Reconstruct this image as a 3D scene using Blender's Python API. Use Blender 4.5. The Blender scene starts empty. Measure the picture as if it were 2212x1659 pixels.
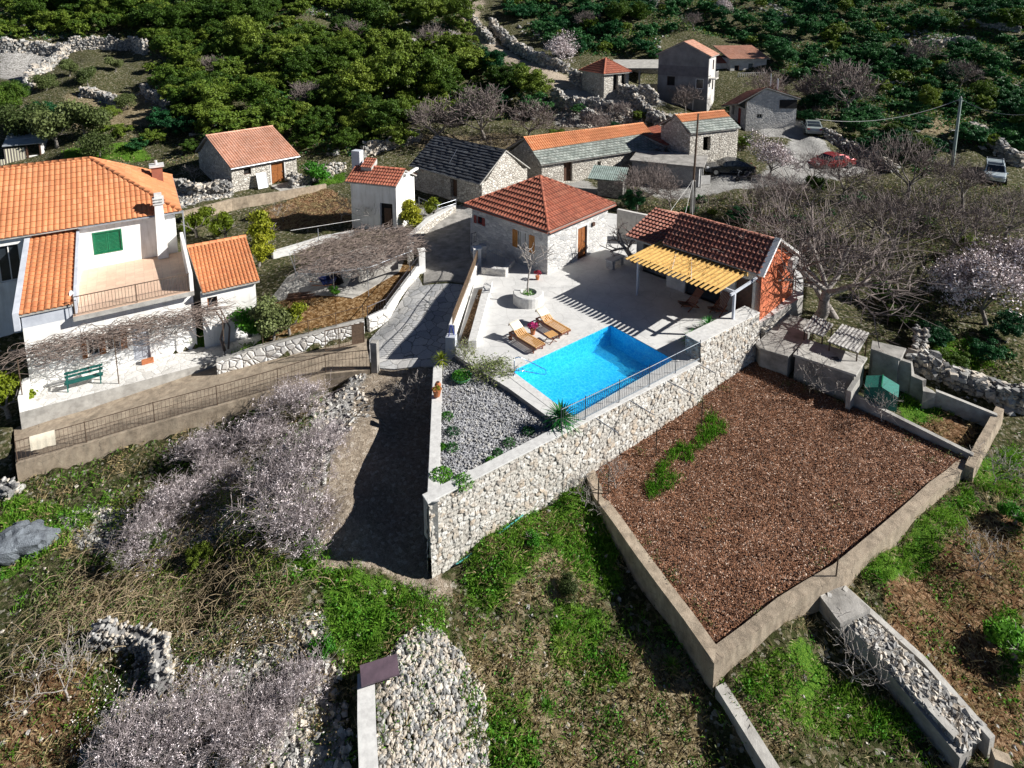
import bpy, bmesh, math, random
import numpy as np
from mathutils import Vector, Matrix
R=math.radians
random.seed(7); rng=np.random.default_rng(7)
scene=bpy.context.scene
COL=scene.collection
# ------------------------------------------------------------------ camera
# pixel units below: a 2212 x 1659 grid over the picture; a drone camera with a shifted lens
FPX,CY,TH,CAMH=1350.,212.,R(9.17),17.
cd=bpy.data.cameras.new('camera'); cam=bpy.data.objects.new('camera',cd); COL.objects.link(cam)
cam.location=(0,0,CAMH); cam.rotation_euler=(R(90)-TH,0,0)
cd.sensor_width=36; cd.lens=36*FPX/2212; cd.shift_y=-(829.5-CY)/2212; cd.clip_start=.5; cd.clip_end=3000
scene.camera=cam
# ------------------------------------------------------------------ world, sun, exposure
SUN_EL,SUN_AZ=R(32),R(-4)
w=bpy.data.worlds.new('World'); scene.world=w; w.use_nodes=True
nt=w.node_tree; nt.nodes.clear()
sky=nt.nodes.new('ShaderNodeTexSky'); sky.sky_type='NISHITA'; sky.sun_disc=False
sky.sun_elevation=SUN_EL; sky.sun_rotation=R(90)-SUN_AZ; sky.altitude=50; sky.air_density=.33; sky.dust_density=0; sky.ozone_density=1.5
bg=nt.nodes.new('ShaderNodeBackground'); bg.inputs[1].default_value=.05
wo=nt.nodes.new('ShaderNodeOutputWorld'); nt.links.new(sky.outputs[0],bg.inputs[0]); nt.links.new(bg.outputs[0],wo.inputs[0])
sd=bpy.data.lights.new('sun','SUN'); sd.energy=5.0; sd.angle=R(.5); sd.color=(1,.975,.935)
sun=bpy.data.objects.new('sun',sd); COL.objects.link(sun)
S=Vector((math.cos(SUN_EL)*math.cos(SUN_AZ),math.cos(SUN_EL)*math.sin(SUN_AZ),math.sin(SUN_EL)))
sun.rotation_euler=(-S).to_track_quat('-Z','Y').to_euler(); sun.location=(60,0,60)
scene.view_settings.view_transform='Standard'; scene.view_settings.look='None'
scene.view_settings.exposure=.82; scene.view_settings.gamma=1
# ------------------------------------------------------------------ survey: from a bearing to a point of the site
c_,s_=math.cos(TH),math.sin(TH)
def ray(x,y):
    a=(x-1106)/FPX; b=-(y-CY)/FPX
    return np.array([a,c_+b*s_,-s_+b*c_])
def P(x,y,z=0.):
    r=ray(x,y); t=(z-CAMH)/r[2]; return Vector((t*r[0],t*r[1],z))
def topz(bx,by,bz,ty):
    b=P(bx,by,bz); r=ray(bx,ty); return CAMH+math.hypot(b.x,b.y)/math.hypot(r[0],r[1])*r[2]
def pix(p):
    p=np.asarray(p,float); d=p-np.array([0,0,CAMH]); zc=d[...,1]*c_-d[...,2]*s_; yc=d[...,1]*s_+d[...,2]*c_
    return 1106+FPX*d[...,0]/zc, CY-FPX*yc/zc
# ------------------------------------------------------------------ terrain
PY=[-50,6,12,19,26,32,38,56,60,66,78,95,110,150,220,420]
PZ=[-5,-5,-4.2,-3.2,-2.1,-1.1,-.3,0,.6,2.6,5.5,10.6,15.2,25,42,85]
def prof(y): return np.interp(y,PY,PZ)
CP=[(935,1240,-3.1),(1000,1659,-4.2),(500,1659,-4.0),(100,1600,-4.0),(1500,1659,-4.6),(2100,1659,-4.5),(1060,1152,-2.5),(1222,1054,-2.45),(1355,962,-2.1),(1508,852,-1.65),
(1600,800,-1.7),(1830,880,-2.1),(2095,990,-2.7),(1290,1085,-2.9),(1400,1250,-3.7),(1500,1480,-4.1),(1700,1375,-3.35),(1600,1452,-3.65),(1900,1212,-3.05),(2000,1130,-2.85),(1300,1200,-3.4),(1300,1450,-4.1),(2000,1250,-3.6),(1800,1500,-4.4),(2200,1500,-4.4),(2200,1100,-2.9),(1000,1300,-3.5),
(100,1110,-4.1),(350,1060,-3.9),(550,1010,-3.3),(640,1170,-2.9),(680,910,-2.2),(760,840,-1.75),(840,810,-1.7),(890,900,-1.9),(870,1100,-2.5),(750,1100,-1.95),(690,1160,-2.25),(765,930,-1.4),(710,1000,-1.7),(800,1000,-1.85),(720,1225,-2.8),(30,1300,-4.2),(400,1300,-4.0),(900,790,-1.45),(900,700,-.85),(950,620,-.35),(970,540,-.2),(1000,460,0),
(205,925,-2.95),(480,840,-2.5),(700,775,-1.8),(60,960,-3.1),(330,895,-2.8),(36,1050,-3.95),(184,1005,-3.75),(332,960,-3.45),(468,920,-3.1),(600,885,-2.75),(703,850,-2.4),(650,730,-1.35),(500,760,-1.9),(780,690,-1.25),(800,620,-.9),(600,640,-1.1),(850,590,-.7),(720,600,-.8),(560,560,-.8),(600,500,-.7),(760,490,-.4),(860,500,-.3),
(640,470,-.6),(480,500,-.9),(450,480,-.3),(480,400,.2),(600,403,.2),(700,395,.1),(420,430,.2),(940,440,0),(1040,450,.1),(1150,470,0),(1220,392,0),(1380,400,0),(1500,400,.1),(1600,400,.3),(1440,440,-.3),(1500,470,-.5),
(1575,380,.7),(1757,296,2.8),(1690,300,2.6),(2150,396,0),(2057,354,.8),(1850,340,.9),(1900,420,-.6),(1421,219,4.0),(1526,247,3.2),(1303,184,6.0),(1380,200,5.6),(1240,170,6.6),(1610,281,2.55),(1722,297,2.4),(1665,291,2.45),(1590,290,2.5),(1600,310,2.2),(1480,300,2.2),(1340,290,2.0),(1200,280,2.4),
(1760,690,-1.2),(1850,640,-1.2),(2000,620,-1.0),(2150,800,-1.9),(1950,760,-1.4),(1990,700,-1.3),(2200,560,-.7),(2180,900,-2.4),(1700,600,-.8),(1850,560,-.8),
(30,370,.3),(200,330,1.6),(100,290,2.4),(350,300,2.2),(60,200,5.6),(300,200,5.4),(150,120,8.3),(700,340,1.0),(900,300,2.0),(1050,300,2.0),(440,330,1.5)]
cpw=np.array([list(P(*c)) for c in CP]); cpr=cpw[:,2]-prof(cpw[:,1])
def hz(X,Y):
    X=np.asarray(X,float); Y=np.asarray(Y,float); sh=X.shape; x=X.ravel(); y=Y.ravel()
    out=np.zeros(len(x)); sc=1+np.maximum(y,10)/25
    for i in range(0,len(x),20000):
        xx=x[i:i+20000,None]; yy=y[i:i+20000,None]
        d2=(xx-cpw[:,0])**2+(yy-cpw[:,1])**2
        wt=1/(d2+.25)**1.6
        wb=1/(9*sc[i:i+20000])**2.6
        out[i:i+20000]=(wt@cpr)/(wt.sum(1)+wb)
    z=prof(y)+out
    far=np.clip((y-58)/30,0,1)
    z=z+far*(.55*np.sin(x*.21+1)*np.sin(y*.17)+.35*np.sin(x*.53+y*.31))+.05*np.sin(x*1.7+2*np.sin(y*.9))
    # the rubble mound by the bottom wall
    z=z+.62*np.exp(-(((x+2.75)/1.7)**2+((y-15.3)/2.6)**2)**1.5)
    return z.reshape(sh)
def h1(x,y): return float(hz(np.array([x]),np.array([y]))[0])
_TS=np.concatenate([np.arange(8,40,.25),np.arange(40,130,.6),np.arange(130,500,4)])
def G(px_,py_,dz=0):
    r=ray(px_,py_); n=r/math.hypot(r[0],r[1]); n=np.append(n[:2],r[2]/math.hypot(r[0],r[1]))
    X=_TS*n[0]; Y=_TS*n[1]; Zr=CAMH+_TS*n[2]; d=Zr-hz(X,Y)
    k=np.argmax(d<0)
    if k==0: k=1
    a,b=d[k-1],d[k]; t=_TS[k-1]+(_TS[k]-_TS[k-1])*a/(a-b) if a!=b else _TS[k]
    x,y=t*n[0],t*n[1]; return Vector((x,y,h1(x,y)+dz))
# ------------------------------------------------------------------ materials
MATS={}
def newmat(name):
    m=bpy.data.materials.new(name); m.use_nodes=True; MATS[name]=m
    return m,m.node_tree,m.node_tree.nodes['Principled BSDF']
def N(t,typ,**k):
    n=t.nodes.new(typ)
    for a,b in k.items():
        if a.startswith('i_'): n.inputs[int(a[2:])].default_value=b
        else: setattr(n,a,b)
    return n
def ramp(t,stops,fac,interp='LINEAR'):
    r=t.nodes.new('ShaderNodeValToRGB'); r.color_ramp.interpolation=interp
    el=r.color_ramp.elements
    while len(el)>1: el.remove(el[0])
    el[0].position=stops[0][0]; el[0].color=(*stops[0][1],1)
    for p,c in stops[1:]:
        e=el.new(p); e.color=(*c,1)
    t.links.new(fac,r.inputs[0]); return r.outputs[0]
def mixc(t,fac,a,b,mode='MIX'):
    m=t.nodes.new('ShaderNodeMix'); m.data_type='RGBA'; m.blend_type=mode
    for i,v in ((0,fac),(6,a),(7,b)):
        if isinstance(v,(int,float)): m.inputs[i].default_value=v
        elif isinstance(v,tuple): m.inputs[i].default_value=(*v,1)
        else: t.links.new(v,m.inputs[i])
    return m.outputs[2]
def math_(t,op,a,b=None,clamp=False):
    m=t.nodes.new('ShaderNodeMath'); m.operation=op; m.use_clamp=clamp
    for i,v in ((0,a),(1,b)):
        if v is None: continue
        if isinstance(v,(int,float)): m.inputs[i].default_value=v
        else: t.links.new(v,m.inputs[i])
    return m.outputs[0]
def coord(t,kind='Object',scale=None,distort=0,dscale=3):
    tc=t.nodes.new('ShaderNodeTexCoord'); o=tc.outputs[kind]
    if distort:
        n=N(t,'ShaderNodeTexNoise'); n.inputs['Scale'].default_value=dscale; n.inputs['Detail'].default_value=2
        t.links.new(o,n.inputs['Vector'])
        v=t.nodes.new('ShaderNodeVectorMath'); v.operation='MULTIPLY_ADD'; v.inputs[1].default_value=(distort,)*3
        t.links.new(n.outputs['Color'],v.inputs[0]); t.links.new(o,v.inputs[2]); o=v.outputs[0]
    if scale:
        mp=t.nodes.new('ShaderNodeMapping'); mp.inputs['Scale'].default_value=scale; t.links.new(o,mp.inputs[0]); o=mp.outputs[0]
    return o
def noise(t,vec,scale,detail=4,rough=.6):
    n=N(t,'ShaderNodeTexNoise'); n.inputs['Scale'].default_value=scale; n.inputs['Detail'].default_value=detail; n.inputs['Roughness'].default_value=rough
    t.links.new(vec,n.inputs['Vector']); return n.outputs[0]
def vor(t,vec,scale,feature='F1',out=0,rnd=1):
    n=N(t,'ShaderNodeTexVoronoi'); n.feature=feature; n.inputs['Scale'].default_value=scale; n.inputs['Randomness'].default_value=rnd
    t.links.new(vec,n.inputs['Vector']); return n.outputs[out]
def bump(t,b,h,strength=.5,dist=.05):
    n=t.nodes.new('ShaderNodeBump'); n.inputs['Strength'].default_value=strength; n.inputs['Distance'].default_value=dist
    t.links.new(h,n.inputs['Height']); t.links.new(n.outputs[0],b.inputs['Normal'])
def plain(name,c1,c2=None,scale=3,rough=.8,bs=.3,bd=.01,metal=0,detail=5,lo=.35,hi=.65,kind='Object'):
    m,t,b=newmat(name); v=coord(t,kind); n=noise(t,v,scale,detail,.65)
    c2=c2 or tuple(x*.75 for x in c1)
    t.links.new(ramp(t,[(lo,c2),(hi,c1)],n),b.inputs['Base Color'])
    b.inputs['Roughness'].default_value=rough; b.inputs['Metallic'].default_value=metal
    if bs: bump(t,b,noise(t,v,scale*8,3,.7),bs,bd)
    return m
def masonry(name,cols,joint,scale=3.2,jw=.06,sx=(1,1,1.4),bd=.06,dist=.12):
    m,t,b=newmat(name); v=coord(t,'Object',sx,dist,2.5)
    e=vor(t,v,scale,'DISTANCE_TO_EDGE'); cc=vor(t,v,scale,'F1',1)
    sep=t.nodes.new('ShaderNodeSeparateColor'); t.links.new(cc,sep.inputs[0])
    k=len(cols); col=ramp(t,[(i/(k-1) if k>1 else 0,c) for i,c in enumerate(cols)],sep.outputs[0])
    nn=noise(t,v,14,4,.7); col=mixc(t,.45,col,ramp(t,[(.3,(.35,.35,.35)),(.7,(1.15,1.15,1.15))],nn),'MULTIPLY')
    jf=math_(t,'SUBTRACT',1,math_(t,'DIVIDE',e,jw,True),True)
    col=mixc(t,jf,col,joint); t.links.new(col,b.inputs['Base Color']); b.inputs['Roughness'].default_value=.9
    hh=math_(t,'ADD',math_(t,'MINIMUM',e,.16),math_(t,'MULTIPLY',nn,.05)); hh=math_(t,'ADD',hh,math_(t,'MULTIPLY',sep.outputs[1],.08))
    bump(t,b,hh,1,bd*4); return m
def tilemat(name,cols,rough=.75,stain_shade=(.25,.1,.06),row_shade=.55):
    m,t,b=newmat(name); uv=t.nodes.new('ShaderNodeTexCoord').outputs['UV']
    fl=t.nodes.new('ShaderNodeVectorMath'); fl.operation='FLOOR'; t.links.new(uv,fl.inputs[0])
    wn=t.nodes.new('ShaderNodeTexWhiteNoise'); wn.noise_dimensions='2D'; t.links.new(fl.outputs[0],wn.inputs['Vector'])
    col=ramp(t,[(i/(len(cols)-1),c) for i,c in enumerate(cols)],wn.outputs[0])
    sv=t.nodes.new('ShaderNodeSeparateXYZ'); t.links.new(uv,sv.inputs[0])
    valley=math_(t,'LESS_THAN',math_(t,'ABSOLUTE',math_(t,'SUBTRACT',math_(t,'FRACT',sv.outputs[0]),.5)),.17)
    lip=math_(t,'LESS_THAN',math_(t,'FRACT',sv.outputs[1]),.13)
    col=mixc(t,math_(t,'MULTIPLY',math_(t,'MAXIMUM',valley,lip),row_shade),col,stain_shade)  # shade of the tile valleys and row lips painted into the colour
    o=coord(t); n=noise(t,o,2.2,6,.7); n2=noise(t,o,25,3,.7)
    col=mixc(t,ramp(t,[(.47,(0,0,0)),(.68,(.7,.7,.7))],n),col,stain_shade); n9=noise(t,coord(t,'Object',(1,1,.3)),.55,5,.6); col=mixc(t,.7,col,ramp(t,[(.35,(.72,.72,.72)),(.65,(1.12,1.12,1.12))],n9),'MULTIPLY')
    col=mixc(t,.5,col,ramp(t,[(.3,(.6,.6,.6)),(.7,(1.15,1.15,1.15))],n2),'MULTIPLY')
    t.links.new(col,b.inputs['Base Color']); b.inputs['Roughness'].default_value=rough; bump(t,b,n2,.3,.01); return m
def leafmat(name,c1,c2,c3,trans=.25):
    m,t,b=newmat(name)
    oi=t.nodes.new('ShaderNodeObjectInfo'); v=coord(t)
    n=noise(t,v,1.1,3,.6); n2=noise(t,v,9,2,.5)
    f=math_(t,'ADD',math_(t,'MULTIPLY',oi.outputs['Random'],.55),math_(t,'MULTIPLY',n,.55))
    col=ramp(t,[(.2,c1),(.5,c2),(.85,c3)],f)
    col=mixc(t,.7,col,ramp(t,[(.3,(.45,.45,.45)),(.7,(1.5,1.5,1.4))],n2),'MULTIPLY')
    t.links.new(col,b.inputs['Base Color']); b.inputs['Roughness'].default_value=.6
    b.inputs['Specular IOR Level'].default_value=.25
    tr=t.nodes.new('ShaderNodeBsdfTranslucent'); t.links.new(col,tr.inputs[0])
    mx=t.nodes.new('ShaderNodeMixShader'); mx.inputs[0].default_value=trans
    out=[x for x in t.nodes if x.type=='OUTPUT_MATERIAL'][0]
    t.links.new(b.outputs[0],mx.inputs[1]); t.links.new(tr.outputs[0],mx.inputs[2]); t.links.new(mx.outputs[0],out.inputs[0]); return m

M={}
m,t,b=newmat('white_render'); v=coord(t,'Object',(2.2,2.2,.22)); n=noise(t,v,1.6,7,.7); n2=noise(t,coord(t),.7,5,.6)
t.links.new(mixc(t,.6,ramp(t,[(.3,(.64,.62,.58)),(.5,(.84,.83,.80)),(.7,(.88,.87,.85))],n),ramp(t,[(.35,(.74,.72,.68)),(.6,(1,1,1))],n2),'MULTIPLY'),b.inputs['Base Color']); b.inputs['Roughness'].default_value=.9; bump(t,b,noise(t,coord(t),30,3,.6),.12,.01); M['white']=m
M['whiteblue']=plain('pale_trim',(.50,.52,.56),(.38,.40,.44),2,.8,.1)
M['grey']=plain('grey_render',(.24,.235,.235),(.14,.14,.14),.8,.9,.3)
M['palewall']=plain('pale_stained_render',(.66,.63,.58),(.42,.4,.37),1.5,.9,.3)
M['orange']=plain('terracotta_render',(.66,.20,.09),(.55,.14,.06),2.5,.9,.4,.02)
M['concrete']=plain('concrete',(.46,.44,.40),(.27,.255,.23),2.2,.9,.5,.02,detail=8)
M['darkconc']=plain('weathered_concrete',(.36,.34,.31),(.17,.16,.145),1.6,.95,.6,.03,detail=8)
m,t,b=newmat('tan_concrete'); v=coord(t); n=noise(t,v,2.5,9,.72); n2=noise(t,coord(t,'Object',(1,1,.25)),3.2,6,.7); cr=vor(t,coord(t,'Object',(1,1,1),.5,1.5),.8,'DISTANCE_TO_EDGE')
col=mixc(t,.75,ramp(t,[(.3,(.20,.16,.115)),(.5,(.36,.29,.215)),(.7,(.46,.385,.29))],n),ramp(t,[(.35,(.6,.6,.58)),(.6,(1.05,1.03,1))],n2),'MULTIPLY')
col=mixc(t,math_(t,'MULTIPLY',math_(t,'LESS_THAN',cr,.004),.7),col,(.14,.11,.08)); t.links.new(col,b.inputs['Base Color']); b.inputs['Roughness'].default_value=.95; bump(t,b,noise(t,v,26,5,.75),.8,.03); M['tanconc']=m
M['coping']=plain('stone_coping',(.62,.61,.58),(.46,.45,.43),5,.85,.3)
M['terrace']=None
M['wood']=plain('brown_wood',(.30,.105,.025),(.18,.06,.015),6,.5,.2)
M['darkwood']=plain('dark_wood',(.10,.045,.025),(.05,.025,.015),6,.6,.2)
M['shutter']=plain('varnished_shutter',(.48,.2,.03),(.34,.13,.02),8,.45,.2)
M['teak']=plain('teak_slats',(.66,.38,.15),(.52,.27,.09),9,.55,.2)
M['teakframe']=plain('teak_frame',(.22,.08,.04),(.15,.05,.03),9,.55,.2)
M['pine']=plain('yellow_pine',(.66,.43,.15),(.48,.28,.075),10,.6,.3)
M['green']=plain('green_shutter_paint',(.005,.16,.07),(.003,.12,.05),4,.45,.1)
M['benchgreen']=plain('teal_paint',(.012,.12,.10),(.008,.08,.07),4,.45,.1)
M['red']=plain('red_paint',(.30,.02,.015),(.2,.012,.01),4,.5,.1)
M['iron']=plain('dark_iron',(.05,.045,.055),(.03,.028,.035),6,.5,.1,metal=.3)
M['rustiron']=plain('brown_iron',(.13,.085,.055),(.07,.045,.03),8,.7,.3,metal=.2)
M['greyiron']=plain('grey_painted_iron',(.10,.12,.14),(.07,.085,.1),6,.45,.1,metal=.3)
M['steel']=plain('galvanised_steel',(.45,.47,.5),(.33,.35,.38),6,.4,.1,metal=.6)
M['chrome']=plain('stainless_steel',(.55,.6,.65),(.45,.5,.55),6,.15,0,metal=1)
M['black']=plain('black_void',(.012,.011,.011),(.008,.008,.008),3,.9,0)
M['glass']=plain('window_glass',(.03,.04,.05),(.02,.025,.03),2,.08,0)
M['cream']=plain('cream_towelling',(.78,.70,.55),(.68,.6,.46),20,.95,.4)
M['terracotta']=plain('terracotta_pot',(.45,.16,.06),(.35,.11,.04),8,.8,.2)
M['pink']=plain('pink_petals',(.55,.02,.18),(.35,.01,.12),20,.6,0)
M['bark']=plain('grey_bark',(.30,.27,.24),(.14,.12,.105),7,.95,.8,.03)
M['twig']=plain('grey_twig',(.24,.195,.175),(.12,.095,.085),3,.95,0)
M['twigdark']=plain('dark_twig',(.17,.135,.12),(.09,.07,.06),3,.95,0)
M['vine']=plain('vine_cane',(.24,.185,.155),(.13,.10,.085),3,.95,0)
M['blossom']=plain('almond_blossom',(.88,.80,.79),(.72,.62,.62),3,.8,0)
M['flowerwhite']=plain('white_flowers',(.80,.77,.72),(.62,.57,.52),3,.8,0)
M['stone']=plain('loose_limestone',(.50,.485,.455),(.24,.23,.21),1.9,.95,.6,.03,detail=8)
M['stonecream']=plain('cream_limestone',(.60,.54,.46),(.33,.28,.22),2.3,.95,.6,.03,detail=8)
M['stonedark']=plain('grey_fieldstone',(.27,.265,.255),(.12,.115,.11),2.1,.95,.6,.03,detail=8)
M['twigmauve']=plain('mauve_twig',(.31,.265,.26),(.17,.14,.14),3,.95,0)
M['clod']=plain('soil_clod',(.29,.13,.06),(.12,.05,.022),6,.95,.5,.02)
M['gravelstone']=plain('grey_gravel_stone',(.42,.42,.43),(.2,.2,.21),3,.95,.4,.02)
M['boulder']=plain('boulder_stone',(.20,.225,.25),(.08,.09,.105),2.5,.95,1,.08,detail=9)
M['mas_cream']=masonry('cream_rubble_masonry',[(.74,.68,.58),(.6,.54,.45),(.82,.78,.7),(.5,.43,.34),(.7,.55,.4)],(.12,.085,.055),3.4,.075)
M['mas_grey']=masonry('grey_cut_stone',[(.56,.55,.53),(.44,.43,.42),(.66,.64,.6),(.36,.36,.36)],(.42,.40,.37),3.0,.05,(1,1,1.7),.03)
M['mas_barn']=masonry('pale_barn_stone',[(.6,.56,.49),(.47,.43,.37),(.72,.68,.6),(.36,.32,.27)],(.13,.11,.09),3.6,.07)
M['mas_dark']=masonry('dull_field_stone',[(.34,.32,.3),(.26,.25,.235),(.44,.42,.38),(.19,.18,.17)],(.06,.055,.05),3.4,.07)
M['mas_white']=masonry('white_crazy_stone',[(.8,.78,.74),(.7,.67,.62),(.86,.85,.82),(.62,.58,.52)],(.16,.135,.11),2.6,.05,(1,1,1.1))
M['crazy']=masonry('crazy_paving',[(.40,.40,.40),(.48,.475,.46),(.56,.54,.51),(.34,.345,.35)],(.10,.10,.09),1.75,.04,(1,1,1),.012,.2)
M['crazywhite']=masonry('white_crazy_paving',[(.66,.64,.60),(.74,.72,.68),(.58,.56,.52)],(.3,.28,.25),2.2,.03,(1,1,1),.01,.2)
M['block']=masonry('grey_block_wall',[(.36,.36,.37),(.42,.42,.42),(.3,.3,.31)],(.2,.2,.2),3.0,.04,(1,1,1.8),.02,.04)
M['tile_orange']=tilemat('orange_roof_tile',[(.58,.215,.085),(.63,.25,.105),(.54,.185,.075),(.66,.29,.135)],stain_shade=(.5,.2,.08))
M['tile_red']=tilemat('red_roof_tile',[(.42,.12,.065),(.48,.15,.085),(.37,.10,.05),(.52,.19,.11)],stain_shade=(.2,.07,.045))
M['tile_dark']=tilemat('weathered_red_tile',[(.38,.13,.085),(.44,.17,.11),(.33,.105,.07),(.50,.23,.16)],stain_shade=(.1,.045,.035))
M['tile_pale']=tilemat('faded_roof_tile',[(.55,.27,.17),(.62,.34,.24),(.5,.22,.13)],stain_shade=(.35,.18,.12))
M['slate']=tilemat('lichen_stone_slate',[(.26,.29,.26),(.36,.39,.35),(.19,.22,.2),(.44,.46,.42)],stain_shade=(.12,.13,.11))
M['slatedark']=tilemat('dark_stone_slate',[(.055,.065,.08),(.08,.09,.105),(.04,.045,.055),(.12,.13,.14)],stain_shade=(.03,.03,.035))
M['metalroof']=plain('zinc_sheet',(.55,.6,.63),(.42,.46,.5),2,.5,.1,metal=.3)
M['asb']=plain('grey_corrugated_sheet',(.42,.40,.37),(.24,.225,.21),2,.9,.3)
M['greensheet']=plain('green_grey_corrugated_sheet',(.25,.31,.28),(.14,.18,.16),2,.9,.3)
M['netgreen']=plain('green_mesh',(.008,.17,.13),(.004,.09,.07),12,.7,.2)
M['bark2']=plain('pale_pruned_bark',(.42,.38,.34),(.22,.19,.17),8,.95,.8,.03)
M['leaf_scrub']=leafmat('evergreen_scrub_leaf',(.022,.06,.006),(.07,.13,.013),(.18,.235,.03))
M['leaf_cool']=leafmat('cool_green_leaf',(.008,.052,.018),(.018,.10,.03),(.06,.17,.045))
M['leaf_olive']=leafmat('olive_leaf',(.05,.075,.02),(.09,.12,.035),(.16,.19,.07))
M['leaf_pale']=leafmat('pale_green_leaf',(.14,.19,.05),(.22,.28,.08),(.34,.38,.15))
M['leaf_citrus']=leafmat('citrus_leaf',(.09,.14,.008),(.17,.21,.012),(.30,.30,.02))
M['leaf_bright']=leafmat('bright_green_leaf',(.03,.14,.01),(.06,.22,.015),(.14,.32,.03))
M['leaf_yucca']=leafmat('yucca_leaf',(.01,.11,.02),(.03,.2,.03),(.09,.30,.05))
M['grassm']=leafmat('grass_blade',(.05,.15,.012),(.10,.25,.018),(.22,.34,.05),.3)
M['weed']=leafmat('weed_leaf',(.03,.15,.015),(.08,.26,.02),(.19,.36,.04),.3)
M['dry']=leafmat('dry_stalk',(.25,.19,.10),(.36,.28,.15),(.5,.42,.26),.2)
# pool terrace: pale concrete screed with faint joints
m,t,b=newmat('pale_terrace'); v=coord(t); n=noise(t,v,.9,8,.7); n2=noise(t,v,30,3,.6)
col=ramp(t,[(.3,(.46,.455,.44)),(.55,(.60,.59,.565)),(.75,(.66,.65,.62))],n)
e=vor(t,coord(t,'Object',(1,1,1),.3,1),.9,'DISTANCE_TO_EDGE'); col=mixc(t,math_(t,'MULTIPLY',math_(t,'LESS_THAN',e,.012),.35),col,(.3,.29,.27))
col=mixc(t,.35,col,ramp(t,[(.35,(.7,.7,.7)),(.65,(1.05,1.05,1.05))],n2),'MULTIPLY')
t.links.new(col,b.inputs['Base Color']); b.inputs['Roughness'].default_value=.75; bump(t,b,n2,.25,.008); M['terrace']=m
# tiled balcony floor
m,t,b=newmat('balcony_tile'); v=coord(t); br=t.nodes.new('ShaderNodeTexBrick'); br.offset=0
for k,vv in (('Scale',2.2),('Mortar Size',.012),('Brick Width',1),('Row Height',1)): br.inputs[k].default_value=vv
br.inputs['Color1'].default_value=(.62,.42,.30,1); br.inputs['Color2'].default_value=(.70,.5,.36,1); br.inputs['Mortar'].default_value=(.42,.3,.22,1)
t.links.new(v,br.inputs[0]); t.links.new(mixc(t,.4,br.outputs[0],ramp(t,[(.3,(.7,.7,.7)),(.7,(1.1,1.1,1.1))],noise(t,v,6,4)),'MULTIPLY'),b.inputs['Base Color']); b.inputs['Roughness'].default_value=.5; M['baltile']=m
# pool water and liner
m,t,b=newmat('pool_water'); b.inputs['Base Color'].default_value=(.75,.95,1,1); b.inputs['Roughness'].default_value=.02
b.inputs['Transmission Weight'].default_value=1; b.inputs['IOR'].default_value=1.33
v=coord(t); bump(t,b,noise(t,coord(t,'Object',(1,1,1),.15,6),9,3,.6),.35,.03)
gt=t.nodes.new('ShaderNodeBsdfTransparent'); gt.inputs[0].default_value=(.5,.86,.98,1)
mx=t.nodes.new('ShaderNodeMixShader'); mx.inputs[0].default_value=.7
out=[x for x in t.nodes if x.type=='OUTPUT_MATERIAL'][0]
t.links.new(b.outputs[0],mx.inputs[1]); t.links.new(gt.outputs[0],mx.inputs[2]); t.links.new(mx.outputs[0],out.inputs[0]); M['water']=m
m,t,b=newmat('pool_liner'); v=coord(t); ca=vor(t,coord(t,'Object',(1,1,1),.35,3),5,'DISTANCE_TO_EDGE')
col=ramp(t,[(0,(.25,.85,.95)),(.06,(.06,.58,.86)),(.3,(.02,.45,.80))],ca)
t.links.new(col,b.inputs['Base Color']); b.inputs['Roughness'].default_value=.4; M['liner']=m
# gravel and bare earth for platforms
def chips(name,stops,scale,bd=.04,patch=None):
    m,t,b=newmat(name); v=coord(t,'Object',(1,1,1),.05,8); cc=vor(t,v,scale,'F1',1); d=vor(t,v,scale,'F1',0)
    sep=t.nodes.new('ShaderNodeSeparateColor'); t.links.new(cc,sep.inputs[0])
    col=ramp(t,stops,sep.outputs[0])
    n=noise(t,v,1.3,5,.7); col=mixc(t,.6,col,ramp(t,[(.3,(.6,.6,.6)),(.7,(1.15,1.15,1.15))],n),'MULTIPLY')
    if patch: col=mixc(t,ramp(t,[(.55,(0,0,0)),(.68,(.8,.8,.8))],noise(t,v,.35,5,.7)),col,patch)
    t.links.new(col,b.inputs['Base Color']); b.inputs['Roughness'].default_value=.95
    bump(t,b,math_(t,'SUBTRACT',sep.outputs[1],d),1,bd); return m
M['gravel']=chips('pale_gravel',[(0,(.12,.12,.13)),(.35,(.28,.28,.295)),(.7,(.42,.42,.43)),(1,(.6,.6,.6))],16)
M['earth']=chips('red_brown_earth',[(0,(.075,.03,.014)),(.4,(.175,.075,.035)),(.75,(.29,.135,.07)),(.9,(.40,.25,.17)),(1,(.62,.48,.38))],20,.06)
M['garden']=chips('ochre_garden_soil',[(0,(.09,.045,.015)),(.4,(.2,.105,.04)),(.75,(.32,.18,.075)),(1,(.5,.36,.2))],12,.05)
M['drive']=chips('beige_gravel_track',[(0,(.18,.14,.105)),(.5,(.34,.275,.21)),(.85,(.46,.39,.31)),(1,(.62,.56,.47))],13,.04)
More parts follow.
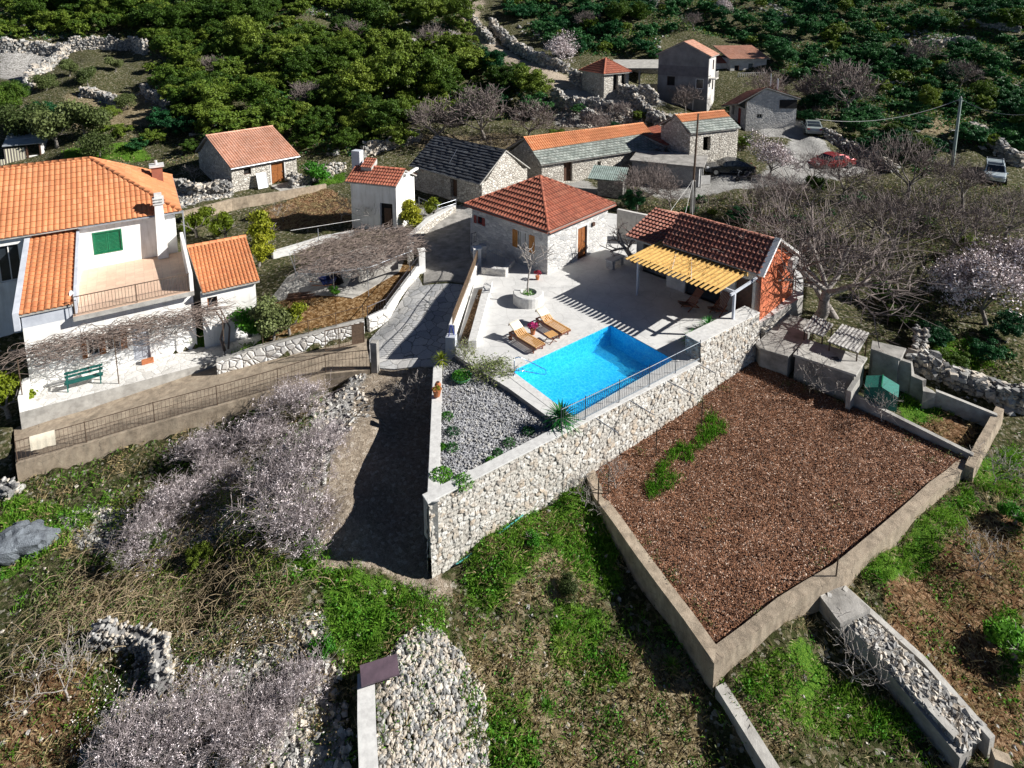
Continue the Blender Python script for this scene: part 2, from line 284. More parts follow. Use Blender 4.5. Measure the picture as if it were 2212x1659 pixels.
# car finishes
def paint(name,c,rough=.25,metal=.3):
    m,t,b=newmat(name); v=coord(t); n=noise(t,v,3,4)
    t.links.new(ramp(t,[(.3,tuple(x*.85 for x in c)),(.7,c)],n),b.inputs['Base Color']); b.inputs['Roughness'].default_value=rough; b.inputs['Metallic'].default_value=metal
    b.inputs['Coat Weight'].default_value=.6; return m
M['pdark']=paint('dark_blue_car_paint',(.02,.03,.045)); M['psilver']=paint('silver_green_car_paint',(.42,.47,.44))
M['pred']=paint('red_car_paint',(.42,.04,.04)); M['pwhite']=paint('white_car_paint',(.62,.7,.72))
M['tyre']=plain('tyre_rubber',(.02,.02,.02),(.015,.015,.015),8,.9,.2); M['rim']=plain('alloy_rim',(.5,.52,.54),(.4,.42,.44),8,.3,0,metal=.8)
M['lamp_red']=plain('tail_lamp',(.4,.02,.02),(.3,.01,.01),8,.3,0); M['lamp_clear']=plain('head_lamp_lens',(.7,.72,.74),(.6,.62,.64),8,.15,0)
# ------------------------------------------------------------------ object helpers
def tag(o,label=None,cat=None,group=None,kind=None):
    if label: o['label']=label
    if cat: o['category']=cat
    if group: o['group']=group
    if kind: o['kind']=kind
    return o
def empty(name,loc,rz=0,label=None,cat=None,group=None):
    o=bpy.data.objects.new(name,None); COL.objects.link(o); o.location=loc; o.rotation_euler=(0,0,rz); o.empty_display_size=.3
    return tag(o,label,cat,group)
def npmesh(name,V,F,mats,parent=None,loc=(0,0,0),rz=0,mi=None,smooth=False,uv=None):
    V=np.asarray(V,np.float32); F=np.asarray(F,np.int32); k=F.shape[1]
    me=bpy.data.meshes.new(name); me.vertices.add(len(V)); me.vertices.foreach_set('co',V.ravel())
    me.loops.add(F.size); me.loops.foreach_set('vertex_index',F.ravel())
    me.polygons.add(len(F)); me.polygons.foreach_set('loop_start',np.arange(0,F.size,k,dtype=np.int32)); me.polygons.foreach_set('loop_total',np.full(len(F),k,np.int32))
    if mi is not None: me.polygons.foreach_set('material_index',np.asarray(mi,np.int32))
    me.polygons.foreach_set('use_smooth',np.full(len(F),bool(smooth)))
    for m in (mats if isinstance(mats,(list,tuple)) else [mats]): me.materials.append(m)
    me.update(calc_edges=True)
    o=bpy.data.objects.new(name,me); COL.objects.link(o); o.location=loc; o.rotation_euler=(0,0,rz)
    if parent: o.parent=parent
    return o
class MB:
    def __init__(s): s.v=[]; s.f=[]; s.m=[]
    def add(s,vs,fs,mi=0):
        b=len(s.v); s.v+= [tuple(x) for x in vs]; s.f+=[tuple(b+i for i in f) for f in fs]; s.m+=[mi]*len(fs); return s
    def box(s,x0,x1,y0,y1,z0,z1,mi=0):
        return s.add([(x0,y0,z0),(x1,y0,z0),(x1,y1,z0),(x0,y1,z0),(x0,y0,z1),(x1,y0,z1),(x1,y1,z1),(x0,y1,z1)],[(0,3,2,1),(4,5,6,7),(0,1,5,4),(1,2,6,5),(2,3,7,6),(3,0,4,7)],mi)
    def hexa(s,b,t,mi=0): return s.add(list(b)+list(t),[(0,3,2,1),(4,5,6,7),(0,1,5,4),(1,2,6,5),(2,3,7,6),(3,0,4,7)],mi)
    def prism(s,poly,z0,z1,mi=0,ms=None):
        n=len(poly); zz0=z0 if isinstance(z0,(list,tuple)) else [z0]*n; zz1=z1 if isinstance(z1,(list,tuple)) else [z1]*n
        a=sum(poly[i][0]*poly[(i+1)%n][1]-poly[(i+1)%n][0]*poly[i][1] for i in range(n))
        idx=list(range(n)) if a>0 else list(range(n))[::-1]
        vs=[(poly[i][0],poly[i][1],zz0[i]) for i in idx]+[(poly[i][0],poly[i][1],zz1[i]) for i in idx]
        s.add(vs,[tuple(range(n,2*n))],mi); b=len(s.v)-2*n
        s.f+=[tuple(b+i for i in range(n-1,-1,-1))]+[(b+i,b+(i+1)%n,b+n+(i+1)%n,b+n+i) for i in range(n)]; s.m+=[ms if ms is not None else mi]*(n+1); return s
    def tube(s,pts,r,n=6,mi=0,cap=True):
        pts=[Vector(p) for p in pts]; rs=r if isinstance(r,(list,tuple)) else [r]*len(pts); b=len(s.v); k=len(pts)
        for i,p in enumerate(pts):
            d=(pts[min(i+1,k-1)]-pts[max(i-1,0)]); d=d.normalized() if d.length>1e-9 else Vector((0,0,1))
            up=Vector((0,0,1)) if abs(d.z)<.95 else Vector((1,0,0)); a=d.cross(up).normalized(); c=d.cross(a)
            for j in range(n):
                t=2*math.pi*j/n; s.v.append(tuple(p+(a*math.cos(t)+c*math.sin(t))*rs[i]))
        for i in range(k-1):
            for j in range(n):
                s.f.append((b+i*n+j,b+i*n+(j+1)%n,b+(i+1)*n+(j+1)%n,b+(i+1)*n+j)); s.m.append(mi)
        if cap:
            s.f+= [tuple(b+j for j in range(n)),tuple(b+(k-1)*n+j for j in range(n-1,-1,-1))]; s.m+=[mi,mi]
        return s
    def bar(s,a,b_,w,h,mi=0):
        a=Vector(a); b_=Vector(b_); d=(b_-a).normalized(); up=Vector((0,0,1)) if abs(d.z)<.95 else Vector((0,1,0))
        x=d.cross(up).normalized()*w/2; y=x.cross(d).normalized()*h/2
        vs=[a-x-y,a+x-y,a+x+y,a-x+y,b_-x-y,b_+x-y,b_+x+y,b_-x+y]
        return s.add(vs,[(0,3,2,1),(4,5,6,7),(0,1,5,4),(1,2,6,5),(2,3,7,6),(3,0,4,7)],mi)
    def build(s,name,mats,parent=None,loc=(0,0,0),rz=0,smooth=False,bevel=0):
        me=bpy.data.meshes.new(name); me.from_pydata(s.v,[],s.f)
        for m in (mats if isinstance(mats,(list,tuple)) else [mats]): me.materials.append(m)
        me.polygons.foreach_set('material_index',s.m)
        if smooth: me.polygons.foreach_set('use_smooth',[True]*len(s.f))
        me.update(); o=bpy.data.objects.new(name,me); COL.objects.link(o); o.location=loc; o.rotation_euler=(0,0,rz)
        if parent: o.parent=parent
        if bevel:
            b=o.modifiers.new('bevel','BEVEL'); b.width=bevel; b.segments=2; b.limit_method='ANGLE'
        return o
def copytree(o,parent=None):
    c=o.copy(); COL.objects.link(c); c.parent=parent
    for ch in o.children: copytree(ch,c)
    return c
class Frame:   # a building's own axes: x along its front, y into its depth
    def __init__(s,x,y,z,ang): s.o=Vector((x,y,z)); s.a=ang; s.u=Vector((math.cos(ang),math.sin(ang),0)); s.v=Vector((-math.sin(ang),math.cos(ang),0))
    def loc(s,p): d=Vector(p)-s.o; return Vector((d.dot(s.u),d.dot(s.v),d.z))
    def flat(s,px_,py_,z): return s.loc(P(px_,py_,s.o.z+z))
    def wall(s,v,px_,py_):   # meeting of a bearing with the plane y=v of the building
        r=Vector(ray(px_,py_)); o=Vector((0,0,CAMH))-s.o; t=(v-o.dot(s.v))/r.dot(s.v); p=o+r*t; return p.dot(s.u),p.z
    def side(s,u,px_,py_):
        r=Vector(ray(px_,py_)); o=Vector((0,0,CAMH))-s.o; t=(u-o.dot(s.u))/r.dot(s.u); p=o+r*t; return p.dot(s.v),p.z
    def emp(s,name,label,cat,group=None): return empty(name,s.o,s.a,label,cat,group)
def framepix(A,B,z,base):
    a=P(*A,z); b=P(*B,z); return Frame(a.x,a.y,base,math.atan2(b.y-a.y,b.x-a.x)),math.hypot(b.x-a.x,b.y-a.y)
def wall(mb,a,b,z0,z1,th=.3,ops=(),gable=None,mi=0,inset=(0,0)):
    # a vertical wall from a to b (seen from outside, inside is on the left), with rectangular openings (u0,z0,u1,z1)
    a=Vector((*a,0)); b=Vector((*b,0)); L=(b-a).length; d=(b-a)/L; n=Vector((-d.y,d.x,0))
    us=sorted({inset[0],L-inset[1]}|{u for o in ops for u in (o[0],o[2])}); zs=sorted({z0,z1}|{z for o in ops for z in (o[1],o[3])})
    for i in range(len(us)-1):
        for j in range(len(zs)-1):
            um=(us[i]+us[i+1])/2; zm=(zs[j]+zs[j+1])/2
            if any(o[0]<um<o[2] and o[1]<zm<o[3] for o in ops): continue
            p=[a+d*us[i],a+d*us[i+1],a+d*us[i+1]+n*th,a+d*us[i]+n*th]
            mb.hexa([(q.x,q.y,zs[j]) for q in p],[(q.x,q.y,zs[j+1]) for q in p],mi)
    if gable:
        gu,gz=gable[0],gable[1]; zl,zr=(gable[2],gable[3]) if len(gable)>2 else (z1,z1)
        pts=[(inset[0],z1),(L-inset[1],z1),(L-inset[1],zr),(gu,gz),(inset[0],zl)]
        pts=[pts[i] for i in range(5) if not (i==2 and zr<=z1+1e-6) and not (i==4 and zl<=z1+1e-6)]
        k=len(pts); vs=[a+d*u for u,_ in pts]
        V=[(q.x,q.y,pts[i][1]) for i,q in enumerate(vs)]+[(q.x+n.x*th,q.y+n.y*th,pts[i][1]) for i,q in enumerate(vs)]
        mb.add(V,[tuple(range(k)),tuple(range(2*k-1,k-1,-1))]+[(i,k+i,k+(i+1)%k,(i+1)%k) for i in range(k)],mi)
    return mb
def roofmesh(name,poly,mat,parent,tw=.24,tl=.38,amp=.035,step=.035,thick=.10,under=None,caps=(),jit=0,capr=.1,ns=6):
    # poly: 3D corners, poly[0]->poly[1] is the eave; real rows of tiles cut to the outline
    p=[Vector(q) for q in poly]; u=(p[1]-p[0]).normalized(); n=None
    for q in p[2:]:
        n=u.cross(q-p[0])
        if n.length>1e-4: break
    n.normalize()
    if n.z<0: n=-n
    wv=n.cross(u); 
    if (p[2]-p[0]).dot(wv)<0: wv=-wv
    uu=[(q-p[0]).dot(u) for q in p]; ww=[(q-p[0]).dot(wv) for q in p]
    u0,u1,w1=min(uu)-tw,max(uu)+tw,max(ww)+tl
    nr=int(math.ceil(w1/tl)); nc=int(math.ceil((u1-u0)/tw)); cu=np.linspace(0,nc,nc*ns+1)
    bm=bmesh.new(); uvl=bm.loops.layers.uv.new('UVMap'); rnd=random.Random(len(name)+nc)
    prof_=[ (amp*abs(math.cos(math.pi*(c%1)))**.8 if amp else 0) for c in cu]
    for r_ in range(nr):
        sh=(.5 if (r_%2 and jit) else 0)
        jt=[rnd.uniform(0,jit) for _ in range(nc+2)] if jit else None
        rows=[]
        for e,(wq,off) in enumerate(((r_*tl-.03,step),((r_+1)*tl,0.0))):
            line=[]
            for i,cc in enumerate(cu):
                o=off+prof_[i]
                if jit and e==0: o+=jt[int(cc)]; 
                q=p[0]+u*(u0+(cc+sh)*tw)+wv*(wq-(jt[int(cc)]*1.5 if jit and e==0 else 0))+n*(o+.004)
                line.append(bm.verts.new(q))
            rows.append(line)
        # riser under the row's lower edge
        low=[bm.verts.new(v.co-n*(step+.0)) for v in rows[0]]
        for i in range(len(cu)-1):
            f=bm.faces.new((rows[0][i],rows[0][i+1],rows[1][i+1],rows[1][i]))
            ua,ub=cu[i]+(100 if sh else 0),cu[i+1]-1e-4+(100 if sh else 0)
            for l,(a_,b_) in zip(f.loops,((ua,0),(ub,0),(ub,.999),(ua,.999))): l[uvl].uv=(a_,r_+b_)
            f=bm.faces.new((low[i],low[i+1],rows[0][i+1],rows[0][i]))
            for l in f.loops: l[uvl].uv=(int(cu[i]+1e-6)+.1+(100 if sh else 0),r_+.05)
    cen=sum(p,Vector())/len(p)
    for i in range(len(p)):
        a,b=p[i],p[(i+1)%len(p)]; nn=(b-a).cross(n).normalized()
        if nn.dot(cen-a)>0: nn=-nn
        if i==0: a=a-wv*.05
        bmesh.ops.bisect_plane(bm,geom=bm.verts[:]+bm.edges[:]+bm.faces[:],plane_co=a,plane_no=nn,clear_outer=True)
    k=len(p); top=[bm.verts.new(q) for q in p]; bot=[bm.verts.new(q-Vector((0,0,thick))) for q in p]
    fs=[bm.faces.new(top),bm.faces.new(bot[::-1])]+[bm.faces.new((top[i],bot[i],bot[(i+1)%k],top[(i+1)%k])) for i in range(k)]
    for f in fs: f.material_index=1
    for (a,b) in caps:
        a,b=Vector(a),Vector(b); L=(b-a).length; kk=max(1,int(L/.38)); d=(b-a)/L
        sidev=d.cross(Vector((0,0,1))).normalized(); upv=sidev.cross(d).normalized()
        for i in range(kk):
            q0=a+d*(L*i/kk); q1=a+d*(L*(i+1)/kk+.03); ring=[]
            for q,rr in ((q0,capr*1.12),(q1,capr)):
                ring.append([bm.verts.new(q+sidev*math.cos(tt)*rr+upv*(math.sin(tt)*rr*.8+.02)) for tt in [math.pi*j/6 for j in range(7)]])
            for j in range(6):
                f=bm.faces.new((ring[0][j],ring[0][j+1],ring[1][j+1],ring[1][j])); f.smooth=True
                for l in f.loops: l[uvl].uv=(200+i+.05,.5)
            f=bm.faces.new(ring[0]); 
            for l in f.loops: l[uvl].uv=(200+i+.05,.5)
    me=bpy.data.meshes.new(name); bm.to_mesh(me); bm.free(); me.materials.append(mat); me.materials.append(under or M['concrete'])
    o=bpy.data.objects.new(name,me); COL.objects.link(o); o.parent=parent; return o
CUBE=np.array([(-1,-1,-1),(1,-1,-1),(1,1,-1),(-1,1,-1),(-1,-1,1),(1,-1,1),(1,1,1),(-1,1,1)],float)*.5
CUBEF=np.array([(0,3,2,1),(4,5,6,7),(0,1,5,4),(1,2,6,5),(2,3,7,6),(3,0,4,7)])
def rotmats(n,full=True,tilt=.3):
    a=rng.uniform(0,2*np.pi,n); 
    if full: b=rng.uniform(0,2*np.pi,n); g=rng.uniform(0,2*np.pi,n)
    else: b=rng.normal(0,tilt,n); g=rng.normal(0,tilt,n)
    ca,sa,cb,sb,cg,sg=np.cos(a),np.sin(a),np.cos(b),np.sin(b),np.cos(g),np.sin(g)
    Rz=np.zeros((n,3,3)); Rz[:,0,0]=ca;Rz[:,0,1]=-sa;Rz[:,1,0]=sa;Rz[:,1,1]=ca;Rz[:,2,2]=1
    Rx=np.zeros((n,3,3)); Rx[:,0,0]=1;Rx[:,1,1]=cb;Rx[:,1,2]=-sb;Rx[:,2,1]=sb;Rx[:,2,2]=cb
    Ry=np.zeros((n,3,3)); Ry[:,1,1]=1;Ry[:,0,0]=cg;Ry[:,0,2]=sg;Ry[:,2,0]=-sg;Ry[:,2,2]=cg
    return Rz@Rx@Ry
_ico=None
def ico():
    global _ico
    if _ico is None:
        bm=bmesh.new(); bmesh.ops.create_icosphere(bm,subdivisions=1,radius=.5); bm.verts.ensure_lookup_table()
        _ico=(np.array([v.co[:] for v in bm.verts]),np.array([[v.index for v in f.verts] for f in bm.faces])); bm.free()
    return _ico
def stones(name,pos,size,mats,parent=None,kind='cube',full=True,flat=.7,loc=(0,0,0)):
    pos=np.asarray(pos,float); n=len(pos); size=np.broadcast_to(size,(n,))
    PV,PF=(CUBE,CUBEF) if kind=='cube' else ico()
    V=PV[None]*(1+rng.normal(0,.27 if kind=='cube' else .16,(n,len(PV),3)))
    sc=np.stack([rng.uniform(.7,1.35,n),rng.uniform(.6,1.1,n),rng.uniform(flat*.8,flat*1.2,n)],1)*size[:,None]
    V=V*sc[:,None,:]; V=np.einsum('nij,nkj->nki',rotmats(n,full,.25),V)+pos[:,None,:]
    F=PF[None]+(np.arange(n)*len(PV))[:,None,None]
    k=len(mats) if isinstance(mats,(list,tuple)) else 1
    mi=np.repeat(rng.integers(0,k,n),len(PF))
    return npmesh(name,V.reshape(-1,3),F.reshape(-1,PF.shape[1]),mats,parent,mi=mi,loc=loc)
def polyline(pts,step):
    out=[]
    for a,b in zip(pts[:-1],pts[1:]):
        a,b=np.array(a[:2],float),np.array(b[:2],float); L=np.linalg.norm(b-a); k=max(1,int(L/step))
        for i in range(k): out.append((a+(b-a)*i/k,(b-a)/L))
    out.append((np.array(pts[-1][:2],float),out[-1][1])); return out
def drywall(name,label,pts,hgt,wid=.5,mats=None,size=.27,top=None,cat='wall',base=-.25,rough=.25,kind='cube'):
    # a loose stone wall: every stone a real block
    pl=polyline(pts,size*.66); pos=[]; 
    cs=np.array([p for p,_ in pl]); hg=hz(cs[:,0],cs[:,1])
    hh=[hgt*(1+rough*math.sin(i*.37)*math.sin(i*.11+1)+random.uniform(-rough,rough)*.4) for i in range(len(pl))]
    ctr=cs.mean(0)
    mb=MB()
    for i in range(len(pl)-1):
        p,d=pl[i]; q,_=pl[i+1]; nn=np.array([-d[1],d[0]]); w_=wid*.36
        a=[p+nn*w_,q+nn*w_,q-nn*w_,p-nn*w_]; h0=hg[i]+hh[i]*.86; h1_=hg[i+1]+hh[i+1]*.86; b0=min(hg[i],hg[i+1])+base
        mb.hexa([(k[0],k[1],b0) for k in (a[3],a[2],a[1],a[0])],[(a[3][0],a[3][1],h0),(a[2][0],a[2][1],h1_),(a[1][0],a[1][1],h1_),(a[0][0],a[0][1],h0)])
    for i,(p,d) in enumerate(pl):
        nn=np.array([-d[1],d[0]]); z=hg[i]-.05
        while z<hg[i]+hh[i]:
            for s in (-1,1):
                q=p+nn*s*(wid*.42+random.uniform(-.09,.09))+d*random.uniform(-.14,.14); pos.append((q[0],q[1],z+random.uniform(-.09,.09)))
            z+=size*.6
        for s in (-.25,.25): 
            q=p+nn*s*wid*1.3+d*random.uniform(-.1,.1); pos.append((q[0],q[1],hg[i]+hh[i]*.92+random.uniform(-.04,.1)))
        if random.random()<.35:
            q=p+nn*random.choice((-1,1))*(wid*.5+random.uniform(.1,.6)); pos.append((q[0],q[1],h1(q[0],q[1])+.03))
    mats=mats or [M['stone'],M['stonedark'],M['stonecream']]
    pos=np.array(pos)
    e=empty(name,(ctr[0],ctr[1],float(hg.mean())),0,label,cat)
    c=mb.build('wall_core',M['stonedark'],e); c.matrix_parent_inverse=Matrix.Translation(-Vector(e.location))
    o=stones('wall_stones',pos,size*rng.choice([.5,.7,.9,1.15,1.5],len(pos))*rng.uniform(.85,1.15,len(pos)),mats,e,full=False,kind=kind); o.matrix_parent_inverse=Matrix.Translation(-Vector(e.location))
    return e
def inpoly(x,y,poly):
    x=np.asarray(x,float); y=np.asarray(y,float); r=np.zeros(x.shape,bool); n=len(poly)
    for i in range(n):
        x0,y0=poly[i][:2]; x1,y1=poly[(i+1)%n][:2]
        if y0==y1: continue
        c=((y0>y)!=(y1>y))&(x<(x1-x0)*(y-y0)/(y1-y0)+x0); r^=c
    return r
def pw(poly,z=None): return [tuple(P(*q,z)) if z is not None else tuple(G(*q)) for q in poly]
# ================================================================== TERRAIN
CUTS=[]      # outlines under platforms, where the ground sheet is sunk
def loop_fill(outer,holes=()):
    bm=bmesh.new(); ed=[]
    for lp in [outer]+list(holes):
        vs=[bm.verts.new(q) for q in lp]
        for i in range(len(vs)): ed.append(bm.edges.new((vs[i],vs[(i+1)%len(vs)])))
    bmesh.ops.triangle_fill(bm,use_beauty=True,use_dissolve=False,edges=ed)
    for f in bm.faces:
        f.normal_update()
        if f.normal.z<0: f.normal_flip()
    return bm
def platform(name,pts,mat,depth=2.5,holes=(),sidemat=None,rough=0,sub=0,sink=.7,parent=None):
    bm=loop_fill(pts,holes)
    if sub:
        for _ in range(12):
            es=[e for e in bm.edges if e.calc_length()>sub]
            if not es: break
            bmesh.ops.subdivide_edges(bm,edges=es,cuts=1); bmesh.ops.triangulate(bm,faces=[f for f in bm.faces if len(f.verts)>3])
    if rough:
        for v in bm.verts:
            if not v.is_boundary: v.co.z+=rough*(random.uniform(-1,1)*.5+.6*math.sin(v.co.x*2.1+v.co.y*1.3)*math.sin(v.co.y*2.7-v.co.x))
    for f in bm.faces: f.material_index=0
    be=[e for e in bm.edges if e.is_boundary]
    r=bmesh.ops.extrude_edge_only(bm,edges=be); vs=[x for x in r['geom'] if isinstance(x,bmesh.types.BMVert)]
    for v in vs: v.co.z-=depth
    for x in r['geom']:
        if isinstance(x,bmesh.types.BMFace): x.material_index=1
    me=bpy.data.meshes.new(name); bm.to_mesh(me); bm.free(); me.materials.append(mat); me.materials.append(sidemat or M['darkconc'])
    o=bpy.data.objects.new(name,me); COL.objects.link(o)
    if parent: o.parent=parent
    else: o['kind']='structure'
    if sink: CUTS.append(([(p[0],p[1]) for p in pts],sink))
    return o
def drape(name,pxs,mat,dz=.03,sub=.5,depth=.25):
    pts=[tuple(G(*q)) for q in pxs]; bm=loop_fill(pts)
    for _ in range(12):
        es=[e for e in bm.edges if e.calc_length()>sub]
        if not es: break
        bmesh.ops.subdivide_edges(bm,edges=es,cuts=1); bmesh.ops.triangulate(bm,faces=[f for f in bm.faces if len(f.verts)>3])
    co=np.array([v.co[:] for v in bm.verts]); zz=hz(co[:,0],co[:,1])
    for v,z in zip(bm.verts,zz): v.co.z=z+dz
    r=bmesh.ops.extrude_edge_only(bm,edges=[e for e in bm.edges if e.is_boundary])
    for v in [x for x in r['geom'] if isinstance(x,bmesh.types.BMVert)]: v.co.z-=depth
    me=bpy.data.meshes.new(name); bm.to_mesh(me); bm.free(); me.materials.append(mat)
    o=bpy.data.objects.new(name,me); COL.objects.link(o); o['kind']='structure'; CUTS.append(([(p[0],p[1]) for p in pts],.14)); return o
PO=P(1106,801,0); PA=R(38.3); POOL=Frame(PO.x,PO.y,0,PA); PL,PWD=6.6,4.05   # pool: 6.6 x 4.05 m, length along u, width towards -v
def pl(u,v,z=0.): q=POOL.o+POOL.u*u-POOL.v*v; return (q.x,q.y,z)
hole=[pl(0,0),pl(PL,0),pl(PL,PWD),pl(0,PWD)]
T0=[tuple(P(*q,0)) for q in [(1035,573),(986,745),(984,768),(1098,838),(1190,905),(1212,930),(1512,777),(1600,720),(1655,690),(1735,640),(1735,575),(1500,500),(1330,462),(1150,440),(1016,470),(1016,540)]]
platform('pool_terrace',T0,M['terrace'],2.6,[hole])
GZ=-.24
GB=[tuple(P(*q,GZ)) for q in [(958,788),(983,769.5),(1097,839.5),(1189,906.5),(1210,933),(1090,998),(950,1072),(944,1040),(949,930)]]
platform('gravel_bed',GB,M['gravel'],2.4,rough=.03,sub=.35)
FZ0=[(1268,1016,-2.35),(1540,832,-1.62),(1625,778,-1.6),(1829,874,-1.85),(2098,985,-2.35),(1830,1213,-2.75),(1547,1424,-3.1),(1296,1072,-2.6)]
_P=np.array([list(P(*q)) for q in FZ0]); PLN,*_=np.linalg.lstsq(np.c_[_P[:,0],_P[:,1],np.ones(len(_P))],_P[:,2],rcond=None)
FZ=[(x_,y_,float(q_[:2]@PLN[:2]+PLN[2])) for (x_,y_,_),q_ in zip(FZ0,_P)]
platform('ploughed_field',[tuple(P(*q)) for q in FZ],M['earth'],2.0,rough=.05,sub=.35,sink=.8)
# the drive, the paved path, the walkway
drape('paved_path',[(913,618),(1012,618),(985,700),(966,745),(975,795),(813,795),(797,780),(798,735),(838,692),(870,645),(903,595)],M['crazy'])
drape('concrete_path',[(915,612),(917,540),(905,515),(940,480),(1000,452),(1016,470),(1020,540),(1035,580),(1020,613)],M['darkconc'])
WK=[(30,925,-3.1),(94,900,-3.02),(199,872,-2.95),(470,790,-2.5),(553,782,-2.25),(650,762,-1.9),(792,730,-1.5),(800,797,-1.5),(703,807,-1.62),(600,840,-1.95),(468,878,-2.3),(332,915,-2.62),(184,959,-2.88),(34,1002,-3.05)]
platform('walkway',[tuple(P(*q)) for q in WK],M['tanconc'],1.6,rough=.01,sub=.8)
# water in the pool
mb=MB(); e=.0; z0,z1=-1.5,.0
c=[pl(.015,.015),pl(PL-.015,.015),pl(PL-.015,PWD-.015),pl(.015,PWD-.015)]; ci=[(x,y) for x,y,_ in c]
vs=[(x,y,-.75 if i_ in(0,3) else -1.15) for i_,(x,y) in enumerate(ci)]+[(x,y,-.005) for x,y in ci]
mb.add(vs,[(0,1,2,3),(0,4,5,1),(1,5,6,2),(2,6,7,3),(3,7,4,0)])
tag(mb.build('pool_basin',M['liner']),kind='structure')
wv=[]; nu,nv=66,40
for j in range(nv+1):
    for i in range(nu+1):
        x,y,_=pl(.02+(PL-.04)*i/nu,.02+(PWD-.04)*j/nv); wv.append((x,y,-.03+.003*math.sin(x*5+y*3)+.003*math.sin(y*7-x*2)))
wf=[(j*(nu+1)+i,(j+1)*(nu+1)+i,(j+1)*(nu+1)+i+1,j*(nu+1)+i+1) for j in range(nv) for i in range(nu)]
o=npmesh('pool_water',wv,wf,M['water'],smooth=True); o['kind']='structure'
# coping round the pool and step edge
mb=MB()
def strip(a,b,w,z0,z1,mi=0,side=1):
    a,b=Vector(a[:2]),Vector(b[:2]); d=(b-a).normalized(); n=Vector((-d.y,d.x))*w*side
    mb.prism([tuple(a),tuple(b),tuple(b+n),tuple(a+n)],z0,z1,mi)
strip(pl(-.45,PWD+.3),pl(-.0,PWD+.3),-.001,0,0)
mb=MB()
for a,b in ((pl(-.42,-.36),pl(PL+.36,-.36)),(pl(PL+.36,0),pl(PL+.36,PWD)),(pl(-.06,PWD),pl(-.06,0)),):
    pass
def prect(u0,u1,v0,v1,z0,z1,mi=0): mb.prism([pl(u0,v0)[:2],pl(u1,v0)[:2],pl(u1,v1)[:2],pl(u0,v1)[:2]],z0,z1,mi)
prect(-.40,PL+.35,-.35,-.0,.0,.012); prect(-.40,-.0,.0,PWD+.2,.0,.012); prect(PL,PL+.35,.0,PWD+.2,.0,.012)
o=mb.build('pool_coping',M['coping'],bevel=.01); tag(o,kind='structure')
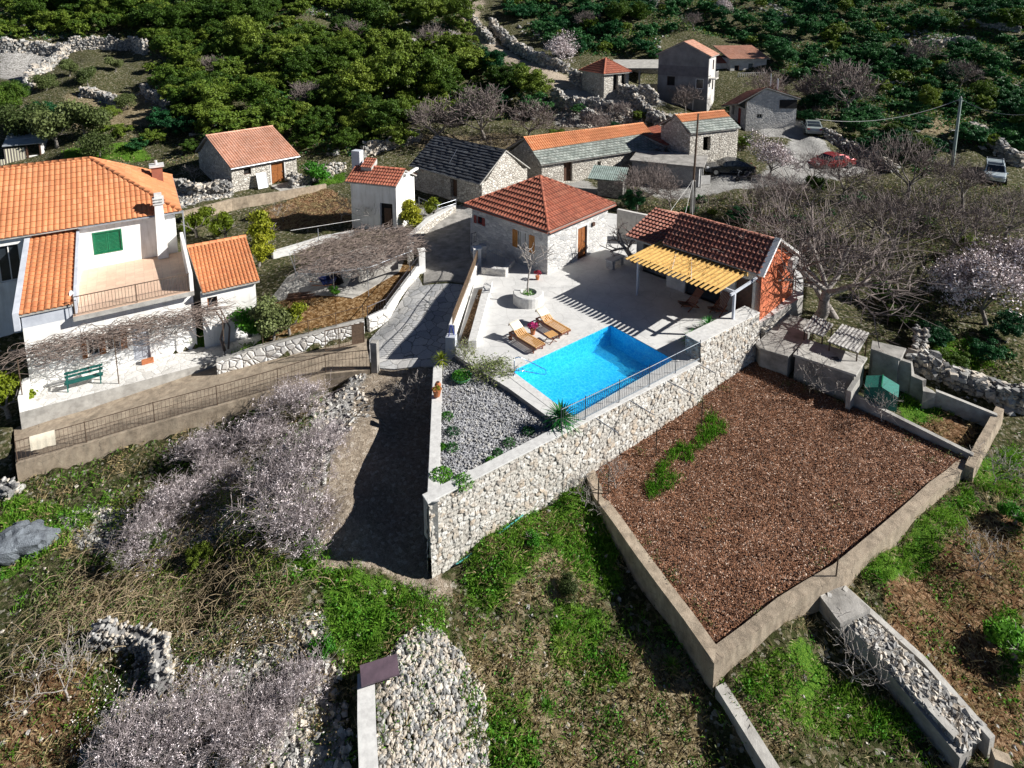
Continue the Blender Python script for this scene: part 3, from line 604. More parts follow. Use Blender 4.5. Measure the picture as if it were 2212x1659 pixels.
# ------------------------------------------------ masonry with real stones standing out
m,t,b=newmat('retaining_stone')
def attr(t,name): a=t.nodes.new('ShaderNodeAttribute'); a.attribute_name=name; return a.outputs['Fac']
v=coord(t); nn=noise(t,v,9,6,.7)
col=ramp(t,[(0,(.56,.53,.47)),(.3,(.44,.41,.36)),(.55,(.68,.66,.61)),(.78,(.48,.44,.38)),(.92,(.52,.43,.33)),(1,(.36,.34,.31))],attr(t,'stone'))
col=mixc(t,.5,col,ramp(t,[(.3,(.55,.53,.5)),(.7,(1.1,1.1,1.1))],nn),'MULTIPLY')
col=mixc(t,attr(t,'joint'),col,(.075,.055,.04)); t.links.new(col,b.inputs['Base Color']); b.inputs['Roughness'].default_value=.92; bump(t,b,nn,.7,.02); M['ret']=m
def stoneface(name,A,B,ztA,ztB,parent,batter=.12,cell=.22,res=.04,amp=.075,mat=None,zb=None,seed=1):
    # outward side is on the right of A->B
    A=np.array(A[:2],float); B=np.array(B[:2],float); L=np.linalg.norm(B-A); d=(B-A)/L; n=np.array([d[1],-d[0]])
    nx=int(L/res)+1; xs=np.linspace(0,L,nx); base=A[None]+d*xs[:,None]
    gb=hz((base+n*.3)[:,0],(base+n*.3)[:,1])-.45 if zb is None else np.full(nx,zb)
    zt=ztA+(ztB-ztA)*xs/L; H_=(zt-gb).max(); nz=int(H_/res)+1
    g=np.random.default_rng(seed)
    tt=np.linspace(0,1,nz); X=np.repeat(xs[:,None],nz,1); Zr=gb[:,None]+(zt-gb)[:,None]*tt[None]
    # jittered seeds
    cx=int(L/cell)+3; czn=int(H_/(cell*.8))+4; z00=gb.min()-cell
    SX=((np.arange(cx)[:,None]-1)+g.uniform(.1,.9,(cx,czn)))*cell; SZ=z00+((np.arange(czn)[None]-1)+g.uniform(.1,.9,(cx,czn)))*cell*.8
    rnd=g.random((cx,czn)); bul=g.uniform(.3,1,(cx,czn)); ang=g.uniform(0,3.14,(cx,czn)); asp_=g.uniform(.75,1.3,(cx,czn))
    ix=np.clip((X/cell).astype(int)+1,1,cx-2); iz=np.clip(((Zr-z00)/(cell*.8)).astype(int)+1,1,czn-2)
    F1=np.full(X.shape,9.); F2=np.full(X.shape,9.); C=np.zeros(X.shape); Bu=np.zeros(X.shape)
    for a_ in (-1,0,1):
        for b_ in (-1,0,1):
            ex=X-SX[ix+a_,iz+b_]; ez=(Zr-SZ[ix+a_,iz+b_])*1.15; aa_=ang[ix+a_,iz+b_]; e1=(ex*np.cos(aa_)+ez*np.sin(aa_))*asp_[ix+a_,iz+b_]; e2=(-ex*np.sin(aa_)+ez*np.cos(aa_)); dd=(np.abs(e1)**3.5+np.abs(e2)**3.5)**(1/3.5); m_=dd<F1
            F2=np.where(m_,F1,np.minimum(F2,dd)); C=np.where(m_,rnd[ix+a_,iz+b_],C); Bu=np.where(m_,bul[ix+a_,iz+b_],Bu); F1=np.where(m_,dd,F1)
    edge=np.clip((F2-F1)/(cell*.34),0,1); disp=amp*(edge**.25)*Bu+amp*.35*(C-.5)+g.normal(0,.006,X.shape)
    off=disp+batter*(1-tt[None])*(H_/2.5); off[:,-1]=0.02
    V=np.stack([base[:,0,None]+n[0]*off,base[:,1,None]+n[1]*off,Zr],2).reshape(-1,3)
    i=np.arange(nx-1)[:,None]*nz+np.arange(nz-1)[None]; F=np.stack([i,i+nz,i+nz+1,i+1],2).reshape(-1,4)
    o=npmesh(name,V,F,mat or M['ret'],None)
    for nm,arr in (('stone',C),('joint',1-np.clip(edge*3.4-.15,0,1))):
        at=o.data.attributes.new(nm,'FLOAT','POINT'); at.data.foreach_set('value',arr.ravel().astype(np.float32))
    if parent: o.parent=parent; o.matrix_parent_inverse=Matrix.Translation(-Vector(parent.location))
    return o
def keep(o,e): o.parent=e; o.matrix_parent_inverse=(Matrix.LocRotScale(e.location,e.rotation_euler,None)).inverted(); return o
def ribbon(mb,pts,w,side,depth=None,zlow=None,mi=0):   # wall core along 3D top points, given width to one side
    n=len(pts)
    P2=[Vector(p[:2]) for p in pts]; nor=[]
    for i in range(n):
        d=(P2[min(i+1,n-1)]-P2[max(i-1,0)]).normalized(); nn=Vector((-d.y,d.x))*side
        if 0<i<n-1:
            d1=(P2[i]-P2[i-1]).normalized(); k=Vector((-d1.y,d1.x))*side; nn=nn/max(.4,nn.dot(k))
        nor.append(nn*w)
    for i in range(n-1):
        a,b,c,d=P2[i],P2[i+1],P2[i+1]+nor[i+1],P2[i]+nor[i]
        za,zb=pts[i][2],pts[i+1][2]
        la,lb=(za-depth,zb-depth) if depth else ((h1(*a)-.5 if zlow is None else zlow),(h1(*b)-.5 if zlow is None else zlow))
        if side>0: mb.hexa([(a.x,a.y,la),(b.x,b.y,lb),(c.x,c.y,lb),(d.x,d.y,la)],[(a.x,a.y,za),(b.x,b.y,zb),(c.x,c.y,zb),(d.x,d.y,za)],mi)
        else: mb.hexa([(d.x,d.y,la),(c.x,c.y,lb),(b.x,b.y,lb),(a.x,a.y,la)],[(d.x,d.y,za),(c.x,c.y,zb),(b.x,b.y,zb),(a.x,a.y,za)],mi)
    return mb
# the big retaining wall in front of the pool
w1=P(925,1085,-.2); w2=P(1212,938,0.02); w3=P(1512,783,.03)
rw=empty('retaining_wall',(w1.x,w1.y,-3),0,'tall cream stone retaining wall with white coping below the pool fence','wall')
stoneface('stone_face',w1,w2,-.2,.02,rw,seed=3); stoneface('stone_face',w2,w3,.02,.03,rw,seed=4)
w0=P(938,792,-.1); stoneface('stone_face',w0,w1,-.1,-.2,rw,seed=5,batter=.03)
mb=ribbon(MB(),[tuple(w0),tuple(w1)],.33,1,depth=2.2); keep(mb.build('wall_core',M['concrete']),rw)
mb=ribbon(MB(),[tuple(w1),tuple(w2),tuple(w3)],.4,1,depth=1.6); keep(mb.build('wall_core',M['concrete']),rw)
mb=MB(); up=Vector((0,0,.06))
ribbon(mb,[tuple(P(924,1087,-.14)),tuple(P(1212,939,.08)),tuple(P(1512.5,784,.09))],.46,1,depth=.055)
ribbon(mb,[tuple(P(936,790,-.04)),tuple(P(922.5,1084,-.137))],.42,1,depth=.05); keep(mb.build('coping',M['coping'],bevel=.01),rw)
# raised end of the wall by the outbuilding
q0=P(1512,741,.9); q1=P(1640,676,.9)
rw2=empty('parapet_wall',(q0.x,q0.y,-2),0,'high rough stone wall with broad white top running up to the orange gable','wall')
stoneface('stone_face',q0,q1,.88,.88,rw2,seed=8,cell=.22)
dq=(q1-q0).normalized(); nq=Vector((-dq.y,dq.x,0)); stoneface('stone_face',q0+nq*.8,q0,.88,.88,rw2,seed=9,cell=.22,zb=-.2)
mb=ribbon(MB(),[tuple(q0),tuple(q1)],.78,1,zlow=-1.2); keep(mb.build('wall_core',M['white']),rw2)
mb=ribbon(MB(),[tuple(q0-dq*.05-nq*.05+Vector((0,0,.05))),tuple(q1+Vector((0,0,.05))-nq*.05)],.9,1,depth=.05); keep(mb.build('coping',M['coping'],bevel=.01),rw2)
# ------------------------------------------------ concrete field walls
def concwall(name,label,pxs,th,side,mat=None,depth=None,cat='wall',zlow=None,jit=.0):
    pts=[tuple(P(*q)) for q in pxs]
    if jit:
        out=[pts[0]]
        for a,b in zip(pts[:-1],pts[1:]):
            k=max(1,int((Vector(b)-Vector(a)).length/1.1))
            for i in range(1,k+1): q=Vector(a).lerp(Vector(b),i/k); out.append((q.x+random.uniform(-jit,jit)*.6*(i<k),q.y+random.uniform(-jit,jit)*.6*(i<k),q.z+random.uniform(-jit,jit)*(i<k)))
        pts=out
    mb=ribbon(MB(),pts,th,side,depth=depth,zlow=zlow)
    o=mb.build(name,mat or M['tanconc']); c=Vector(pts[0]); o.data.transform(Matrix.Translation(-c)); o.location=c
    return tag(o,label,cat)
concwall('field_wall','broad tan concrete wall along the left side of the brown field down to its corner',[(1258,1005,-2.2),(1285,1075,-2.45),(1420,1262,-2.75),(1543,1432,-3.0)],.42,1,M['tanconc'],jit=.03)
concwall('field_wall','long tan concrete wall with a cracked face along the near side of the brown field',[(1543,1434,-3.0),(1700,1312,-2.75),(1822,1238,-2.55),(1960,1120,-2.4),(2096,1000,-2.25)],.38,1,M['tanconc'],jit=.035)
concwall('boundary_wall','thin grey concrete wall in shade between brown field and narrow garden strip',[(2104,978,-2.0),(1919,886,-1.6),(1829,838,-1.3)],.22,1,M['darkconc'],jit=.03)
concwall('boundary_wall','short pale concrete wall closing the right end of the garden strip',[(2104,1012,-2.1),(2125,965,-2.0),(2169,884,-1.75)],.3,1,M['tanconc'],jit=.03)
concwall('boundary_wall','pale concrete wall running down to the bottom edge from the field corner',[(1668,1680,-3.9),(1600,1570,-3.8),(1546,1484,-3.7)],.36,-1,M['concrete'],jit=.05)
concwall('boundary_wall','low wall stub at the lower right edge of the picture',[(2190,1656,-3.9),(2150,1640,-3.85)],.3,-1,M['tanconc'])
# rubble filled double wall
c0=concwall('double_wall','wide concrete slab wall filled with loose rubble leading down from the field wall',[(2060,1592,-3.7),(1920,1440,-3.5),(1768,1282,-3.0)],.25,-1,M['concrete'],jit=.05)
c1=concwall('wall_leaf','far leaf',[(2150,1590,-3.8),(2000,1420,-3.6),(1826,1264,-3.0)],.22,1,M['concrete'],jit=.05); c1.pop('label'); c1.pop('category')
keep(c1,c0)
a,b_=P(1795,1272,-3.02),P(2105,1592,-3.8); d_=(b_-a).normalized(); n_=Vector((-d_.y,d_.x,0)); mb=MB(); mb.hexa([tuple(q-Vector((0,0,.9))) for q in (a-n_*.3,b_-n_*.8,b_+n_*.8,a+n_*.3)],[tuple(q-Vector((0,0,.14))) for q in (a-n_*.3,b_-n_*.8,b_+n_*.8,a+n_*.3)]); keep(mb.build('wall_core',M['darkconc']),c0)
pos=[]
for i in range(2200):
    t_=random.random(); q=a.lerp(b_,t_); k=random.uniform(-.55,.55)*(.6+.5*t_); d=(b_-a).normalized(); pos.append((q.x-d.y*k,q.y+d.x*k,q.z-.10+random.uniform(-.1,.04)))
keep(stones('rubble_fill',pos,rng.uniform(.06,.17,2200),[M['stone'],M['stonecream'],M['stonedark']]),c0)
mb=MB(); aa=P(1768,1281,-3.0); bb=P(1826,1263,-3.0); cc=P(1880,1320,-3.12); dd=P(1815,1352,-3.12); mb.prism([aa[:2],bb[:2],cc[:2],dd[:2]],-3.5,-3.03); keep(mb.build('cap_slab',M['darkconc']),c0)

# ================================================================== BUILDINGS
class Wax:    # wall axes: s along the wall, t inwards
    def __init__(s,a,b): s.a=Vector((*a,0)); d=Vector((*b,0))-s.a; s.d=d.normalized(); s.n=Vector((-s.d.y,s.d.x,0))
    def q(s,u,t,z): p=s.a+s.d*u+s.n*t; return (p.x,p.y,z)
    def box(s,mb,u0,u1,t0,t1,z0,z1,mi=0):
        mb.hexa([s.q(u0,t0,z0),s.q(u1,t0,z0),s.q(u1,t1,z0),s.q(u0,t1,z0)],[s.q(u0,t0,z1),s.q(u1,t0,z1),s.q(u1,t1,z1),s.q(u0,t1,z1)],mi)
def window(e,w,r,fr='white',pane='glass',sill=None,bars=1,depth=.12,name='window',curtain=False):
    u0,z0,u1,z1=r; mb=MB(); f=.06
    w.box(mb,u0,u0+f,depth,depth+.06,z0,z1); w.box(mb,u1-f,u1,depth,depth+.06,z0,z1); w.box(mb,u0+f,u1-f,depth,depth+.06,z1-f,z1); w.box(mb,u0+f,u1-f,depth,depth+.06,z0,z0+f)
    for i in range(bars): c=u0+(u1-u0)*(i+1)/(bars+1); w.box(mb,c-.02,c+.02,depth,depth+.05,z0+f,z1-f)
    o=mb.build(name,M[fr],e); mb=MB(); w.box(mb,u0+.03,u1-.03,depth+.07,depth+.09,z0+.03,z1-.03); p=mb.build('pane',M[pane],o)
    if curtain:
        mb=MB()
        for i in range(7): w.box(mb,u0+.1+(u1-u0-.2)*i/7,u0+.1+(u1-u0-.2)*(i+.55)/7,depth+.055,depth+.065,z0+.08,z1-.08)
        mb.build('curtain',M['white'],o)
    if sill: mb=MB(); w.box(mb,u0-.08,u1+.08,-.08,.0,z0-.08,z0-.002); mb.build('window_sill',M[sill],o)
    return o
def shutters(e,w,r,mat,open_=True,name='shutter'):
    u0,z0,u1,z1=r; W_=(u1-u0)/2
    for s in (0,1):
        mb=MB()
        a,b=(u0-W_*.95,u0-.02) if s==0 else (u1+.02,u1+W_*.95)
        if not open_: a,b=(u0,u0+W_-.01) if s==0 else (u0+W_+.01,u1)
        t0=-.045 if open_ else .03
        w.box(mb,a,a+.06,t0,t0+.04,z0,z1); w.box(mb,b-.06,b,t0,t0+.04,z0,z1); w.box(mb,a+.06,b-.06,t0,t0+.04,z1-.07,z1); w.box(mb,a+.06,b-.06,t0,t0+.04,z0,z0+.07)
        k=int((z1-z0)/.09)
        for i in range(k):
            z=z0+.08+(z1-z0-.16)*i/k; w.box(mb,a+.06,b-.06,t0+.008,t0+.026,z,z+(z1-z0-.16)/k*.72)
        mb.build(name,M[mat],e)
def door(e,w,r,mat='wood',depth=.12,panels=True,name='door'):
    u0,z0,u1,z1=r; mb=MB(); w.box(mb,u0+.04,u1-.04,depth,depth+.05,z0,z1-.04)
    if panels:
        c=(u0+u1)/2
        for a,b in ((u0+.1,c-.04),(c+.04,u1-.1)):
            for z,zz in ((z0+.12,z0+(z1-z0)*.42),(z0+(z1-z0)*.5,z1-.16)): w.box(mb,a,b,depth-.018,depth,z,zz)
    o=mb.build(name,M[mat],e); mb=MB()
    w.box(mb,u0,u0+.04,depth-.03,depth+.08,z0,z1,0); w.box(mb,u1-.04,u1,depth-.03,depth+.08,z0,z1); w.box(mb,u0+.04,u1-.04,depth-.03,depth+.08,z1-.04,z1); mb.build('door_frame',M[mat],o)
    mb=MB(); w.box(mb,u1-.18,u1-.12,depth-.06,depth-.02,z0+1.0,z0+1.04); mb.build('handle',M['steel'],o)
    return o
def shell(x0,x1,y0,y1,h,th=.35,ops={},gab={},z0=-.6,hs=None):
    mb=MB(); h=hs or {k:h for k in 'frbl'}
    wall(mb,(x0,y0),(x1,y0),z0,h['f'],th,ops.get('f',()),gab.get('f')); wall(mb,(x1,y1),(x0,y1),z0,h['b'],th,ops.get('b',()),gab.get('b'))
    wall(mb,(x1,y0),(x1,y1),z0,h['r'],th,ops.get('r',()),gab.get('r'),inset=(th,th)); wall(mb,(x0,y1),(x0,y0),z0,h['l'],th,ops.get('l',()),gab.get('l'),inset=(th,th))
    return mb
def rect(a,b): return (min(a[0],b[0]),min(a[1],b[1]),max(a[0],b[0]),max(a[1],b[1]))
def surround(e,w,r,mat,wd=.14,name='stone_surround',sill=True):
    u0,z0,u1,z1=r; mb=MB(); w.box(mb,u0-wd,u0,-.02,.1,z0,z1+wd); w.box(mb,u1,u1+wd,-.02,.1,z0,z1+wd); w.box(mb,u0,u1,-.02,.1,z1,z1+wd)
    if sill: w.box(mb,u0-wd,u1+wd,-.06,.1,z0-.1,z0)
    return mb.build(name,M[mat],e)

# ---- stone pool house
F,L=framepix((1004,440),(1185,500),3.0,0); W_=7.1; oh=.35
e=F.emp('pool_house','grey stone house under a red hipped roof beside the pool terrace','house')
x0,x1,y0,y1=oh,L-oh,oh,W_-oh
def fr_(F,v,a,b,off): A=F.wall(v,*a); B=F.wall(v,*b); return rect((A[0]-off,A[1]),(B[0]-off,B[1]))
def sr_(F,u,a,b,off): A=F.side(u,*a); B=F.side(u,*b); return rect((A[0]-off,A[1]),(B[0]-off,B[1]))
r1=fr_(F,y0,(1119,514),(1143,552),x0); r1=(r1[0],1.05,r1[2],2.2)
r2=fr_(F,y0,(1030,485),(1042,499),x0); r2=(r2[0],max(r2[1],1.7),r2[2],2.25)
dr=sr_(F,x1,(1248,511),(1273,570),y0); dr=(dr[0],0.0,dr[0]+1.0,2.12)
print('poolhouse ops',r1,r2,dr,L)
shell(x0,x1,y0,y1,2.95,.4,{'f':[r1,r2],'r':[dr]},z0=-.6).build('wall',M['mas_grey'],e)
wf=Wax((x0,y0),(x1,y0)); wr=Wax((x1,y0),(x1,y1))
window(e,wf,r1,'coping','glass',bars=1,curtain=True); shutters(e,wf,r1,'shutter'); surround(e,wf,r1,'coping',.1,sill=True)
window(e,wf,r2,'red','glass',bars=0); shutters(e,wf,r2,'red'); door(e,wr,dr,'wood'); surround(e,wr,dr,'coping',.16,'door_surround',sill=False)
za=2.98; ap=(L/2,W_/2,4.95); C4=[(0,0,za),(L,0,za),(L,W_,za),(0,W_,za)]
rf=empty('roof',(0,0,0)); rf.parent=e
for i in range(4):
    a,b=C4[i],C4[(i+1)%4]; caps=[(a,ap)]
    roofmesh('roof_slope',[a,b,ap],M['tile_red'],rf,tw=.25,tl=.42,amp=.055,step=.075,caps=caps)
mb=MB(); 
for i in range(4):
    a,b=Vector(C4[i]),Vector(C4[(i+1)%4]); d=(b-a).normalized(); mb.tube([a-Vector((0,0,.08))+Vector((d.y,-d.x,0))*.07,b-Vector((0,0,.08))+Vector((d.y,-d.x,0))*.07],.055,6)
mb.build('gutter',M['tile_red'],e)
mb=MB(); mb.box(dr[0]+y0-.0,dr[0]+y0,0,0,0,0) if 0 else None
wr.box(mb,dr[2]+.5,dr[2]+.75,-.12,0,1.9,2.15); mb.build('wall_lamp',M['darkwood'],e)

# ---- outbuilding with orange gable, and its pergola
F,L=framepix((1433,526),(1645,594),2.75,0); OB=F
e=F.emp('outbuilding','low outbuilding with dark red tiled roof and orange rendered gable end','building')
W_=4.8; rz=4.15; gy=1.75
wr=Wax((L-.12,.35),(L-.12,W_-.1))
mb=MB(); wall(mb,(0.1,.35),(L-.12,.35),-.6,2.62,.3,[(1.2,0,3.4,2.2),(4.2,0,5.2,2.1)]); wall(mb,(L-.12,W_),(0.1,W_),-2.2,2.2,.3)
wall(mb,(0.1,W_),(0.1,.35),-.6,2.3,.3,gable=(W_-gy,rz-.12,2.2,2.62),inset=(.3,.3)); mb.build('wall',M['palewall'],e)
mb=MB(); wall(mb,(L-.12,.35),(L-.12,W_),-2.2,2.2,.3,gable=(gy-.35,rz-.12,2.62,2.2),inset=(.0,.0)); mb.build('gable_wall',M['orange'],e)
mb=MB(); mb.box(1.35,3.5,.5,.52,0,2.15); mb.build('glass_door',M['glass'],e); mb=MB(); mb.box(4.35,5.25,.5,.52,0,2.05); mb.build('door',M['darkwood'],e)
rf=empty('roof',(0,0,0)); rf.parent=e
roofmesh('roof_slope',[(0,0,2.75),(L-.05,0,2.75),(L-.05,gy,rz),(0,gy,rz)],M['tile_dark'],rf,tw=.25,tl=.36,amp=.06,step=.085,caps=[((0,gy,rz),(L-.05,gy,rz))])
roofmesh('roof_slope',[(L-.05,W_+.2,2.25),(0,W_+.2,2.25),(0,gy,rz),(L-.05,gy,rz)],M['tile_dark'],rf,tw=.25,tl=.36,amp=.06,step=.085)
mb=MB(); mb.bar((L+.02,-.1,2.72),(L+.02,gy,rz+.1),.3,.14); mb.bar((L+.02,gy,rz+.1),(L+.02,W_+.3,2.3),.3,.14); mb.build('verge',M['white'],e)
acv,acz=F.side(L,1699,564); acv=max(.9,min(acv,3.2))
mb=MB(); mb.box(L+.22,L+.5,acv-.4,acv+.4,acz-.28,acz+.28); o=mb.build('air_conditioner',M['coping'],e,bevel=.02)
mb=MB(); mb.tube([(L+.505,acv+.1+.2*math.cos(t/10*math.pi),acz+.2*math.sin(t/10*math.pi)) for t in range(21)],.012,4); [mb.tube([(L+.505,acv-.1,acz+.03*k-.2),(L+.505,acv+.3,acz+.03*k-.2)],.006,3) for k in range(14)]; mb.build('fan_grille',M['iron'],o)
mb=MB(); mb.box(L+.03,L+.5,acv-.36,acv-.3,acz-.34,acz-.285); mb.box(L+.03,L+.5,acv+.3,acv+.36,acz-.34,acz-.285); mb.build('bracket',M['steel'],o)
mb=MB(); mb.tube([(L+.06,acv+.5,acz+.1),(L+.06,acv+.9,acz-.6),(L+.06,acv+1.4,acz-1.2),(L+.06,acv+1.45,-1.2)],.025,5); mb.build('drain_pipe',M['terracotta'],e)
mb=MB(); mb.box(L-.1,L+.26,.35,W_,-2.6,-.35); o=mb.build('plinth',M['mas_barn'],e)
# lower annexe roof to the left
A=F.flat(1352,510,2.35); e2=F.emp('lean_to','small lean-to with weathered red tiles between tree and pergola','building')
lx0,lx1=A.x,-.02; ly0,ly1=A.y,A.y+3.3
mb=MB(); wall(mb,(lx0+.2,ly0+.9),(lx1,ly0+.9),-.5,2.3,.25,[(.5,0,lx1-lx0-.6,2.0)]); wall(mb,(lx1,ly1),(lx0+.2,ly1),-.5,3.1,.25); wall(mb,(lx0+.2,ly1),(lx0+.2,ly0+.9),-.5,2.3,.25,gable=(0.26,3.1,3.1,2.3),inset=(.25,.25)); mb.build('wall',M['darkconc'],e2)
rf=empty('roof',(0,0,0)); rf.parent=e2
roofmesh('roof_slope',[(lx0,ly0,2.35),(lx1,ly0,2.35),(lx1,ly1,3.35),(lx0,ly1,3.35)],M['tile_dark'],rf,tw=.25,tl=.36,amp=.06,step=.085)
roofmesh('roof_slope',[(lx1,ly1+1.6,2.8),(lx0+.4,ly1+1.6,2.8),(lx0+.4,ly1,3.35),(lx1,ly1,3.35)],M['tile_pale'],rf,tw=.25,tl=.36)
concwall('courtyard_wall','plain grey wall with pale top between pool house and lean-to',[(1333,452,2.1),(1400,466,2.1)],.25,1,M['palewall'],zlow=-.5)
# pergola
a=P(1353,561,2.42); b2=P(1547,636,2.42); PG=Frame(a.x,a.y,0,math.atan2(b2.y-a.y,b2.x-a.x)); Lp=(b2-a).length; Dp=3.25
e=PG.emp('pergola','sloping yellow timber pergola on white frame in front of the dark red roof','pergola')
nb=21
for i in range(nb):
    u=.04+(Lp-.08)*i/(nb-1); mb=MB(); y=-.12+.02*math.sin(i*2.3)
    mb.add([(u-.03,y+.1,2.44),(u+.03,y+.1,2.44),(u+.03,Dp,2.56),(u-.03,Dp,2.56),(u-.03,y,2.54),(u+.03,y,2.54),(u+.03,Dp+.03,2.67),(u-.03,Dp+.03,2.67)],[(0,3,2,1),(4,5,6,7),(0,1,5,4),(1,2,6,5),(2,3,7,6),(3,0,4,7)])
    mb.build('beam',M['pine'],e)
mb=MB(); mb.add([(.0,.62,2.475),(Lp,.62,2.475),(Lp,Dp,2.575),(.0,Dp,2.575),(.0,.62,2.49),(Lp,.62,2.49),(Lp,Dp,2.59),(.0,Dp,2.59)],[(0,3,2,1),(4,5,6,7),(0,1,5,4),(1,2,6,5),(2,3,7,6),(3,0,4,7)]); mb.build('cover_boards',M['pine'],e)
mb=MB(); mb.bar((-.05,1.0,2.38),(Lp+.5,1.0,2.38),.1,.12); mb.bar((Lp+.45,.6,2.36),(Lp+.45,Dp,2.42),.09,.12); mb.build('crossbeam',M['whiteblue'],e)
mb=MB(); mb.bar((-.05,Dp-.1,2.45),(Lp,Dp-.1,2.45),.08,.12); mb.build('wall_plate',M['pine'],e)
for u in (.1,Lp+.45):
    mb=MB(); mb.box(u-.055,u+.055,.92,1.05,0,2.31); mb.build('post',M['whiteblue'],e)

# ---- the big white house
u_=Vector((math.cos(R(31.5)),math.sin(R(31.5)),0)); F=Frame(-22.55,28.3,-2.2,R(31.5)); LH=F
e=F.emp('white_house','large white two storey house with orange hipped roof, balcony and green shutters','house')
VB=.55; FB=3.5; FW=6.5
# lower storey
w_=Wax((-1.1,VB),(6.3,VB))
def fx(a,b,v,off,z=None): 
    r=fr_(F,v,a,b,off); return r if z is None else (r[0],z[0],r[2],z[1])
rd=fx((285,733),(326,772),VB,-1.1,(.1,2.0)); rw1=fx((184,712),(214,750),VB,-1.1,(1.0,2.1)); rw2_=fx((224,700),(260,738),VB,-1.1,(1.0,2.1))
print('LH lower',rd,rw1,rw2_)
mb=MB(); wall(mb,(-1.1,VB),(6.3,VB),-.8,FB-.2,.3,[rd,rw1,rw2_]); wall(mb,(6.3,VB),(6.3,FW),-.8,FB-.2,.3,inset=(.3,0)); wall(mb,(-1.1,FW),(-1.1,VB),-.8,FB-.2,.3,inset=(0,.3))
# upper storey: front wall behind the balcony, and the rest of the block
g1=fx((201,499),(264,545),FW,1.0); g1=(g1[0],FB+.85,g1[2],FB+2.05)
print('green',g1)
wall(mb,(1.0,FW),(6.0,FW),FB-.2,6.15,.3,[g1]); wall(mb,(6.0,FW),(6.0,15),-.8,6.15,.3,inset=(.3,0))
wl=[(2.0,FB+.2,3.2,FB+2.2),(4.0,.2,5.0,2.0)]
wall(mb,(-10,FW),(-1.1,FW),-.8,6.15,.3,[(7.3,FB+.1,8.3,FB+2.2)]); wall(mb,(1.0,VB+.5),(1.0,FW),FB-.2,4.4,.18); wall(mb,(-1.1,FW),(-1.1,VB+.3),FB-.2,4.2,.18)
wall(mb,(6.0,15),(-10,15),-.8,6.15,.3,inset=(0,0))
mb.build('wall',M['white'],e)
mb=MB(); mb.box(.95,6.35,VB-.35,FW-.01,FB-.19,FB); mb.build('balcony_slab',M['baltile'],e); mb=MB(); mb.box(.95,6.35,VB-.42,VB-.352,FB-.24,FB-.01); mb.build('slab_edge',M['concrete'],e)
window(e,Wax((-10,FW),(-1.1,FW)),(7.3,FB+.1,8.3,FB+2.2),'white','glass',bars=1)
shutters(e,Wax((1.0,FW),(6.0,FW)),g1,'green',open_=False,name='green_shutter')
mb=MB(); W2=Wax((1.0,FW),(6.0,FW)); 
for (a1,b1,z1_,z2_) in ((g1[0]-.07,g1[0],g1[1],g1[3]),(g1[2],g1[2]+.07,g1[1],g1[3])): W2.box(mb,a1,b1,-.02,.05,z1_,z2_)
W2.box(mb,g1[0]-.07,g1[2]+.07,-.02,.05,g1[3],g1[3]+.07); W2.box(mb,g1[0]-.07,g1[2]+.07,-.04,.05,g1[1]-.07,g1[1]); mb.build('window_frame',M['green'],e)
door(e,w_,rd,'whiteblue',.1); 
for r in (rw1,rw2_): window(e,w_,r,'white','glass',sill='coping',bars=1); 
for r in (rw1,rw2_): shutters(e,w_,r,'wood')
# parapet, chimney, wing
mb=MB(); mb.add([(6.17,VB-.35,FB+.0),(6.35,VB-.35,FB),(6.35,FW-.02,FB),(6.17,FW-.02,FB),(6.17,VB-.35,FB+1.0),(6.35,VB-.35,FB+1.0),(6.35,FW-.02,FB+1.25),(6.17,FW-.02,FB+1.25)],[(0,3,2,1),(4,5,6,7),(0,1,5,4),(1,2,6,5),(2,3,7,6),(3,0,4,7)]); mb.build('parapet',M['white'],e)
ch=F.flat(352,548,FB); cx,cyy=min(max(ch.x,4.9),5.7),min(max(ch.y,5.4),6.1); print('chimney',ch)
mb=MB(); mb.add([(cx-.3,cyy-.22,FB),(cx+.3,cyy-.22,FB),(cx+.3,cyy+.3,FB),(cx-.3,cyy+.3,FB),(cx-.22,cyy-.18,FB+3.4),(cx+.22,cyy-.18,FB+3.4),(cx+.22,cyy+.24,FB+3.4),(cx-.22,cyy+.24,FB+3.4)],[(0,3,2,1),(4,5,6,7),(0,1,5,4),(1,2,6,5),(2,3,7,6),(3,0,4,7)]); o=mb.build('chimney',M['white'],e)
mb=MB()
for k in range(3): mb.box(cx-.3,cx+.3,cyy-.25,cyy+.31,FB+3.4+k*.17,FB+3.47+k*.17); mb.box(cx-.2,cx+.2,cyy-.16,cyy+.22,FB+3.47+k*.17,FB+3.57+k*.17)
mb.box(cx-.2,cx+.2,cyy-.16,cyy+.22,FB+3.91,FB+4.05); mb.build('chimney_cap',M['coping'],o)
bx=F.flat(365,440,6.4); bx=Vector((5.35,12.4,0))
mb=MB(); mb.box(bx.x-.3,bx.x+.35,bx.y-.4,bx.y+.4,5.6,7.75); o=mb.build('brick_chimney',M['tile_red'],e); mb=MB(); mb.box(bx.x-.42,bx.x+.47,bx.y-.52,bx.y+.52,7.752,7.85); mb.tube([(bx.x,bx.y,7.85),(bx.x,bx.y,8.15)],.09,8); mb.build('chimney_cap',M['coping'],o)
rf=empty('roof',(0,0,0)); rf.parent=e
ez=6.2; A_=(-11,FW-.25,ez); B_=(6.3,FW-.25,ez); C_=(6.3,15.3,ez); D_=(-11,15.3,ez); R1=(1.75,10.6,9.2); R0=(-11,10.6,9.2)
roofmesh('roof_slope',[A_,B_,R1,R0],M['tile_orange'],rf,tw=.27,tl=.42,amp=.05,step=.045,caps=[(B_,R1),(R1,R0)],capr=.12)
roofmesh('roof_slope',[B_,C_,R1],M['tile_orange'],rf,tw=.27,tl=.42,amp=.05,step=.045)
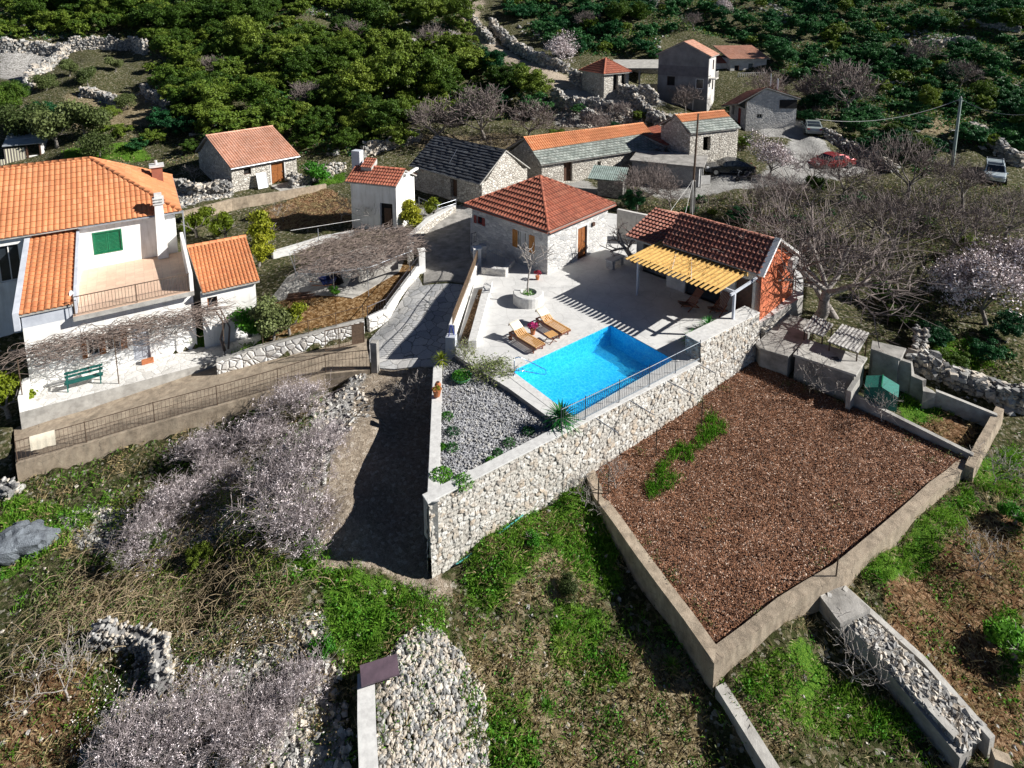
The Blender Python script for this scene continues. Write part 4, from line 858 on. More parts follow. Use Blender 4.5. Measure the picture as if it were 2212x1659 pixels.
roofmesh('roof_slope',[C_,D_,R0,R1],M['tile_orange'],rf,tw=.27,tl=.42,amp=.05,step=.045,caps=[(C_,R1)],capr=.12)
wg=[(-1.15,VB-.1,4.05),(.98,VB-.1,4.05),(.98,7.9,6.25),(-1.15,7.9,6.25)]
roofmesh('wing_roof',wg,M['tile_orange'],e,tw=.27,tl=.36,amp=.055,step=.05)
mb=MB(); mb.add([(-1.4,VB-.15,3.3),(-1.16,VB-.15,3.3),(-1.16,7.9,5.4),(-1.4,7.9,5.4),(-1.4,VB-.15,4.22),(-1.16,VB-.15,4.22),(-1.16,7.9,6.42),(-1.4,7.9,6.42)],[(0,3,2,1),(4,5,6,7),(0,1,5,4),(1,2,6,5),(2,3,7,6),(3,0,4,7)])
mb.add([(.985,VB-.05,3.3),(1.12,VB-.05,3.3),(1.12,7.4,5.4),(.985,7.4,5.4),(.985,VB-.05,4.2),(1.12,VB-.05,4.2),(1.12,7.4,6.25),(.985,7.4,6.25)],[(0,3,2,1),(4,5,6,7),(0,1,5,4),(1,2,6,5),(2,3,7,6),(3,0,4,7)])
mb.box(-1.14,.98,7.9,8.1,6.2,6.42); mb.box(-1.1,.95,VB,VB+.2,3.3,4.0); mb.build('verge',M['whiteblue'],e)
mb=MB(); mb.tube([(6.35,FW-.3,6.1),(6.35,15.3,6.1)],.06,6); mb.tube([(1.1,FW-.32,6.12),(6.35,FW-.32,6.12)],.05,6); mb.tube([(6.45,FW+.2,6.05),(6.45,FW+.2,-1)],.04,6); mb.build('gutter',M['steel'],e)
# balcony railing
mb=MB(); y=VB-.3
o=MB(); o.tube([(1.0,y,FB+1.0),(6.2,y,FB+1.0)],.025,6); o.tube([(1.0,y,FB+.1),(6.2,y,FB+.1)],.015,5); ra=o.build('railing',M['rustiron'],e)
for i in range(36): mb.tube([(1.05+i*.145,y,FB+.1),(1.05+i*.145,y,FB+1.0)],.009,4)
mb.build('bars',M['rustiron'],ra); 
for u in (1.03,3.7,6.1):
    m2=MB(); m2.tube([(u,y,FB),(u,y,FB+1.0)],.022,5); m2.build('post',M['rustiron'],ra)
# front terrace of the house (crazy paving on a concrete base)
tp=[F.o+F.u*a+F.v*b for a,b in ((-1.35,VB),(-1.35,-1.25),(8.2,-1.45),(9.8,-1.3),(9.6,.4),(6.6,.4),(6.4,VB))]
platform('house_terrace',[(q.x,q.y,-2.2) for q in tp],M['crazywhite'],1.6,sidemat=M['concrete'])
# annexe with its own orange roof
e=Frame((F.o+F.u*6.75).x,(F.o+F.u*6.75).y,-2.2,R(31.5)).emp('annexe','small white annexe with steep orange roof joined to the white house','building')
roofmesh('roof',[(-.02,-.05,3.35),(2.9,-.05,3.35),(2.9,4.3,4.5),(-.36,4.3,4.5)],M['tile_orange'],e,tw=.2,tl=.34,amp=.05,step=.045,caps=[((-.36,4.3,4.5),(2.9,4.3,4.5))],capr=.14)
mb=MB(); wall(mb,(-.1,.2),(2.7,.2),-.9,3.25,.25,[(.3,2.3,.8,2.9)]); wall(mb,(2.7,.2),(2.7,4.2),-.9,3.3,.25,gable=(3.99,4.3,3.3,4.3),inset=(.25,0)); wall(mb,(2.7,4.45),(-.3,4.45),-.9,4.3,.25); mb.build('wall',M['white'],e)
window(e,Wax((-.1,.2),(2.7,.2)),(.3,2.3,.8,2.9),'wood','glass',bars=0)
# ---- stone barn with brown door
F,L=framepix((499,364),(645,337),2.4,.15)
e=F.emp('stone_barn','small stone barn with long orange-brown roof and brown plank door','barn')
dr=fr_(F,.25,(585,356),(616,398),.1); dr=(dr[0],0,dr[2],1.95); wn=fr_(F,.25,(526,363),(543,375),.1); wn=(wn[0],1.35,wn[2],1.95)
print('barn',dr,wn,L)
mb=shell(.1,L-.1,.25,8.5,2.2,.35,{'f':[dr,wn]},{'r':(5.2,4.0),'l':(8.25-5.2,4.0)},z0=-1.2); mb.build('wall',M['mas_barn'],e)
w=Wax((.1,.25),(L-.1,.25)); door(e,w,dr,'wood',.15,panels=True); window(e,w,wn,'darkwood','black',bars=0); surround(e,w,dr,'coping',.12,'door_surround',sill=False)
rf=empty('roof',(0,0,0)); rf.parent=e; rl=L+.1
roofmesh('roof_slope',[(-.05,-.05,2.28),(rl,-.05,2.28),(rl,5.6,4.25),(-.05,5.6,4.25)],M['tile_pale'],rf,tw=.23,tl=.4,amp=.05,step=.03,caps=[((-.05,5.6,4.25),(rl,5.6,4.25))])
roofmesh('roof_slope',[(rl,8.8,2.25),(-.05,8.8,2.25),(-.05,5.6,4.25),(rl,5.6,4.25)],M['tile_pale'],rf,tw=.23,tl=.4,amp=.05,step=.03)
mb=MB(); mb.tube([(-.05,-.1,2.2),(rl,-.1,2.2)],.05,6); mb.build('gutter',M['steel'],e)
pnt=[F.o+F.u*a+F.v*b for a,b in ((dr[0]-.2,-.1),(dr[0]-.3,-2.6),(dr[2]+1.2,-2.6),(dr[2]+.5,-.1))]
platform('yard_apron',[(q.x,q.y,.18) for q in pnt],M['concrete'],.6,sink=.2)
q=F.o+F.u*(dr[0]-1.0)+F.v*(-.15); b=empty('white_board',(q.x,q.y,.2),F.a,'white board leaning on the stone barn beside its brown door','board')
mb=MB(); mb.add([(-.45,-.35,0),(.45,-.35,0),(.45,-.31,0),(-.45,-.31,0),(-.45,.05,1.35),(.45,.05,1.35),(.45,.09,1.35),(-.45,.09,1.35)],[(0,3,2,1),(4,5,6,7),(0,1,5,4),(1,2,6,5),(2,3,7,6),(3,0,4,7)]); mb.build('panel',M['white'],b)
mb=MB(); mb.bar((-.44,-.36,.02),(-.44,.03,1.34),.04,.03); mb.bar((.44,-.36,.02),(.44,.03,1.34),.04,.03); mb.build('batten',M['whiteblue'],b)
# yard retaining wall
concwall('yard_wall','tan rendered wall holding up the yard below the stone barn',[(396,458,.55),(500,431,.6),(566,420,.65),(640,409,.6),(705,398,.5)],.3,1,M['tanconc'],depth=2.2,jit=.04)
# ---- white shed
F,L=framepix((746,388),(855,399),3.4,-.1)
e=F.emp('white_shed','narrow white shed with orange-red tiled roof and dark doorway','shed')
dr=(2.45,-.1,3.5,1.9); D3=3.2
mb=shell(.3,L-.12,.2,D3,3.25,.25,{'f':[dr]},{'r':(1.35,4.0),'l':(D3-.2-1.35,4.0)},z0=-.9); mb.build('wall',M['white'],e)
w=Wax((.3,.2),(L-.12,.2)); mb=MB(); w.box(mb,dr[0],dr[2],.3,.34,-.1,1.9); mb.build('dark_doorway',M['black'],e)
mb=MB(); [w.box(mb,dr[0]+.3+i*.12,dr[0]+.4+i*.12,.1,.13,-.1,1.5) for i in range(5)]; mb.build('door',M['darkwood'],e)
w=Wax((L-.12,.2),(L-.12,D3)); window(e,w,(.95,2.3,1.5,3.0),'white','glass',depth=-.02,bars=1,name='small_window')
rf=empty('roof',(0,0,0)); rf.parent=e
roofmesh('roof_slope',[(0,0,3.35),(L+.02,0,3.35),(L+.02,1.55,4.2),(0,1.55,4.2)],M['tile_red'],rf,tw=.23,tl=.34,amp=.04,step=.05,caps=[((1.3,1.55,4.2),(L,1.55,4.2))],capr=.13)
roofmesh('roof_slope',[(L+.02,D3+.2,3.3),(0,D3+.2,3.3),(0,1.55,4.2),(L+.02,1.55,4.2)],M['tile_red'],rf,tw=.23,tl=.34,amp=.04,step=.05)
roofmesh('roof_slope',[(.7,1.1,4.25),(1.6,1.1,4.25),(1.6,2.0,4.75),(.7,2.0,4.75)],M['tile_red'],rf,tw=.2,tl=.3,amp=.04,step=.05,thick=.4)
mb=MB(); mb.box(L-.1,L+.12,1.45,D3+.3,3.75,3.9); mb.build('verge',M['white'],e)
mb=MB(); mb.box(-.35,.35,1.5,2.1,3.6,5.35); o=mb.build('chimney',M['whiteblue'],e); mb=MB(); mb.box(.352,.36,1.55,2.05,4.5,5.25); [mb.box(.361,.375,1.55,2.05,4.5+k*.13,4.55+k*.13) for k in range(6)]; mb.build('louvre',M['coping'],o)
# ---- slate barn
F,L=framepix((889,360),(1040,400),2.1,.2)
e=F.emp('slate_barn','old stone barn with dark sagging stone slate roof and pale gable','barn')
W_=6.2
mb=shell(.15,L-.15,.2,W_-.2,2.0,.5,{'f':[(4.6,0.1,5.4,1.7)]},{'r':(W_/2-.2,4.15),'l':(W_/2-.2,4.1)},z0=-1); mb.build('wall',M['mas_barn'],e)
mb=MB(); mb.box(4.8,5.5,.5,.54,0,1.7); mb.build('door',M['darkwood'],e)
rf=empty('roof',(0,0,0)); rf.parent=e
roofmesh('roof_slope',[(-.2,-.1,1.98),(L-.05,-.1,1.98),(L-.05,W_/2,4.2),(-.2,W_/2,4.2)],M['slatedark'],rf,tw=.38,tl=.3,amp=0,step=.05,jit=.05,ns=2)
roofmesh('roof_slope',[(L-.05,W_+.1,1.98),(-.2,W_+.1,1.98),(-.2,W_/2,4.2),(L-.05,W_/2,4.2)],M['slatedark'],rf,tw=.38,tl=.3,amp=0,step=.05,jit=.05,ns=2)
mb=MB(); mb.tube([(2.6,1.2,2.9),(3.0,1.0,4.4)],.02,4); mb.tube([(3.9,.9,2.7),(4.5,1.3,4.0)],.02,4); mb.build('roof_pole',M['steel'],e)
# ---- long barn
F,L=framepix((1170,357),(1433,318),2.15,.1)
e=F.emp('long_barn','long low stone barn roofed half in orange tiles and half in grey stone slates','barn')
D=5.4
dr=fr_(F,.3,(1218,352),(1236,388),.2); dr=(dr[0],0,dr[2],1.85)
mb=shell(.2,L-.2,.3,D+1.2,2.0,.5,{'f':[dr,(6.2,1.1,6.6,1.5)]},{'r':(2.9,3.75),'l':(D+.9-2.9,3.75)},z0=-1); mb.build('wall',M['mas_barn'],e)
w=Wax((.2,.3),(L-.2,.3)); door(e,w,dr,'darkwood',.3,panels=False)
rf=empty('roof',(0,0,0)); rf.parent=e
zz=lambda y:2.1+(y/3.2)*1.85
roofmesh('slate_slope',[(-.05,0,zz(0)),(L,0,zz(0)),(L,1.85,zz(1.85)),(-.05,1.55,zz(1.55))],M['slate'],rf,tw=.42,tl=.32,amp=0,step=.045,jit=.05,ns=2)
roofmesh('tile_slope',[(-.05,1.56,zz(1.56)+.03),(L,1.86,zz(1.86)+.03),(L,3.2,zz(3.2)+.03),(-.05,3.2,zz(3.2)+.03)],M['tile_orange'],rf,tw=.24,tl=.42,amp=.05,step=.05,caps=[((-.05,3.2,zz(3.2)),(L,3.2,zz(3.2)))])
roofmesh('roof_slope',[(L,D+1.5,2.0),(-.05,D+1.5,2.0),(-.05,3.2,zz(3.2)),(L,3.2,zz(3.2))],M['tile_pale'],rf,tw=.24,tl=.42,amp=.05,step=.05)
# red roofed annexe at its end
F2,L=framepix((1437,319),(1483,304),2.35,.2)
e=F2.emp('red_annexe','low stone annexe with ribbed red tiles at the end of the long barn','building')
D=F2.flat(1397,282,3.2).y; D=max(3.5,min(D,6)); print('annexe',L,D)
mb=shell(.15,L-.15,.2,D-.1,2.2,.3,{'f':[(.3,0.0,L-.8,2.0)]},{'r':(D-.8,3.0,2.2,3.0),'l':(.25,3.0,3.0,2.2)},z0=-1); mb.build('wall',M['mas_dark'],e); mb=MB(); mb.box(.4,L-.5,.35,.4,0,2.0); mb.build('door',M['wood'],e)
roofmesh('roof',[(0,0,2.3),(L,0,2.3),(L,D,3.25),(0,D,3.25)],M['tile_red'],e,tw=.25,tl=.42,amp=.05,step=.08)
# ---- block walled store with a flat slab roof, and the sheeted lean-to in front
F,L=framepix((1363,345),(1513,360),2.1,0)
e=F.emp('block_store','grey concrete block store with broad weathered slab roof','building')
mb=shell(.1,L-.1,.15,3.3,1.95,.25,{'r':[(1.0,.2,2.2,1.8)]},{},z0=-1); mb.build('wall',M['block'],e)
mb=MB(); mb.add([(-.1,-.1,1.96),(L+.3,-.1,1.96),(L+.3,3.8,2.1),(-.1,3.6,2.1),(-.1,-.1,2.1),(L+.3,-.1,2.1),(L+.3,3.8,2.24),(-.1,3.6,2.24)],[(0,3,2,1),(4,5,6,7),(0,1,5,4),(1,2,6,5),(2,3,7,6),(3,0,4,7)]); mb.build('roof_slab',M['darkconc'],e)
mb=MB(); [mb.box(L+.0,L+.12,y,y+.12,-.2,2.0) for y in (.0,1.6)]; mb.build('post',M['coping'],e)
F,L=framepix((1291,385),(1346,390),1.5,0)
e=F.emp('sheeted_lean_to','little stone lean-to under grey-green corrugated sheets with black opening','shed')
def corrugated(name,poly,mat,parent,pitch=.18): return roofmesh(name,poly,mat,parent,tw=pitch,tl=2.2,amp=pitch*.22,step=.012,thick=.03,under=mat,ns=5)
mb=shell(0,L,.0,2.2,1.35,.25,{'l':[(.3,-.6,1.9,1.2)]},{},z0=-1); mb.build('wall',M['mas_dark'],e); mb=MB(); mb.box(.3,.35,.3,1.9,-.5,1.2); mb.build('opening',M['black'],e)
corrugated('roof',[(-.8,-.3,1.5),(L+.1,-.3,1.5),(L+.1,2.5,1.95),(-.8,2.5,1.95)],M['greensheet'],e)
# ---- small barn
F,L=framepix((1493,287),(1600,275),4.4,2.2)
e=F.emp('small_barn','small sunlit stone barn with a strip of red tiles above grey slates','barn')
mb=shell(.1,L-.1,.2,4.6,2.1,.4,{'f':[(1.6,.2,2.5,1.6)]},{'r':(2.2,3.4),'l':(2.2,3.4)},z0=-1.4); mb.build('wall',M['mas_barn'],e)
rf=empty('roof',(0,0,0)); rf.parent=e; zz=lambda y:2.15+y*.55
roofmesh('slate_slope',[(0,0,zz(0)),(L,0,zz(0)),(L,1.5,zz(1.5)),(0,1.4,zz(1.4))],M['slate'],rf,tw=.42,tl=.34,amp=0,step=.045,jit=.05,ns=2)
roofmesh('tile_slope',[(0,1.41,zz(1.41)+.03),(L,1.51,zz(1.51)+.03),(L,2.4,zz(2.4)+.03),(0,2.4,zz(2.4)+.03)],M['tile_orange'],rf,tw=.24,tl=.4,amp=.05,step=.05,caps=[((0,2.4,zz(2.4)),(L,2.4,zz(2.4)))])
roofmesh('roof_slope',[(L,4.9,2.1),(0,4.9,2.1),(0,2.4,zz(2.4)),(L,2.4,zz(2.4))],M['tile_red'],rf,tw=.24,tl=.4,amp=.05,step=.05)
# ---- tall grey house
F,L=framepix((1423,115),(1532,120),10.2,3.6); 
e=F.emp('tall_house','tall grey rendered three storey house with gable and faded tile roof','house')
D=F.flat(1576,116,6.6).y; D=max(3.6,min(D,6)); H6=6.55
f1=fr_(F,.0,(1441,170),(1457,191),0); f2=fr_(F,.0,(1503,171),(1526,195),0); s1=sr_(F,L,(1562,125),(1566,142),0); s2=sr_(F,L,(1537,172),(1543,195),0)
print('tall',L,D,f1,f2,s1,s2)
f1=(f1[0],2.7,f1[2],3.85); f2=(f2[0],2.55,min(f2[2],L-.5),3.75); s1=(max(.6,s1[0]),4.9,max(1.3,s1[2]),5.9)
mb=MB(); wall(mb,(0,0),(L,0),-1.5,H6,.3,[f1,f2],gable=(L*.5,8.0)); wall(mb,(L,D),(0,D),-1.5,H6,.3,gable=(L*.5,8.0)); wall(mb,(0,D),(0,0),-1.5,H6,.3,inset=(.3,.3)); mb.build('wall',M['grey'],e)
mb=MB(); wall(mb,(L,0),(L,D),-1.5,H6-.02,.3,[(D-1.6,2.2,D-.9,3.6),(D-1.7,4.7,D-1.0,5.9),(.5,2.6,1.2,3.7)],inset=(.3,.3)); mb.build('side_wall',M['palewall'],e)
w=Wax((0,0),(L,0)); window(e,w,f1,'darkwood','black',bars=0,depth=.18); window(e,w,f2,'white','glass',bars=0,depth=.02); window(e,w,(L-2.6,-.6,L-1.6,1.3),'white','glass',bars=0,depth=-.06,name='glazed_door')
w=Wax((L,0),(L,D)); window(e,w,(D-1.7,4.7,D-1.0,5.9),'red','glass',bars=0,depth=.1); window(e,w,(D-1.6,2.2,D-.9,3.6),'darkwood','black',bars=0,depth=.1); window(e,w,(.5,2.6,1.2,3.7),'white','glass',bars=0,depth=.02)
mb=MB(); mb.box(L,L+.8,.4,1.9,3.72,3.85); mb.box(L+.74,L+.78,.4,1.9,4.6,4.65); [mb.box(L+.74,L+.77,.4+i*.21,.44+i*.21,3.85,4.6) for i in range(8)]; mb.build('balcony',M['palewall'],e)
mb=MB(); mb.box(.02,L-.02,-.03,-.002,3.95,5.2); mb.build('dark_render_band',plain('dark_render',(.16,.155,.16),(.11,.105,.11),2,.95,.3),e)
rf=empty('roof',(0,0,0)); rf.parent=e
roofmesh('roof_slope',[(L+.3,-.25,H6-.08),(L+.3,D+.25,H6-.08),(L*.5,D+.25,8.15),(L*.5,-.25,8.15)],M['tile_pale'],rf,tw=.24,tl=.4,amp=.04,step=.03)
roofmesh('roof_slope',[(-.3,D+.25,H6-.08),(-.3,-.25,H6-.08),(L*.5,-.25,8.15),(L*.5,D+.25,8.15)],M['tile_pale'],rf,tw=.24,tl=.4,amp=.04,step=.03)
# ---- pale house behind it
q=P(1590,205,4.2); F=Frame(q.x,q.y,4.2,R(8))
e=F.emp('terrace_house','pale house with faded red roofs and terrace behind the tall grey house','house')
mb=shell(0,5.2,2.0,6.5,4.6,.25,{'f':[(.6,2.6,1.3,3.7),(2.6,2.6,3.4,4.0)]},{},z0=-2); mb.build('wall',M['palewall'],e)
w=Wax((0,2),(5.2,2)); window(e,w,(.6,2.6,1.3,3.7),'wood','black',bars=0); window(e,w,(2.6,2.6,3.4,4.0),'white','glass',bars=0)
roofmesh('roof',[(-.3,1.6,4.6),(5.5,1.6,4.6),(5.5,6.8,6.0),(-.3,6.8,6.0)],M['tile_pale'],e,tw=.24,tl=.4,amp=.04,step=.03)
mb=MB(); mb.box(.0,4.2,.0,1.99,-2,1.9); mb.box(-.1,4.3,-.1,1.99,1.9,2.05); mb.build('terrace',M['palewall'],e); mb=MB(); [mb.box(.1+i*.3,.15+i*.3,-.05,-.0,2.05,2.9) for i in range(14)]; mb.box(.1,4.1,-.05,.0,2.9,2.95); mb.build('railing',M['coping'],e)
mb=MB(); mb.box(1.0,1.7,-.02,-.001,.4,1.2); mb.box(2.2,2.9,-.02,-.001,.4,1.2); mb.build('window',M['glass'],e)
roofmesh('small_roof',[(-1.6,3.0,3.9),(0,3.0,3.9),(0,6.2,5.2),(-1.6,6.2,5.2)],M['tile_red'],e,tw=.24,tl=.4,amp=.04,step=.03,thick=1.2,under=M['palewall'])
# ---- stone house with dark red roof
_q=P(1610,279,2.7); F,L=Frame(_q.x,_q.y,2.7,R(1)),5.5
e=F.emp('stone_house','square stone house with thin dark red roof edge above the silver car','house')
mb=MB(); wall(mb,(0,0),(L,0),-1.8,3.0,.4,[(1.2,1.2,1.8,1.7)],gable=(2.0,4.45,2.9,3.3)); wall(mb,(L,0),(L,5),-1.8,2.0,.4,inset=(.4,.4)); wall(mb,(L,5),(0,5),-.8,2.0,.4,gable=(L-2.0,3.2)); wall(mb,(0,5),(0,0),-.8,2.2,.4,[(2.6,0,3.5,2.0),(.8,.9,1.5,1.9)],inset=(.4,.4)); mb.build('wall',M['mas_grey'],e)
w=Wax((0,0),(L,0)); window(e,w,(1.2,1.2,1.8,1.7),'coping','glass',bars=1); w=Wax((0,5),(0,0)); door(e,w,(2.6,0,3.5,2.0),'red',.1,panels=False)
rf=empty('roof',(0,0,0)); rf.parent=e
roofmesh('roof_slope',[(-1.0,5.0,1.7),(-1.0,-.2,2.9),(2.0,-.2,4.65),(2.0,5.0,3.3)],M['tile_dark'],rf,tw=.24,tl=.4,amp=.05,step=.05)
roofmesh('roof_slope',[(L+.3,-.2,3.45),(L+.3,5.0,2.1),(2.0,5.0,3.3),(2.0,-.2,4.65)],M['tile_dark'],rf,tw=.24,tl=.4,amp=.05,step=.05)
mb=MB(); mb.box(3.6,L-.02,-.06,-.002,2.3,3.25); mb.build('dark_hatch',M['black'],e); mb=MB(); mb.tube([(2.9,1,4.6),(2.9,1,6.0)],.05,6); mb.tube([(3.9,1.5,4.2),(3.9,1.5,5.4)],.09,6); mb.build('flue',M['steel'],e)
# ---- hipped stone hut and its shelter
F,L=framepix((1242,150),(1305,160),8,6.1); W_=4.3; L=4.6; F=Frame(*(P(1305,160,8)-F.u*L)[:2],6.1,F.a)
e=F.emp('hip_hut','small stone hut with pointed red hipped roof above the lane wall','building')
mb=shell(.2,L-.2,.2,W_-.2,1.9,.3,{'r':[(1.4,-.2,2.2,1.7),(2.7,-.2,3.4,1.7)]},{},z0=-1.5); mb.build('wall',M['mas_barn'],e); mb=MB(); mb.box(L-.6,L-.55,.6,W_-.6,-.5,1.8); mb.build('dark_inside',M['black'],e)
rf=empty('roof',(0,0,0)); rf.parent=e; C4=[(-.1,-.1,1.9),(L+.1,-.1,1.9),(L+.1,W_+.1,1.9),(-.1,W_+.1,1.9)]; ap=(L/2,W_/2,3.5)
for i in range(4): roofmesh('roof_slope',[C4[i],C4[(i+1)%4],ap],M['tile_red'],rf,tw=.24,tl=.4,amp=.045,step=.06,caps=[(C4[i],ap)])
a=P(1345,150,7.6); F=Frame(a.x,a.y,5.4,R(-8)); e=F.emp('open_shelter','flat roofed open stone shelter between the hipped hut and tall house','shelter')
mb=MB(); mb.add([(-1.0,0,2.2),(5.0,0,2.3),(5.6,4.5,3.0),(-1.2,4.5,2.9),(-1.0,0,2.36),(5.0,0,2.46),(5.6,4.5,3.16),(-1.2,4.5,3.06)],[(0,3,2,1),(4,5,6,7),(0,1,5,4),(1,2,6,5),(2,3,7,6),(3,0,4,7)]); mb.build('roof_slab',M['concrete'],e)
mb=MB(); [mb.box(x,x+.25,.2,.45,-1.5,2.2) for x in (-.6,2.1,4.6)]; mb.build('post',M['concrete'],e); mb=MB(); mb.box(-.8,5.2,4.2,4.5,-1.5,2.9); mb.box(-.8,5,.25,.4,-1.5,.3); mb.build('wall',M['mas_barn'],e)
# ---- striped sheet shed at the far left
F,L=framepix((8,320),(95,312),2.2,.2)
e=F.emp('sheet_shed','shed with pale sheet roof and cream and brown striped metal front','shed')
roofmesh('roof',[(-.1,-.1,2.2),(L,-.1,2.2),(L-.5,4.4,2.75),(-.3,4.4,2.75)],M['metalroof'],e,tw=.9,tl=2.0,amp=0,step=.02,thick=.06,under=M['steel'],ns=2)
mb=MB(); mb.box(L-.3,L-.1,.1,4.2,-.4,2.1); mb.box(1.9,L-.3,.1,.25,-.4,.95); mb.box(-.2,L-.3,4.0,4.2,-.4,2.4); mb.build('wall',M['white'],e)
mb=MB(); [mb.box(L-.42,L-.3,y,y+.12,-.4,2.15) for y in (-.05,)]; mb.box(1.75,1.87,-.05,.07,-.4,2.15); mb.build('post',M['darkwood'],e)
m,t,b=newmat('striped_sheet'); v=coord(t); sx=t.nodes.new('ShaderNodeSeparateXYZ'); t.links.new(v,sx.inputs[0])
st=math_(t,'LESS_THAN',math_(t,'FRACT',math_(t,'MULTIPLY',sx.outputs[0],4.4)),.5); t.links.new(mixc(t,st,(.72,.68,.5),(.16,.14,.13)),b.inputs['Base Color']); M['stripe']=m
mb=MB(); [mb.box(-4+i*.06,-4+i*.06+.06,-.18+.02*(i%4<2),-.14+.02*(i%4<2),-.9,.9) for i in range(66)]; [mb.box(0+i*.06,i*.06+.06,-.12+.02*(i%4<2),-.08+.02*(i%4<2),-.4,1.9) for i in range(28)]; mb.build('striped_front',M['stripe'],e)

# ---- concrete tanks and sheeted frames right of the outbuilding
def poly3(px,z): return [tuple(P(*q,z)) for q in px]
def tank(name,label,px,z,mat='darkconc',low=-2.8,cat='tank'):
    p=poly3(px,z); c=sum((Vector(q) for q in p),Vector())/len(p); e=empty(name,(c.x,c.y,low),0,label,cat)
    mb=MB(); ctr=Vector((c.x,c.y)); ins=[tuple(Vector(q[:2])+(ctr-Vector(q[:2])).normalized()*.12) for q in p]; mb.prism(ins,low,z-.12); keep(mb.build('wall',M['darkconc'],e),e)
    mb=MB(); mb.prism([q[:2] for q in p],z-.12,z); keep(mb.build('cover_slab',M[mat],e,bevel=.02),e); return e,c
tA,c=tank('water_tank','low concrete tank with cracked slab top below the big bare tree',[(1640,752),(1632,742),(1700,678),(1755,692),(1745,722),(1744,734),(1703,770)],-.55)
tB,c=tank('water_tank','taller concrete tank with smooth slab top and small hatch mark',[(1713,765),(1741,731),(1874,772),(1850,810)],-.45,'concrete')
mb=MB(); q=P(1803,775,-.45); mb.prism([(q.x-.2,q.y-.1),(q.x+.15,q.y-.15),(q.x+.2,q.y+.1),(q.x-.1,q.y+.12)],-.449,-.40); keep(mb.build('hatch',M['iron']),tB)
p=poly3([(1829,838),(1851,812),(1876,765),(1868,812),(1852,842)],-.6)
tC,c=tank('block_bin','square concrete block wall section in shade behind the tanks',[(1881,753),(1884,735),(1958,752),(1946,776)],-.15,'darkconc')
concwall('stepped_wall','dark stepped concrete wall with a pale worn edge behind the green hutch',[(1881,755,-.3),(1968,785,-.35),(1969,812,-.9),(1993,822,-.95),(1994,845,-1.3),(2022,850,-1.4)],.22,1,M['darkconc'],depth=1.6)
concwall('stepped_wall','narrow shaded wall running right from the stepped wall to the corner post',[(2022,845,-1.35),(2155,898,-1.75)],.2,1,M['concrete'],depth=1.2,jit=.02)
concwall('tank_wall','pale upright slab end between the tanks and the green hutch',[(1829,842,-1.0),(1848,812,-.7)],.2,-1,M['concrete'],depth=1.6)
def frame4(px,z): p=poly3(px,z); return [Vector(q) for q in p]
for lab,px,z in (('small grey corrugated sheet roof shaded by the bare tree trunk',[(1735,713),(1778,727),(1800,706),(1757,687)],.0),('larger grey corrugated sheet roof behind the smooth tank top',[(1788,738),(1854,763),(1877,725),(1819,706)],.05)):
    p=frame4(px,z); c=sum(p,Vector())/4; e=empty('corrugated_canopy',(c.x,c.y,-.6),0,lab,'roof'); p=[q-Vector((c.x,c.y,-.6)) for q in p]; p[2].z+=.12; p[3].z+=.12
    roofmesh('corrugated_sheet',[p[0],p[1],p[2],p[3]],M['asb'],e,tw=.17,tl=1.6,amp=.05,step=.012,thick=.02,under=M['asb'],ns=5)
    [MB().tube([(q.x*.9,q.y*.9,-.9),(q.x*.9,q.y*.9,q.z-.03)],.035,5).build('post',M['rustiron'],e) for q in p]
# green mesh hutch
a=P(1870,838,-1.0); b2=P(1917,852,-1.0); F=Frame(a.x,a.y,-1.75,math.atan2(b2.y-a.y,b2.x-a.x)); e=F.emp('mesh_hutch','green mesh covered hutch with gabled top at the end of the garden strip','hutch')
mb=MB(); wall(mb,(0,0),(1.25,0),0,.8,.02,gable=(.62,1.02)); wall(mb,(1.25,1.0),(0,1.0),0,.8,.02,gable=(.62,1.02)); wall(mb,(1.25,0),(1.25,1.0),0,.8,.02,inset=(.02,.02)); wall(mb,(0,1.0),(0,0),0,.8,.02,inset=(.02,.02)); mb.build('mesh_cover',M['netgreen'],e)
mb=MB(); mb.add([(-.05,-.05,.79),(-.05,1.05,.79),(.62,1.05,1.05),(.62,-.05,1.05)],[(0,3,2,1)]); mb.add([(1.3,-.05,.79),(1.3,1.05,.79),(.62,1.05,1.05),(.62,-.05,1.05)],[(0,1,2,3)]); mb.build('cover_top',M['netgreen'],e)
mb=MB(); [mb.bar((x,y,0),(x,y,.8),.04,.04) for x in (-.02,1.27) for y in (-.02,1.02)]; mb.bar((.62,-.06,1.06),(.62,1.06,1.06),.04,.04); mb.build('frame',M['green'],e)

